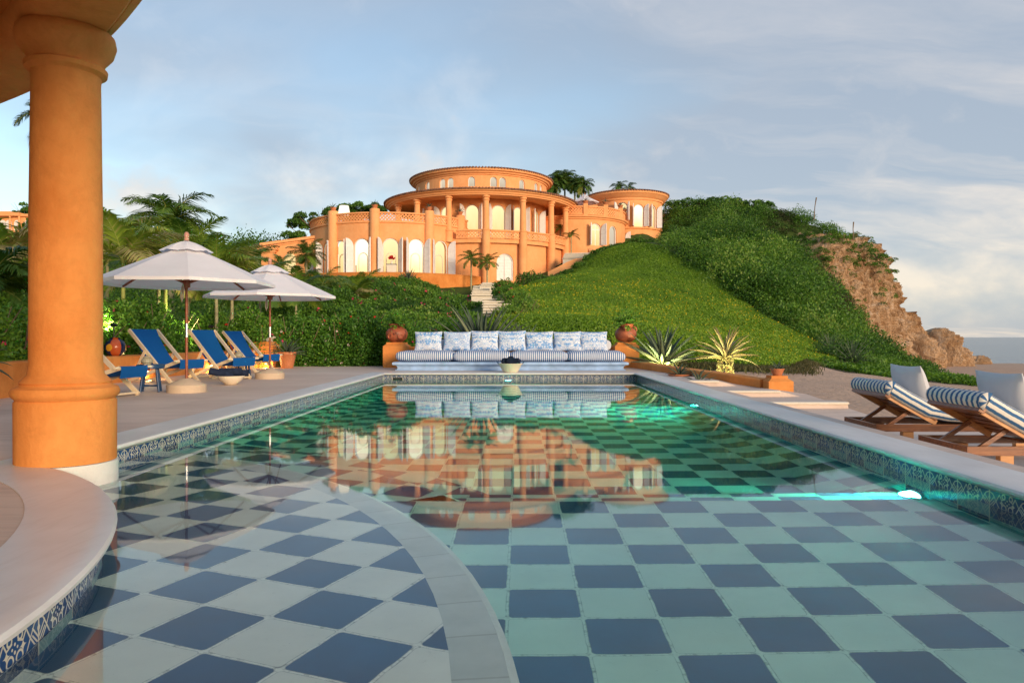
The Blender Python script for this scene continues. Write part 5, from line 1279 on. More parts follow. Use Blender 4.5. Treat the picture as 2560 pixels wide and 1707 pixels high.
# ------------------------------------------------------------ deck chairs
def deck_chair(label, x, y, face):
    t_ = thing('deck_chair', label, 'deck chair', (x, y, 0), face, 'blue sling deck chairs'); W = .29
    H = (-.66, .93); Ft = (.36, .0); S = (.50, .395); B = (-.74, .02)
    for s_ in (-1, 1):
        yy = s_*W
        MB().beam((H[0], yy, H[1]), (Ft[0], yy, Ft[1]+.01), .03, .06).build('back_rail', 'cream_wood', t_)
        MB().beam((B[0], s_*(W-.035), B[1]), (S[0], s_*(W-.035), S[1]), .028, .055).build('seat_rail', 'cream_wood', t_)
        MB().beam((-.24, s_*(W+.03), .56), (-.52, s_*(W+.03), .13), .024, .045).build('strut', 'cream_wood', t_)
    MB().tube([(H[0]+.01, -W, H[1]-.01), (H[0]+.01, W, H[1]-.01)], .018, 10).build('top_bar', 'cream_wood', t_, smooth=True)
    MB().tube([(S[0], -W-.06, S[1]), (S[0], W+.06, S[1])], .019, 10).build('seat_bar', 'cream_wood', t_, smooth=True)
    MB().tube([(Ft[0]-.02, -W-.02, .035), (Ft[0]-.02, W+.02, .035)], .016, 10).build('foot_bar', 'cream_wood', t_, smooth=True)
    MB().tube([(B[0]+.02, -W, .035), (B[0]+.02, W, .035)], .015, 10).build('rear_bar', 'cream_wood', t_, smooth=True)
    mb = MB(); pr = [(H[0]+.02, H[1]+.012), (-.53, .76), (-.36, .53), (-.18, .36), (.0, .29), (.18, .29), (.34, .335), (S[0], S[1]+.022), (S[0]+.025, S[1]), (S[0]+.02, S[1]-.06), (S[0]+.005, S[1]-.13)]
    # smooth the profile
    pts = []
    for i in range(len(pr)-1):
        p0 = pr[max(i-1, 0)]; p1 = pr[i]; p2 = pr[i+1]; p3 = pr[min(i+2, len(pr)-1)]
        for k in range(4):
            q = k/4; pts.append(tuple(.5*((2*p1[j])+(-p0[j]+p2[j])*q+(2*p0[j]-5*p1[j]+4*p2[j]-p3[j])*q*q+(-p0[j]+3*p1[j]-3*p2[j]+p3[j])*q**3) for j in (0, 1)))
    pts.append(pr[-1]); m = 6; vs = []
    for i, (px_, pz_) in enumerate(pts):
        for j in range(m+1):
            q = -1+2*j/m; f = math.sin(PI*min(1, i/(len(pts)*.75))); vs.append((px_, q*(W-.03), pz_-.025*(1-q*q)*f))
    k = len(vs); vs += [(x_, y_, z_-.006) for x_, y_, z_ in vs]
    fs = [(i*(m+1)+j, i*(m+1)+j+1, (i+1)*(m+1)+j+1, (i+1)*(m+1)+j) for i in range(len(pts)-1) for j in range(m)]
    fs += [tuple(k+q for q in reversed(f)) for f in fs]
    for j in (0, m): fs += [(i*(m+1)+j, (i+1)*(m+1)+j, k+(i+1)*(m+1)+j, k+i*(m+1)+j) for i in range(len(pts)-1)]
    mb.add(vs, fs).build('sling', 'blue_sling', t_, smooth=True); return t_
dc = deck_chair('blue sling deck chair half hidden behind the orange column', 0, 0, 0)
def fpos(x, y, f): return (x-.36*math.cos(f), y-.36*math.sin(f), 0)
dc.location = fpos(-5.32, 9.87, R(-10)); dc.rotation_euler[2] = R(-10)
dup(dc, fpos(-5.80, 12.75, R(-23)), R(-23), 'blue sling deck chair just left of the nearer parasol pole')
dup(dc, fpos(-5.3, 13.85, R(-28)), R(-28), 'blue sling deck chair between the two parasol poles, behind the towel bowl')
dup(dc, fpos(-5.72, 16.6, R(-24)), R(-24), 'farthest blue sling deck chair, by the second parasol pole')
def side_table(label, x, y, rz):
    t_ = thing('side_table', label, 'side table', (x, y, 0), rz, 'navy side tables between the deck chairs')
    MB().lathe([(0, .34), (.17, .34), (.185, .345), (.19, .39), (.185, .402), (.165, .404), (0, .398)], n=36).build('table_top', 'navy_paint', t_, smooth=True)
    for k in range(4):
        a = R(45+90*k); MB().tube([(.12*math.cos(a), .12*math.sin(a), .345), (.14*math.cos(a), .14*math.sin(a), .22), (.175*math.cos(a), .175*math.sin(a), 0)], [.016, .021, .017], 10).build('leg', 'navy_paint', t_, smooth=True)
    for k in range(2):
        a = R(45+90*k); MB().tube([(.155*math.cos(a), .155*math.sin(a), .09), (-.155*math.cos(a), -.155*math.sin(a), .09)], .012, 8).build('stretcher', 'navy_paint', t_, smooth=True)
    return t_
st = side_table('navy wooden side table between the first two deck chairs', -5.40, 10.75, R(20)); dup(st, (-5.45, 14.45, 0), R(5), 'navy wooden side table in front of the farthest deck chair')
def jar(label, x, y):
    t_ = thing('lidded_jar', label, 'jar', (x, y, .402), 0, 'painted lidded jars')
    MB().lathe([(0, 0), (.055, 0), (.06, .012), (.078, .035), (.08, .05), (.068, .078), (.052, .088), (.056, .094), (.05, .097), (0, .097)], n=28).build('jar_body', 'painted_jar', t_, smooth=True)
    MB().lathe([(.058, .097), (.05, .108), (.02, .122), (.010, .128), (.014, .137), (0, .142)], n=28).build('lid', 'painted_jar', t_, smooth=True); return t_
j = jar('small painted lidded jar on the nearer navy side table', -5.44, 10.72); dup(j, (-5.5, 14.4, .402), 0, 'small painted lidded jar on the farther navy side table')
agave('agave', 'dark agave on the orange wall at the left edge of the picture', (-6.85, 8.9, .47), 22, .62, .075, t0=.15, t1=.4, el=(-.1, 1.4), droop=.6, seed=60)
# painted vases on the wall, stone creature on the pedestal
vz = thing('painted_vase', 'round navy and orange painted vase on the low wall behind the first deck chairs', 'vase', (-7.16, 13.0, .468), R(40))
MB().lathe([(0, 0), (.09, 0), (.14, .04), (.175, .12), (.175, .19), (.14, .26), (.09, .295), (.075, .31), (.09, .325), (.075, .325), (.055, .30), (0, .29)], n=40).build('vase_body', 'painted_vase', vz, smooth=True)
v2 = dup(vz, (-6.98, 17.9, .468), R(160), 'painted vase on the low wall, its top showing above the farthest deck chair'); v2.scale = (1.0, 1.0, 1.35)
liz = thing('stone_iguana', 'small carved stone iguana on the stepped pedestal at the wall end', 'statue', (-6.66, 19.45, .68), R(10))
bm = bmesh.new(); 
pts = [((-.20, 0, .02), .012), ((-.12, .01, .03), .02), ((-.04, 0, .055), .045), ((.04, 0, .065), .055), ((.11, 0, .09), .04), ((.16, 0, .12), .032), ((.205, 0, .115), .018)]
MB().tube([p for p, r in pts], [r for p, r in pts], 12).build('body', 'grey_stone', liz, smooth=True)
for sx_, sy_ in ((-.03, 1), (-.03, -1), (.09, 1), (.09, -1)): MB().tube([(sx_, sy_*.03, .06), (sx_+.01, sy_*.075, .05), (sx_+.03, sy_*.08, .0)], [.018, .014, .012], 8).build('leg', 'grey_stone', liz, smooth=True)
bm.free()

# ------------------------------------------------------------ loungers on the right
def lounger(label, x, y):
    """origin: head-end near corner of the frame, frame top at z=.33 above the terrace; long axis +x, width +y"""
    t_ = thing('sun_lounger', label, 'sun lounger', (x, y, -.38), 0, 'teak loungers facing the sea'); Lg = 2.05; W = .70; zt = .33
    for yy in (0.015, W-.015): MB().beam((0, yy, zt-.035), (Lg, yy, zt-.035), .028, .07).build('side_rail', 'teak', t_)
    for xx in (.015, Lg-.015): MB().beam((xx, .03, zt-.035), (xx, W-.03, zt-.035), .028, .066).build('end_rail', 'teak', t_)
    for xx in (.33, Lg-.22):
        for yy in (.06, W-.06): MB().rbox(xx-.055, xx+.055, yy-.03, yy+.03, 0, zt-.06, .006).build('leg', 'light_teak', t_)
    X0, Z0, X1, Z1_ = .60, zt+.01, .13, zt+.275          # backrest hinge and top
    d_ = Vector((X1-X0, 0, Z1_-Z0)); Lb = d_.length; d_.normalize(); nn = Vector((d_.z, 0, -d_.x))   # nn points up/right (sleeping side)
    if nn.z < 0: nn = -nn
    for yy in (.04, W-.04): MB().beam(Vector((X0, yy, Z0)), Vector((X0, yy, Z0))+d_*(Lb+.01), .035, .05, nn).build('back_rail', 'light_teak', t_)
    for k in range(6):
        p = Vector((X0, 0, Z0))+d_*(.05+k*(Lb-.06)/5.4)+nn*.028; MB().beam(p+Vector((0, .01, 0)), p+Vector((0, W-.01, 0)), .068, .018, nn).build('slat', 'teak', t_)
    p = Vector((X0, 0, Z0))+d_*(Lb+.02); MB().beam(p+Vector((0, -.01, 0)), p+Vector((0, W+.01, 0)), .05, .045, nn).build('head_rail', 'teak', t_)
    for yy in (.10, W-.10):
        q = Vector((X0, yy, Z0))+d_*Lb*.45; MB().beam(q, (.12, yy, zt-.05), .025, .035).build('prop', 'teak', t_)
    MB().beam((.12, .05, zt-.05), (.12, W-.05, zt-.05), .03, .025).build('prop_bar', 'teak', t_)
    for k in range(11):
        xx = .70+k*.125; MB().box(xx, xx+.09, .03, W-.03, zt-.02, zt-.002).build('slat', 'teak', t_)
    # mattress: folded over the head, UV follows the stripes
    th = .15; mb = MB()
    path = [(Vector((X1, 0, Z1_))+d_*.035+nn*.06, 0)]
    top = Vector((X0, 0, Z0))
    P_ = [Vector((X1, 0, Z1_))+d_*.02, Vector((X1, 0, Z1_))-d_*.15, Vector((X0, 0, Z0))+d_*.12, Vector((X0+.10, 0, zt+.02)), Vector((X0+.30, 0, zt+.005)), Vector((1.4, 0, zt+.005)), Vector((Lg-.03, 0, zt+.005))]
    Nn = [nn, nn, nn, (nn+Vector((0, 0, 1))).normalized(), Vector((0, 0, 1)), Vector((0, 0, 1)), Vector((0, 0, 1))]
    sec = []
    y0, y1 = .0, W; m = 9
    for side in range(1):
        for k in range(m): a = -PI/2-PI*k/(m-1); sec.append((y0+.05+.06*math.cos(a), (.5+.5*math.sin(-a-PI)) if False else (.5-.5*math.cos(PI*k/(m-1)))))
    # cross-section points (y, fraction of thickness), from lower near edge over the top to lower far edge
    sec = [(y0+.04, 0), (y0-.005, .10), (y0-.028, .35), (y0-.028, .65), (y0-.005, .90), (y0+.04, 1.0)]+[(y0+.04+(y1-y0-.08)*i/8, 1.0+.05*math.sin(PI*i/8)) for i in range(1, 8)]+[(y1-.04, 1.0), (y1+.005, .90), (y1+.028, .65), (y1+.028, .35), (y1+.005, .10), (y1-.04, 0)]
    arcl = [0]
    for a, b in zip(sec[:-1], sec[1:]): arcl.append(arcl[-1]+math.hypot(a[0]-b[0], (a[1]-b[1])*th))
    vs = [];
    for i, (p, q) in enumerate(zip(P_, Nn)):
        wv = .006*math.sin(i*5)
        for yy, f in sec: vs.append(tuple(p+q*(th*f+wv)+Vector((0, yy, 0))))
    k = len(sec); off = len(mb.v)
    fs = []; uvs = []
    for i in range(len(P_)-1):
        for j_ in range(k-1):
            fs.append((i*k+j_, i*k+j_+1, (i+1)*k+j_+1, (i+1)*k+j_)); uvs.append([(arcl[j_], i), (arcl[j_+1], i), (arcl[j_+1], i+1), (arcl[j_], i+1)])
    mb.add(vs, fs, uvs)
    # rounded head end
    p, q = P_[0], nn; rows = []
    for r_ in range(7):
        a = PI*r_/6; rows.append([tuple(p+Vector((0, y0-.02+(W+.04)*i/14, 0))+q*(th*(.5+.5*math.cos(a)))+d_*(.075*math.sin(a))) for i in range(15)])
    vs = [v for row in rows for v in row]; fs = []; uvs = []
    for r_ in range(6):
        for i in range(14):
            fs.append((r_*15+i, r_*15+i+1, (r_+1)*15+i+1, (r_+1)*15+i)); c_ = [arcl[5]+(W-.08)*(i+e)/14 for e in (0, 1)]; uvs.append([(c_[0], 0), (c_[1], 0), (c_[1], 1), (c_[0], 1)])
    for e, y_ in ((0, y0-.02), (14, y1+.02)):
        b = len(vs); vs.append(tuple(p+Vector((0, y_, 0))+q*th*.5)); fs += [(r_*15+e, (r_+1)*15+e, b) for r_ in range(6)]; uvs += [[(arcl[1]+(arcl[4]-arcl[1])*(.5+.5*math.cos(PI*r_/6)), 0), (arcl[1]+(arcl[4]-arcl[1])*(.5+.5*math.cos(PI*(r_+1)/6)), 0), (arcl[1]+(arcl[4]-arcl[1])*(.5+.5*math.cos(PI*(r_+.5)/6)), 0)] for r_ in range(6)]
    mb.add(vs, fs, uvs)
    mat = thing('lounger_mattress', '', 'mattress', (x, y, -.38)); 
    mb.build('cover', 'lounger_stripe', mat, smooth=35)
    return t_, mat
l1, m1 = lounger('teak lounger with raised slatted back, the left one by the pool', 3.49, 7.14)
m1['label'] = 'blue and white striped mattress on the left lounger'
l2, m2 = lounger('teak lounger with raised slatted back, nearest on the right edge', 3.49, 5.69)
m2['label'] = 'blue and white striped mattress on the right lounger'
for (x, y, lab) in ((3.49, 7.14, 'large plain white pillow propped on the left lounger'), (3.49, 5.69, 'large plain white pillow propped on the right lounger')):
    t_ = thing('white_pillow', lab, 'pillow', (x+.62, y+.35, .02), group='white pillows on the loungers'); t_.rotation_euler = (0, R(-24), R(-90)); 
    t_.rotation_euler = (R(-17), 0, R(88))
    pillow(MB(), .62, .52, .20, 18).build('cover', 'white_fabric', t_, smooth=True)
# stone step slabs beside the raised strip
def slab(label, x1, y, z, d=.12):
    t_ = thing('stone_step', label, 'step', (3.13, y, z-.14)); mb = MB(); w = x1-3.13
    prof = [(.05, .0), (.05, .06), (.035, .075), (.03, .09), (.012, .098), (0, .106), (-.004, .12), (0, .132), (.01, .14)]
    vs = []
    for o_, zz in prof:
        for px_, py_ in ((0, o_), (w-o_, o_), (w-o_, d), (0, d)): vs.append((px_, py_, zz))
    k = len(prof); mb.add(vs, [(i*4+q, i*4+(q+1) % 4, (i+1)*4+(q+1) % 4, (i+1)*4+q) for i in range(k-1) for q in range(4)]+[tuple((k-1)*4+q for q in range(4))])
    mb.build('slab', 'cream_stone', t_)
slab('short cream stone step beside the aloe, farthest of the three', 3.70, 13.49, .0)
slab('cream moulded stone step in front of the small pot pedestal', 4.42, 12.34, -.10)
slab('cream moulded stone step nearest the loungers', 5.10, 11.29, -.20)
# lamps
def wall_lamp(label, x, y, z, power=9):
    t_ = thing('wall_light', label, 'wall light', (x, y, z), 0, 'warm lights low on the orange wall')
    MB().lathe([(0, .05), (.045, .045), (.05, .02), (.05, 0), (.04, 0), (0, .03)], n=16).build('hood', 'terracotta', t_, smooth=True)
    MB().lathe([(0, -.015), (.025, -.012), (.032, .004), (0, .012)], n=16).build('bulb', 'warm_lamp_glass', t_, smooth=True)
    l = bpy.data.lights.new('wall_light_beam', 'POINT'); l.energy = power; l.color = (1, .60, .2); l.shadow_soft_size = .04; lo = bpy.data.objects.new('wall_light_beam', l); COL.objects.link(lo); lo.parent = t_; lo.location = (.03, 0, -.06)
wall_lamp('warm light at the foot of the orange wall behind the first deck chair', -6.90, 10.6, .16); wall_lamp('warm light at the foot of the orange wall behind the second deck chair', -7.05, 13.9, .16); wall_lamp('warm light at the foot of the orange wall behind the third deck chair', -7.0, 16.7, .16)
wall_lamp('warm light at the foot of the orange wall beside the potted agave', -6.55, 19.0, .12, 6)
def spot(label, x, y, z, power, aim=(0, 0, 1), stake=.3):
    t_ = thing('garden_spotlight', label, 'spotlight', (x, y, z)); q = Vector(aim).to_track_quat('Z', 'Y').to_euler()
    h_ = MB().lathe([(0, -.08), (.022, -.08), (.034, -.02), (.042, .045), (.034, .045), (.024, 0)], n=16).build('housing', 'black_metal', t_, smooth=True); h_.rotation_euler = q
    MB().lathe([(.034, .036), (0, .040)], n=16).build('lens', 'spot_lamp_glass', h_)
    MB().tube([(0, 0, -.03), (0, 0, -stake)], .008, 6).build('stake', 'black_metal', t_)
    l = bpy.data.lights.new('spotlight_beam', 'SPOT'); l.energy = power; l.color = (1, .92, .45); l.spot_size = R(110); l.spot_blend = .5; l.shadow_soft_size = .04
    lo = bpy.data.objects.new('spotlight_beam', l); COL.objects.link(lo); lo.parent = t_; lo.location = Vector(aim).normalized()*.06; lo.rotation_euler = (-Vector(aim)).to_track_quat('Z', 'Y').to_euler()
spot('garden spotlight glowing in the hedge left of the first parasol pole', -7.24, 13.1, 1.02, 70, (-1, .45, .12)); spot('bright garden spotlight in the hedge between the parasols', -7.18, 17.1, 1.05, 90, (-1, .2, .1))
spot('spotlight hidden behind the right pedestal, lighting the agave leaves', 3.62, 18.2, -.12, 90, (.15, .6, .75)); spot('spotlight hidden behind the low wall, lighting the scaly agave', 4.35, 15.6, -.12, 80, (.25, .8, .6))
spot('spotlight behind the sofa lighting the dry shrub', .55, 21.2, .5, 30, (.0, .6, .8)); spot('spotlight washing the villa retaining wall yellow', -4.9, 56.5, 3.3, 160, (-.15, .5, .85))
lampt = thing('table_lamp', 'white lamp shade glowing on the left villa terrace behind the lattice', 'lamp', (CL[0]-3.15, CL[1]-6.0, 9.98))
MB().lathe([(.48, .75), (.36, 1.45), (.0, 1.45)], n=24).build('lamp_shade', 'shade_glow', lampt, smooth=True); MB().lathe([(.12, 0), (.05, .1), (.05, .8)], n=12).build('lamp_stand', 'black_metal', lampt)
# flowers on a sideboard seen through the middle arch
fa = ops  # unused
ac_ = ang(CL, RL, 980); fx_, fy_ = CL[0]+(RL+.45)*math.cos(ac_), CL[1]+(RL+.45)*math.sin(ac_)
tb = thing('hall_table', 'small cream table standing in the middle arched doorway of the left wing', 'table', (fx_, fy_, 5.5)); MB().rbox(-.36, .36, -.18, .18, .35, 1.0, .02).build('cabinet', 'cream_stone', tb); MB().rbox(-.40, .40, -.2, .2, 1.0, 1.05, .01).build('table_top', 'navy_paint', tb)
fl = thing('flower_vase', 'vase of red flowers on the table in the middle arch', 'flowers', (fx_, fy_, 6.555)); MB().lathe([(0, 0), (.08, 0), (.1, .12), (.06, .25), (.08, .3)], n=16).build('vase', 'cream_enamel', fl, smooth=True)
cl = Cloud(); n_ = 60; d_ = unit(n_); d_[:, 2] = np.abs(d_[:, 2])+.4; cl.lv(np.array([0, 0, .3])+d_*.22, d_, .26, .09, np.full(n_, .5)); cl.build('blooms', 'red_petal', fl)
# ------------------------------------------------------------ vegetation
def sample_poly(poly, n):
    """uniform points in plan polygon"""
    P_ = np.array(poly); lo, hi = P_.min(0), P_.max(0); out = []
    while sum(len(o) for o in out) < n:
        q = RNG.uniform(lo, hi, size=(n*2, 2)); x, y = q[:, 0], q[:, 1]; ins = np.zeros(len(q), bool); j = len(P_)-1
        for i in range(len(P_)):
            xi, yi = P_[i]; xj, yj = P_[j]; c_ = ((yi > y) != (yj > y)) & (x < (xj-xi)*(y-yi)/(yj-yi+1e-12)+xi); ins ^= c_; j = i
        out.append(q[ins])
    return np.concatenate(out)[:n]
def clump_points(cx, cy, cz, r, h, n, squash=1.0):
    """points in a lumpy dome shell"""
    d = unit(n); d[:, 2] = np.abs(d[:, 2])*1.0; rad = RNG.uniform(.55, 1.05, n)**.5
    lump = 1+.18*np.sin(d[:, 0]*7+cx)*np.cos(d[:, 1]*6+cy)
    Pp = d*np.array([r, r, h])*(rad*lump)[:, None]+np.array([cx, cy, cz]); return Pp, d
def leafmass(cl, C, r, h, n, leaf, tint, spread=.8, tvar=.18):
    Pp, d = clump_points(*C, r, h, n); N = d*.6+RNG.normal(scale=spread, size=(n, 3)); N[:, 2] += .25
    cl.lv(Pp, N, leaf*RNG.uniform(.7, 1.3, n), leaf*.62, np.clip(tint+RNG.normal(scale=tvar, size=n), 0, 1))
# --- hill scrub: one tangled mass
def scrub(name, poly, ncl, r, h, per, leaf, tint0, mat='scrub_leaf', label='', tv=.16, keep=None):
    q = sample_poly(poly, ncl); zz = tz(q[:, 0], q[:, 1]); cl = Cloud()
    for (x, y), z in zip(q, zz):
        if keep is not None and not keep(x, y, z): continue
        k = RNG.choice([.6, .8, 1.0, 1.25, 1.6], p=[.25, .3, .25, .13, .07]); patch = .22*math.sin(x*.62+1.3+math.sin(y*.4))*math.cos(y*.55)+.10*math.sin(x*1.7-y)
        leafmass(cl, (x, y, z-.15), r*k, h*k*RNG.uniform(.7, 1.3), int(per*k*k), leaf, tint0+patch+RNG.normal(scale=.15), tvar=tv)
    o = cl.build(name, mat); return tag(o, label, 'scrub', None, 'stuff')
def plan(*uvY): return [G(u, 0, Y)[:2] for u, Y in uvY]
def seaward(x, y, z):
    u = CU+F*x/y; v = CV-F*(z+.5-CAMZ)/y; ub = np.interp(v, [545, 575, 600, 625, 700, 760, 830, 885, 935], [2170, 2160, 2095, 2050, 2090, 2125, 2175, 2245, 2330])
    return u < ub-12
EDGE = [(1668, 57.5), (1700, 53.5), (1760, 50.5), (1830, 46.5), (1900, 43), (1990, 40), (2060, 38), (2120, 36)]   # lower edge of the scrub, above the lawn
scrub('hill_scrub', plan(*EDGE, (2180, 37), (2260, 42), (2310, 46), (2270, 58), (2235, 64), (2190, 66), (2100, 68.5), (1960, 71), (1800, 75), (1690, 79), (1668, 70)), 1500, 1.0, .85, 260, .13, .42, label='dense green scrub covering the hill and headland', keep=seaward)
scrub('hill_scrub', plan((1745, 54.5), (1765, 51.2), (1830, 47.2), (1900, 43.8), (1990, 41), (2060, 39.5), (2100, 44), (2000, 53), (1900, 58), (1800, 60)), 150, 1.5, 1.6, 430, .16, .62, label='brighter leafy scrub bulging over the lawn edge', keep=seaward)
scrub('dry_scrub', plan((1905, 66), (2010, 60), (2080, 52), (2130, 46), (2190, 42), (2230, 47), (2170, 56), (2080, 64), (1990, 69), (1880, 71)), 300, .8, .6, 240, .12, .45, 'dry_scrub_leaf', 'brown-green dry brush on the shoulder of the headland', keep=seaward)
scrub('dune_scrub', plan((2040, 36), (2080, 32), (2150, 31), (2260, 38), (2330, 46), (2300, 48), (2190, 42), (2100, 38)), 220, .7, .5, 260, .11, .5, label='low green scrub running down to the dune', keep=lambda x, y, z: CV-F*(z+.5-CAMZ)/y > 860)
# beach vines
def vines(poly, n, name, label):
    q = sample_poly(poly, n); z = tz(q[:, 0], q[:, 1]); hump = .16+.10*np.sin(q[:, 0]*2.1)*np.cos(q[:, 1]*1.7)
    cl = Cloud(); C = np.stack([q[:, 0], q[:, 1], z+RNG.uniform(0, 1, n)*hump+.03], 1); N = RNG.normal(size=(n, 3)); N[:, 2] = np.abs(N[:, 2])*.5+.2
    cl.lv(C, N, .10*RNG.uniform(.7, 1.3, n), .085, np.clip(RNG.normal(.55, .25, n), 0, 1)); tag(cl.build(name, 'vine_leaf'), label, 'vines', None, 'stuff')
vines([(9.6, 24.5), (10.6, 22.6), (12.6, 21.4), (15.4, 20.2), (20, 19.5), (21, 23.5), (17, 25.2), (14, 26.8), (11.5, 27.6)], 24000, 'beach_vines', 'bright green creeping vines along the dune ridge')
# --- lawn with yellow flowers
LAWN = plan((1215, 23), (1235, 34), (1290, 44), (1340, 49), (1400, 54.5), (1480, 57.5), (1560, 58.5), (1640, 56), (1700, 53), (1760, 50), (1830, 46), (1900, 42.5), (1990, 39.5), (2080, 36.5), (2130, 34.5), (2070, 30), (1975, 20.5), (1890, 18.9), (1660, 20.2), (1400, 20.8), (1215, 20.8))
def lawn():
    n = 330000; q = sample_poly(LAWN, n*2); w = RNG.uniform(size=len(q)) < np.clip(26/q[:, 1], .25, 1)**1.4; q = q[w][:n]
    q = q[~sand_mask(q[:, 0], q[:, 1])]; n = len(q); z = tz(q[:, 0], q[:, 1])
    pat = np.sin(q[:, 0]*1.1+np.sin(q[:, 1]*.8))*np.cos(q[:, 1]*.9+np.sin(q[:, 0]*1.3)); low = np.clip((44-q[:, 1])/12, .15, 1)
    h = (.06+.10*(pat*.5+.5))*low; C = np.stack([q[:, 0], q[:, 1], z+RNG.uniform(.1, 1, n)*h+.06], 1)
    N = RNG.normal(size=(n, 3))*.8; N[:, 2] = np.abs(N[:, 2])+.55; s_ = np.clip(q[:, 1]/24, .85, 2.0)
    cl = Cloud(); cl.lv(C, N, .088*s_*RNG.uniform(.7, 1.3, n), .062*s_, np.clip(.46+.14*pat+.14*low+RNG.normal(scale=.15, size=n), 0, 1)); tag(cl.build('lawn', 'lawn_leaf'), 'green ground cover carpeting the slope behind the sofa', 'lawn', None, 'stuff')
    n = 7500; q = sample_poly(LAWN, n); q = q[(q[:, 1]+RNG.normal(scale=2, size=len(q)) < 43) & ~sand_mask(q[:, 0], q[:, 1])]
    pat = np.sin(q[:, 0]*1.1+np.sin(q[:, 1]*.8))*np.cos(q[:, 1]*.9+np.sin(q[:, 0]*1.3)); q = q[(RNG.uniform(size=len(q)) < .55+.4*pat)]; n = len(q); z = tz(q[:, 0], q[:, 1])
    cl = Cloud(); cl.lv(np.stack([q[:, 0], q[:, 1], z+.20+RNG.uniform(0, .05, n)], 1), RNG.normal(size=(n, 3))*np.array([1, 1, .4]), .032*np.clip(q[:, 1]/26, .8, 1.6), .032*np.clip(q[:, 1]/26, .8, 1.6), np.full(n, .5)); tag(cl.build('lawn_flowers', 'yellow_petal'), 'tiny yellow flowers dotted over the green slope', 'flowers', None, 'stuff')
lawn()
# tufts on the sand edge
def tufts():
    n = 9000; t_ = RNG.uniform(0, 1, n); fx = np.array([p[0] for p in FOOT]); fy = np.array([p[1] for p in FOOT]); x = 3.9+t_*14; y = np.interp(x, fx, fy)+RNG.normal(scale=.55, size=n)-.1
    C = np.stack([x, y, tz(x, y)+.10], 1); N = RNG.normal(size=(n, 3))*.5; N[:, 2] = 1; cl = Cloud(); cl.lv(C, N, .17*RNG.uniform(.6, 1.3, n), .028, np.clip(RNG.normal(.55, .25, n), 0, 1)); tag(cl.build('dry_grass', 'dry_scrub_leaf'), 'thin dry grass where the slope meets the sand', 'grass', None, 'stuff')
tufts()
# --- bushes and hedges as things
def bush(name, label, blobs, leaf, per, tint, cat='bush', flowers=None, nf=0, mat='hedge_leaf', base=None, twigs=0, group=None, fs=.05):
    """blobs: (x, y, z, r, h)"""
    bx = base or (blobs[0][0], blobs[0][1], blobs[0][2]); t_ = thing(name, label, cat, bx, 0, group); cl = Cloud(); B = np.array(bx)
    fl = []
    for x, y, z, r, h in blobs:
        n = int(per*r*(r+h)); patch = RNG.normal(scale=.09)
        leafmass(cl, (x-B[0], y-B[1], z-B[2]), r, h, n, leaf, tint+patch)
        m_ = int(round(nf*r))
        if flowers and m_ > 0:
            d = unit(m_); d[:, 1] = -np.abs(d[:, 1]); d[:, 2] = np.abs(d[:, 2]); fl.append(d*np.array([r, r, h])*1.03+np.array([x, y, z])-B)
    cl.build('foliage', mat, t_)
    if fl:
        fp = np.concatenate(fl)
        for i, fm in enumerate(flowers):
            q = fp[i::len(flowers)]
            if len(q) == 0: continue
            c2 = Cloud()
            for k in range(5): c2.lv(q+RNG.normal(scale=fs*.3, size=q.shape), RNG.normal(size=q.shape), fs, fs*.8, np.full(len(q), .5))
            c2.build('blossoms', fm, t_)
    if twigs:
        mb = MB()
        for k in range(twigs):
            x, y, z, r, h = blobs[k % len(blobs)]; a = random.uniform(0, 2*PI); p0 = Vector((x-B[0]+random.uniform(-r, r)*.5, y-B[1]+random.uniform(-r, r)*.3, z-B[2])); p2 = p0+Vector((math.cos(a)*r*.8, math.sin(a)*r*.6, h*random.uniform(.7, 1.02))); p1 = (p0+p2)/2+Vector((random.uniform(-.1, .1), random.uniform(-.1, .1), .05))
            mb.tube([p0, p1, p2], [.018, .013, .006], 5)
        mb.build('stems', 'bark', t_)
    return t_
def row(pts, n, r, h, jit=.2):
    out = []
    P_ = [Vector(p) for p in pts]; L = [0]
    for a, b in zip(P_[:-1], P_[1:]): L.append(L[-1]+(b-a).length)
    for i in range(n):
        s = L[-1]*(i+.5)/n; k = max(j for j in range(len(L)-1) if L[j] <= s+1e-9); f = (s-L[k])/(L[k+1]-L[k]); p = P_[k].lerp(P_[k+1], f)
        out.append((p.x+random.uniform(-jit, jit), p.y+random.uniform(-jit, jit), p.z, r*random.uniform(.85, 1.2), h*random.uniform(.9, 1.1)))
    return out
FL = ('red_petal', 'red_petal', 'pink_petal')
bush('flowering_hedge', 'leafy green hedge with red hibiscus behind the deck chairs', row([(-8.0, 9.5, 0), (-8.15, 12, 0), (-8.25, 14.5, 0), (-8.1, 17, 0)], 18, .80, 1.42), .075, 4300, .58, 'hedge', FL, 6, twigs=60)
bush('flowering_hedge', 'dark green hedge in the shade left of the orange column', row([(-8.0, 2, 0), (-8.0, 5, 0), (-8.0, 8.6, 0)], 9, .72, 1.4), .075, 3200, .45, 'hedge', FL, 3, twigs=40)
bush('flowering_hedge', 'rounded hedge with red and white blossoms behind the second parasol', row([(-7.9, 18.6, 0), (-7.0, 20.9, 0), (-5.7, 20.9, 0)], 9, .8, 1.3), .075, 3600, .58, 'hedge', ('red_petal', 'pink_petal', 'white_petal'), 11, twigs=40)
bush('flowering_hedge', 'dense dark hedge with pale pink blossoms left of the sofa pedestal', row([(-5.6, 21.0, 0), (-4.3, 21.2, 0), (-3.2, 21.6, 0)], 8, .85, 1.35), .075, 3600, .46, 'hedge', ('pink_petal', 'white_petal', 'red_petal'), 8, twigs=40)
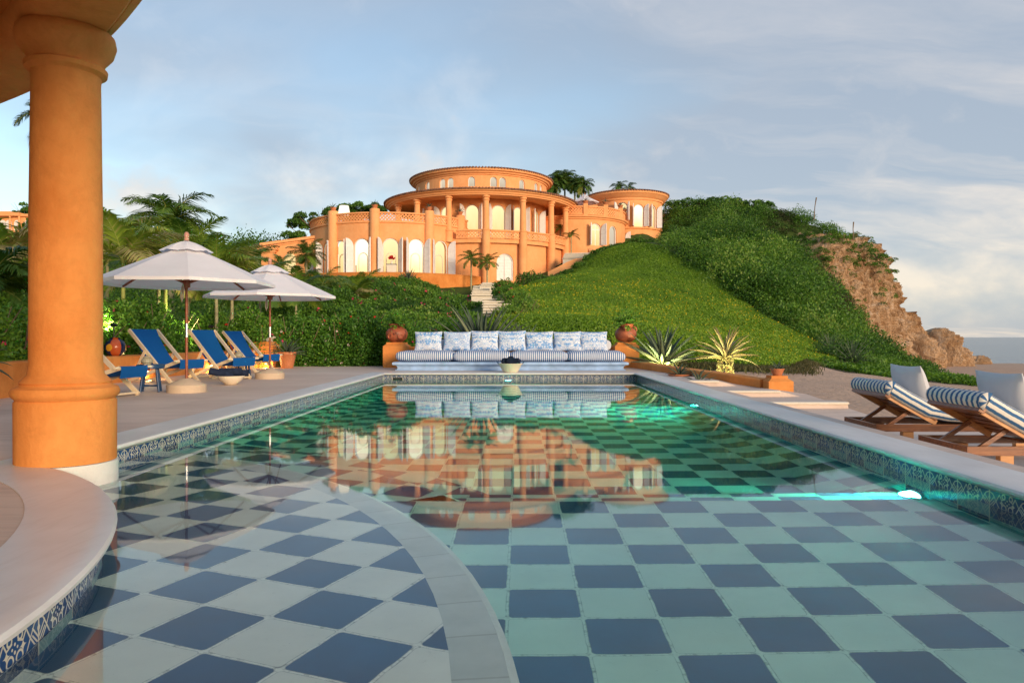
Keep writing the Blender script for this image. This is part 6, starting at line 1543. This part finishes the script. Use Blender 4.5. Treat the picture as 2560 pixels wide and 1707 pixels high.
bush('flowering_bush', 'bright green hibiscus bush behind the left clay pot', row([(-2.9, 22.2, 0), (-1.6, 22.6, 0), (-.9, 23.6, 0)], 7, .8, 1.1), .08, 3300, .62, 'bush', ('red_petal',), 9)
bush('flowering_bush', 'light green bush lit by a spotlight right of the large agave', row([(-.2, 24.5, .2), (.8, 25.5, .3)], 5, .8, .9), .09, 3000, .75, 'bush', ('red_petal',), 3, twigs=40)
def gb(u, v, Y, r, h): x, y, z = G(u, v, Y); return (x, y, tz1(x, y)-.2, r, h)
def gt_(u, vtop, Y, r):
    '''blob whose top shows at pixel row vtop'''
    x, y, z = G(u, vtop, Y); z0 = tz1(x, y)-.2; return (x, y, z0, r, max(.5, z-z0))
bush('bougainvillea', 'broad bougainvillea bank with magenta flowers below the villa terrace', [gt_(u, v, Y, r) for u, v, Y, r in ((900, 715, 44, 1.6), (960, 712, 44, 1.8), (1020, 715, 45, 1.8), (1080, 730, 45, 1.5), (1125, 745, 44, 1.2), (1155, 756, 42, .9), (880, 745, 38, 1.5), (950, 745, 37, 1.6), (1020, 748, 37, 1.6), (1090, 755, 37, 1.5), (1150, 765, 37, 1.1), (1185, 775, 36, .8), (1000, 705, 49, 1.6), (1055, 716, 48.5, 1.3), (930, 704, 49, 1.7), (1100, 735, 48, 1.0), (960, 780, 31, 1.4), (1040, 783, 31, 1.4), (1110, 785, 31, 1.3), (1165, 792, 31, 1.1))], .12, 1500, .52, 'shrub', ('pink_petal',), 3, fs=.12, mat='scrub_leaf')
bush('hedge', 'clipped bright green hedge directly under the villa terrace wall', [gt_(u, v, Y, 1.1) for u, v, Y in ((760, 700, 54), (795, 698, 54), (830, 695, 54), (860, 694, 54), (895, 692, 54), (930, 692, 54), (965, 692, 53.7), (1000, 693, 53.7), (1035, 696, 53.6), (1062, 708, 53.4))], .12, 1500, .55, 'hedge', mat='scrub_leaf')
bush('shrub', 'dark shrub mass between the second parasol and the bougainvillea bank', [gt_(u, v, Y, r) for u, v, Y, r in ((700, 728, 34, 1.5), (760, 725, 36, 1.6), (830, 722, 38, 1.6), (740, 705, 46, 1.8), (800, 705, 47, 1.8), (680, 705, 48, 1.8), (620, 712, 44, 1.7), (780, 760, 29, 1.3), (860, 765, 29, 1.3), (700, 755, 28, 1.3))], .11, 1500, .40, 'shrub', ('pink_petal',), 2, fs=.1, mat='scrub_leaf')
bush('shrub', 'round green shrub with pink blooms right of the cream steps', [gt_(u, v, Y, r) for u, v, Y, r in ((1262, 700, 45, .9), (1278, 710, 44, 1.0), (1305, 718, 44, 1.0), (1262, 738, 41, .7))], .11, 1700, .5, 'shrub', ('pink_petal', 'red_petal'), 5, fs=.09, mat='scrub_leaf')
bush('shrub', 'twiggy shrub with bare pale stems above the lawn, right of the door', [gt_(u, v, Y, r) for u, v, Y, r in ((1322, 680, 48.5, 1.0), (1345, 686, 49, 1.0), (1378, 690, 50, 1.0))], .11, 1100, .35, 'shrub', twigs=90, mat='scrub_leaf')
bush('shrub', 'low dark shrubs climbing beside the orange stair parapet', [gt_(u, v, Y, r) for u, v, Y, r in ((1400, 695, 54, .8), (1425, 693, 55, .8), (1455, 687, 56, .8), (1480, 675, 57, .8), (1500, 645, 58, .9), (1522, 628, 58.5, 1.0), (1545, 612, 59.5, 1.0), (1570, 606, 60, 1.0))], .11, 1500, .42, 'shrub', mat='scrub_leaf')
bush('hedge', 'thin hedge along the lawn top under the tower', [gt_(u, v, Y, r) for u, v, Y, r in ((1595, 594, 61, .9), (1625, 602, 61, .8), (1660, 602, 60.5, .9), (1690, 600, 60, 1.0), (1720, 598, 59, 1.0), (1755, 600, 58, 1.0))], .11, 1500, .36, 'hedge', twigs=60, mat='scrub_leaf')
bush('shrub', 'light green shrub at the foot of the lower cream steps', [gb(1290, 780, 34, 1.0, 1.0), gb(1305, 790, 31, .8, .9), gb(1272, 800, 30, .8, .7)], .1, 1700, .72, 'shrub', ('red_petal',), 3, mat='scrub_leaf', twigs=40)
scrub('undergrowth', [(-6.5, 22.5), (.6, 23), (-.4, 28), (-.6, 36), (-1.4, 44), (-3.5, 51), (-14, 51), (-18, 46), (-11, 31)], 330, .8, .55, 230, .11, .36, label='low green undergrowth filling the bank below the villa', keep=lambda x, y, z: CV-F*(z+.8-CAMZ)/y > np.interp(CU+F*x/y, [1000, 1040, 1080, 1130, 1175, 1230], [690, 700, 722, 742, 760, 768]))
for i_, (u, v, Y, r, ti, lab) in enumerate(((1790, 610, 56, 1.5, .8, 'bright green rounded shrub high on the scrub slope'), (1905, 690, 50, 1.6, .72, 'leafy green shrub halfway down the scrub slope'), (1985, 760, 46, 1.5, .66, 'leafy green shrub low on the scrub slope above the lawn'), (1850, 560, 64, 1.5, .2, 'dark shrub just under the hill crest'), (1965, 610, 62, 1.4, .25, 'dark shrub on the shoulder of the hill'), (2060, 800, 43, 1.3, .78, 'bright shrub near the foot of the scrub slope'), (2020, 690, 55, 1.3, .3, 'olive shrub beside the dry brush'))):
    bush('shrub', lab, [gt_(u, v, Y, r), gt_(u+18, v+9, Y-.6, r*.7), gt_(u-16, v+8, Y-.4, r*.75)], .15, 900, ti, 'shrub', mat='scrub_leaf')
# far-left slopes
scrub('garden_jungle', [(-9.5, 9), (-9.3, 14), (-9.4, 18), (-8.6, 22), (-7, 24.5), (-10, 31), (-17, 46), (-27, 60), (-34, 60), (-32, 35), (-22, 14), (-16, 4), (-10, 2)], 420, 1.1, 1.0, 240, .13, .44, label='dark tangled garden undergrowth behind the palms on the left')
scrub('far_ridge_trees', [(-85, 118), (-60, 122), (-35, 108), (-24, 92), (-28, 74), (-38, 64), (-60, 68), (-85, 80)], 520, 2.4, 2.4, 260, .34, .34, label='wooded ridge far behind the parasols', keep=lambda x, y, z: not (CU+F*x/y < 150 and y > 88))
# --- trees
def tree(name, label, base, h, crowns, leaf, per, tint, trunk_r=.14, mat='scrub_leaf'):
    t_ = thing(name, label, 'tree', base); mb = MB()
    for i, (dx_, dy_, dz_, r, hh) in enumerate(crowns):
        p2 = Vector((dx_, dy_, dz_)); p1 = Vector((dx_*.35, dy_*.35, dz_*.55)); mb.tube([(0, 0, -.3), p1, p2], [trunk_r, trunk_r*.6, trunk_r*.2], 7)
        for k in range(4):
            a = random.uniform(0, 2*PI); mb.tube([p1.lerp(p2, .6), p2+Vector((math.cos(a)*r*.8, math.sin(a)*r*.8, random.uniform(-.2, .6)*hh))], [trunk_r*.3, .015], 5)
    mb.build('trunk', 'bark', t_); cl = Cloud()
    for dx_, dy_, dz_, r, hh in crowns:
        for k in range(9):
            o_ = unit(1)[0]*np.array([r, r, hh])*.62; rr = r*RNG.uniform(.28, .5); leafmass(cl, (dx_+o_[0], dy_+o_[1], dz_+o_[2]-rr*.3), rr, rr*.8, int(per*rr*rr), leaf, tint+RNG.normal(scale=.12))
    cl.build('crown', mat, t_)
def gt(u, Y): x = (u-CU)*Y/F; return (x, Y, tz1(x, Y))
b = gt(820, 76); tree('tree', 'broad green tree left of the rotunda behind the left wing', b, 6, [(-3.3, 0, 3.9+7.9-b[2], 1.5, 1.6), (-2.2, .3, 13.0-b[2], 1.5, 1.2), (-.6, 0, 13.4-b[2], 1.7, 1.2), (1.2, .4, 13.9-b[2], 1.8, 1.1), (3.0, .2, 14.0-b[2], 1.7, 1.1), (4.6, 0, 13.9-b[2], 1.5, 1.0), (-3.6, 0, 10.0-b[2], 1.0, .9), (0, 0, 12-b[2], 1.6, 1.2), (2.2, 0, 12.4-b[2], 1.6, 1.2)], .19, 900, .40, .2)
b = G(50, 545, 125); tree('tree', 'lone round tree on the ridge above the distant house', (b[0], b[1], b[2]-2), 5, [(0, 0, 3.5, 1.6, 1.6), (1.0, 0, 2.6, 1.3, 1.2), (-1.8, 0, 1.9, 1.2, 1.0)], .3, 300, .34)
for u, v, Y, r, lab in ((1725, 515, 75, 2.0, 'dark round tree on the hill crest just right of the villa'), (1800, 505, 73, 1.7, 'second leafy tree on the hill crest'), (1880, 515, 71, 1.3, 'low bushy tree further along the hill crest')):
    x, y, z = G(u, v, Y); zb_ = tz1(x, y); tree('tree', lab, (x, y, zb_), 3, [(0, 0, max(.7, z-zb_-.3), r, r*.6), (r*.9, 0, max(.5, z-zb_-.7), r*.8, r*.5), (-r*.9, 0, max(.5, z-zb_-.8), r*.8, r*.5)], .17, 500, .36)
# --- palms
def palm(name, label, base, h, L, nf, tint=.45, lean=(0, 0), tr=.09, seed=1, trunk='palm_trunk', droop=1.15, wide=.045, up=1.25, group=None, el0=-.35, leafl=.42):
    rr = np.random.default_rng(seed); t_ = thing(name, label, 'palm', base, 0, group)
    top = Vector((lean[0], lean[1], h)); pts = [Vector((0, 0, -.4)), Vector((lean[0]*.25, lean[1]*.25, h*.35)), Vector((lean[0]*.6, lean[1]*.6, h*.7)), top]
    MB().tube(pts, [tr*1.25, tr, tr*.9, tr*.8], 10).build('trunk', trunk, t_, smooth=True)
    cl = Cloud(); mbr = MB(); T0 = np.array(top)
    for i in range(nf):
        a = i*2.399963+rr.normal(scale=.2); f = (i+.5)/nf; el = up-(up-el0)*f+rr.normal(scale=.08); l = L*rr.uniform(.85, 1.1); seg = 22
        d = np.array([math.cos(a), math.sin(a), 0]); p = T0.copy(); C = [p.copy()]; D = []
        for k in range(seg):
            e = el-droop*((k+1)/seg)**1.5; v = d*math.cos(e)+np.array([0, 0, math.sin(e)]); D.append(v); p = p+v*l/seg; C.append(p.copy())
        C = np.array(C); D = np.array(D); mbr.tube([tuple(c) for c in C[::3]], [.016*tr/.09*(1-.8*k/len(C[::3])) for k in range(len(C[::3]))], 4, False)
        tt = float(np.clip(rr.normal(tint, .13)+(.28 if f > .86 else 0), 0, 1)); sub = 2
        ts = np.linspace(.10, .99, seg*sub); ci = ts*seg; i0 = np.clip(ci.astype(int), 0, seg-1); fr = ci-i0; cc = C[i0]+(C[i0+1]-C[i0])*fr[:, None]; dd = D[i0]
        side = np.cross(dd, [0, 0, 1.0]); side /= np.linalg.norm(side, axis=1, keepdims=True)+1e-9; nrm = np.cross(side, dd)
        ll = L*leafl*np.sin(np.clip(ts*1.02, 0, 1)*PI)**.55*(1-.35*ts)
        for sg in (-1, 1):
            N = dd*(.55+.5*ts[:, None])+side*sg*.85+nrm*rr.normal(.05, .16, (len(ts), 1)); N /= np.linalg.norm(N, axis=1, keepdims=True)
            N2 = N+np.array([0, 0, -.65]); N2 /= np.linalg.norm(N2, axis=1, keepdims=True); w = 1.15*wide*np.ones((len(ts), 1))*(L/2.2)
            A = cc; B = A+N*ll[:, None]*.5; E = B+N2*ll[:, None]*.5; wv = np.cross(N, nrm); wv /= np.linalg.norm(wv, axis=1, keepdims=True)+1e-9
            V = np.stack([A-wv*w*.3, A+wv*w*.3, B+wv*w*.5, B-wv*w*.5, E+wv*w*.06, E-wv*w*.06], 1).reshape(-1, 3); n = len(ts); b_ = np.arange(n)[:, None]*6
            Fq = np.concatenate([b_+np.array([[0, 1, 2, 3]]), b_+np.array([[3, 2, 4, 5]])]); cl.add(V, Fq, np.repeat(np.clip(tt+rr.normal(scale=.07, size=n), 0, 1), 6))
    cl.build('crown', 'palm_leaf', t_); mbr.build('frond_ribs', 'green_trunk', t_); return t_
def pgt(u, vtop, Y, **k):
    """palm whose crown centre appears at (u, vtop)"""
    x, y, z = G(u, vtop, Y); zb_ = tz1(x, y); return (x, y, zb_), max(.5, z-zb_)
def P3(label, u, v, Y, L, nf, **k):
    b_, h = pgt(u, v, Y); palm('palm_tree', label, b_, h, L, nf, **k)
P3('big coconut palm rising above the first parasol', 425, 556, 30, 2.2, 26, seed=2, tr=.16, droop=1.5, tint=.5)
P3('wind-blown palm behind the tip of the second parasol', 622, 655, 40, 1.9, 16, seed=3, tr=.12, tint=.45)
P3('palm beside the far-left villa wing, dark against the orange wall', 766, 636, 57, 1.75, 20, seed=4, tr=.09, tint=.35)
P3('small palm poking over the second parasol, by the side arches', 700, 662, 54, 1.3, 12, seed=5, tint=.5)
P3('small palm against the rotunda wall by the last shutters', 1178, 645, 57.5, 1.2, 13, seed=6, tr=.07, tint=.4)
P3('small palm in front of the pilaster left of the white rotunda door', 1218, 656, 56.8, 1.15, 14, seed=7, tr=.07, tint=.45)
P3('little palm between the rotunda and the right wing', 1401, 572, 66, .9, 10, seed=8, tr=.06, tint=.35)
P3('low palm against the right wing wall', 1428, 588, 65, .9, 10, seed=9, tr=.06, tint=.35)
P3('light green palm growing out of the shrub bank, left of the clay pot', 895, 735, 41, 1.9, 12, seed=10, tr=.07, tint=.72, droop=.8, el0=.1)
P3('feathery palm above the shrubs right of the second parasol', 805, 715, 46, 1.8, 14, seed=11, tr=.07, tint=.6)
for i, (u, v, Y, L) in enumerate(((1392, 452, 92, 1.9), (1412, 446, 93, 1.9), (1437, 458, 92, 1.8), (1455, 465, 91, 1.8), (1378, 466, 90, 1.6))):
    b_, h = pgt(u, v, Y); palm('palm_tree', ['tall palm in the clump behind the rotunda roof, second from its left', 'tallest palm in the clump behind the rotunda roof', 'palm in the clump behind the rotunda roof, second from its right', 'rightmost palm in the clump behind the villa', 'leftmost palm of the clump, partly behind the rotunda roof'][i], b_, h, L, 30, .30, seed=30+i, tr=.13, droop=1.7, group='palms behind the rotunda')
for i, (u, v) in enumerate(((1545, 468), (1572, 472))):
    b_, h = pgt(u, v, 92); palm('palm_tree', ['left palm tuft showing over the tower roof', 'right palm tuft showing over the tower roof'][i], b_, h, 1.5, 12, .25, seed=40+i, tr=.12, droop=1.6)
# young palms just behind the hedge
yp = [('young palm with a pale trunk right beside the orange column', 308, 650, 15.5, 1.55, 14, .85), ('young palm with brown trunk left of the first parasol pole', 397, 680, 17.5, 1.5, 13, .75), ('young green-trunked palm left of the first parasol pole', 414, 690, 17.2, 1.4, 13, .8), ('young palm under the first parasol, right of its pole', 541, 685, 18.5, 1.5, 13, .75), ('young palm under the second parasol, left of its pole', 580, 695, 19.5, 1.5, 13, .78),
      ('shaggy palm with straw-coloured fronds left of the first parasol', 268, 625, 20, 1.9, 18, .9), ('broad dark palm filling the gap behind the first parasol', 470, 660, 24, 2.0, 16, .55), ('dark palm behind the second parasol pole', 650, 735, 24, 1.5, 13, .35), ('drooping palm to the right of the second parasol', 740, 740, 27, 1.6, 13, .45)]
for i, (lab, u, v, Y, L, nf, ti) in enumerate(yp):
    b_, h = pgt(u, v, Y); palm('palm_tree', lab, b_, h, L, nf, ti, seed=50+i, tr=.045, trunk='green_trunk' if i in (0, 2) else 'palm_trunk', droop=1.2, wide=.05, up=1.35, el0=.0)
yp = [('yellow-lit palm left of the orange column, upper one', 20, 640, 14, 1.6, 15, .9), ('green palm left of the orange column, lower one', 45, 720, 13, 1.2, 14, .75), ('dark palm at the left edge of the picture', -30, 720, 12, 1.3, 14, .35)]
for i, (lab, u, v, Y, L, nf, ti) in enumerate(yp):
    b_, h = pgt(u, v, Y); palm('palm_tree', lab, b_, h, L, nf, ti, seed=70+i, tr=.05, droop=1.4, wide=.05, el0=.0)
x, y, z = G(148, 285, 8.6); palm('palm_tree', 'tall palm hidden behind the column, frond tips showing at its left edge', (x, y, 0), z-.1, .52, 14, .2, seed=80, tr=.09, droop=2.0)
# dead flower stalks on the crest
for u, v0, v1, Y, lab in ((2035, 540, 494, 68, 'tall bare flower stalk on the hill crest, left one'), (2134, 590, 555, 66, 'bare flower stalk on the headland crest, right one')):
    a_ = Vector(G(u, v0+10, Y)); c_ = Vector(G(u+6 if u < 2100 else u, v1, Y)); t_ = thing('flower_stalk', lab, 'flower stalk', tuple(a_)); MB().tube([(0, 0, 0), tuple((c_-a_)*.6-Vector((.05, 0, 0))), tuple(c_-a_)], [.05, .035, .06], 6).build('stalk', 'bark', t_)

# ------------------------------------------------------------ cliff and rocks
def rockmesh(name, label, rows, cols, fn, amp, seed, thing_=True, freq=.45):
    from mathutils import noise as mn
    vs = []
    for i in range(rows+1):
        for j in range(cols+1):
            p = Vector(fn(i/rows, j/cols)); q = p*freq+Vector((seed, 0, 0)); e = .0
            n = mn.fractal(Vector((q.x, q.y, q.z*.8)), .9, 2.1, 6)*1.0 + abs(mn.noise(Vector((q.x*2.2+q.z*1.5, q.y*2.2, q.z*.7))))*1.1
            n2 = mn.voronoi(q*2.2)[0][0]; k = amp*(n*.8-n2*.8-.42*abs(mn.noise(Vector((q.x*5+q.z*2.5, q.y*5, q.z*1.6))))+.22*mn.noise(q*9))
            vs.append((p.x+k*.75, p.y-k*.8, p.z+k*.25))
    fs = [(i*(cols+1)+j, i*(cols+1)+j+1, (i+1)*(cols+1)+j+1, (i+1)*(cols+1)+j) for i in range(rows) for j in range(cols)]
    o = MB().add(vs, fs).build(name, 'cliff_rock', None, angle=16); return tag(o, label, 'cliff')
def interp_poly(pts, t):
    n = len(pts)-1; f = t*n; i = min(int(f), n-1); f -= i; a, b = pts[i], pts[i+1]; return tuple(a[k]+(b[k]-a[k])*f for k in range(3))
# seaward face of the headland: left and right borders from crest to beach
Lb = [G(2040, 560, 67.5), G(2060, 625, 64.5), G(2105, 690, 63), G(2135, 760, 61.5), G(2180, 830, 60), G(2250, 885, 58), G(2340, 945, 55)]
Rb = [G(2150, 585, 70), G(2222, 612, 70), G(2232, 665, 72), G(2265, 740, 74), G(2308, 800, 76), G(2350, 850, 78), G(2375, 925, 79)]
Mb = [G(2110, 582, 66.5), G(2150, 618, 64.5), G(2180, 675, 65), G(2205, 750, 65), G(2245, 815, 65), G(2290, 865, 65), G(2345, 935, 64)]
Bb = [(p[0]-9, p[1]+8, p[2]-1) for p in Rb]
def cliff_fn(v, h):
    A = interp_poly(Lb, v); B = interp_poly(Mb, v); C = interp_poly(Rb, v); D = interp_poly(Bb, v)
    q = h*3
    if q < 1: a, b, f = A, B, q
    elif q < 2: a, b, f = B, C, q-1
    else: a, b, f = C, D, q-2
    return tuple(a[k]+(b[k]-a[k])*f for k in range(3))
Lb = [(p[0]-2.6, p[1]+2.2, p[2]-.2) for p in Lb]; Mb = [tuple(.5*(m_[k]+(l_[k] if k < 2 else m_[k])) if k < 1 else m_[k] for k in range(3)) for m_, l_ in zip(Mb, Lb)]
CLIFF = rockmesh('cliff', 'tan rocky cliff face of the headland dropping to the beach', 200, 200, cliff_fn, 1.15, 3.1)
def mound(c, rx, ry, h, sk=0.0):
    def fn(v, a_):
        a = a_*2*PI; r = v**.75 if False else math.sin(v*PI/2); z = h*math.cos(v*PI/2)**.8
        return (c[0]+rx*r*math.cos(a)+sk*z, c[1]+ry*r*math.sin(a), c[2]+z)
    return fn
x, y, z = G(2376, 905, 78)
rockmesh('headland_rock', 'big rugged tan rock at the foot of the cliff by the sea', 90, 130, mound((x, y, z-.6), 2.05, 2.6, 4.3, -.28), .72, 9.4, freq=.75)
x, y, z = G(2312, 905, 74)
rockmesh('headland_rock', 'darker rock slab wedged between the cliff and the seaward rock', 50, 70, mound((x, y, z-.6), 1.9, 2.6, 3.6, -.2), .6, 5.2, freq=.7)
x, y, z = G(2451, 907, 82)
rockmesh('beach_rock', 'small low rock alone at the waterline right of the headland', 26, 40, mound((x, y, z-.3), 1.15, 1.2, 1.15), .3, 2.2, freq=1.2)
x, y, z = G(2330, 935, 50)
rockmesh('beach_rock', 'pale rocks half buried in the scrub at the cliff foot', 30, 60, lambda v, h: (G(2190+150*h, 845+90*h, 53-6*h)[0], 53-6*h, G(2190+150*h, 868+72*h, 53-6*h)[2]+.5*math.sin(v*PI)-.6*(1-v)), .5, 7.7, freq=.9)
# green tufts on the cliff
def cliff_tufts():
    cl = Cloud(); vv = CLIFF.data.vertices; n_ = 201; k = 0
    for _ in range(900):
        i = int(RNG.uniform(0, .72)*200); j = int(RNG.uniform(.02, .70)*200); v = i/200; h = j/200; p = vv[i*n_+j].co
        if RNG.uniform() > (1.0-1.5*v)*(1.15-.9*h)+.75*math.exp(-((h-.50-.25*v)/.10)**2)*(v < .42)+.5*(v < .07): continue
        r = RNG.uniform(.22, .62); leafmass(cl, (p.x, p.y-.12, p.z-.1), r, r*.75, int(520*r*r)+30, .11, RNG.uniform(.2, .65)); k += 1
        if k > 230: break
    tag(cl.build('cliff_greenery', 'scrub_leaf'), 'green tufts clinging to the upper cliff face', 'scrub', None, 'stuff')
cliff_tufts()
# shoreline foam
mb = MB(); 
for k, (y0, w) in enumerate(((92.5, .5), (97, .25))):
    pts = [(30+i*2.0, y0-i*.55+math.sin(i*.7+k)*1.0) for i in range(40)]
    mb.add([p+(SEAZ+.012+.004*k,) for p in pts]+[(x_, y_+w*(1+.6*math.sin(i*1.3)), SEAZ+.012+.004*k) for i, (x_, y_) in enumerate(pts)], [(i, i+1, 41+i, 40+i) for i in range(39)])
tag(mb.build('surf_foam', 'foam'), 'thin line of white foam where the sea meets the beach', 'foam', None, 'stuff')
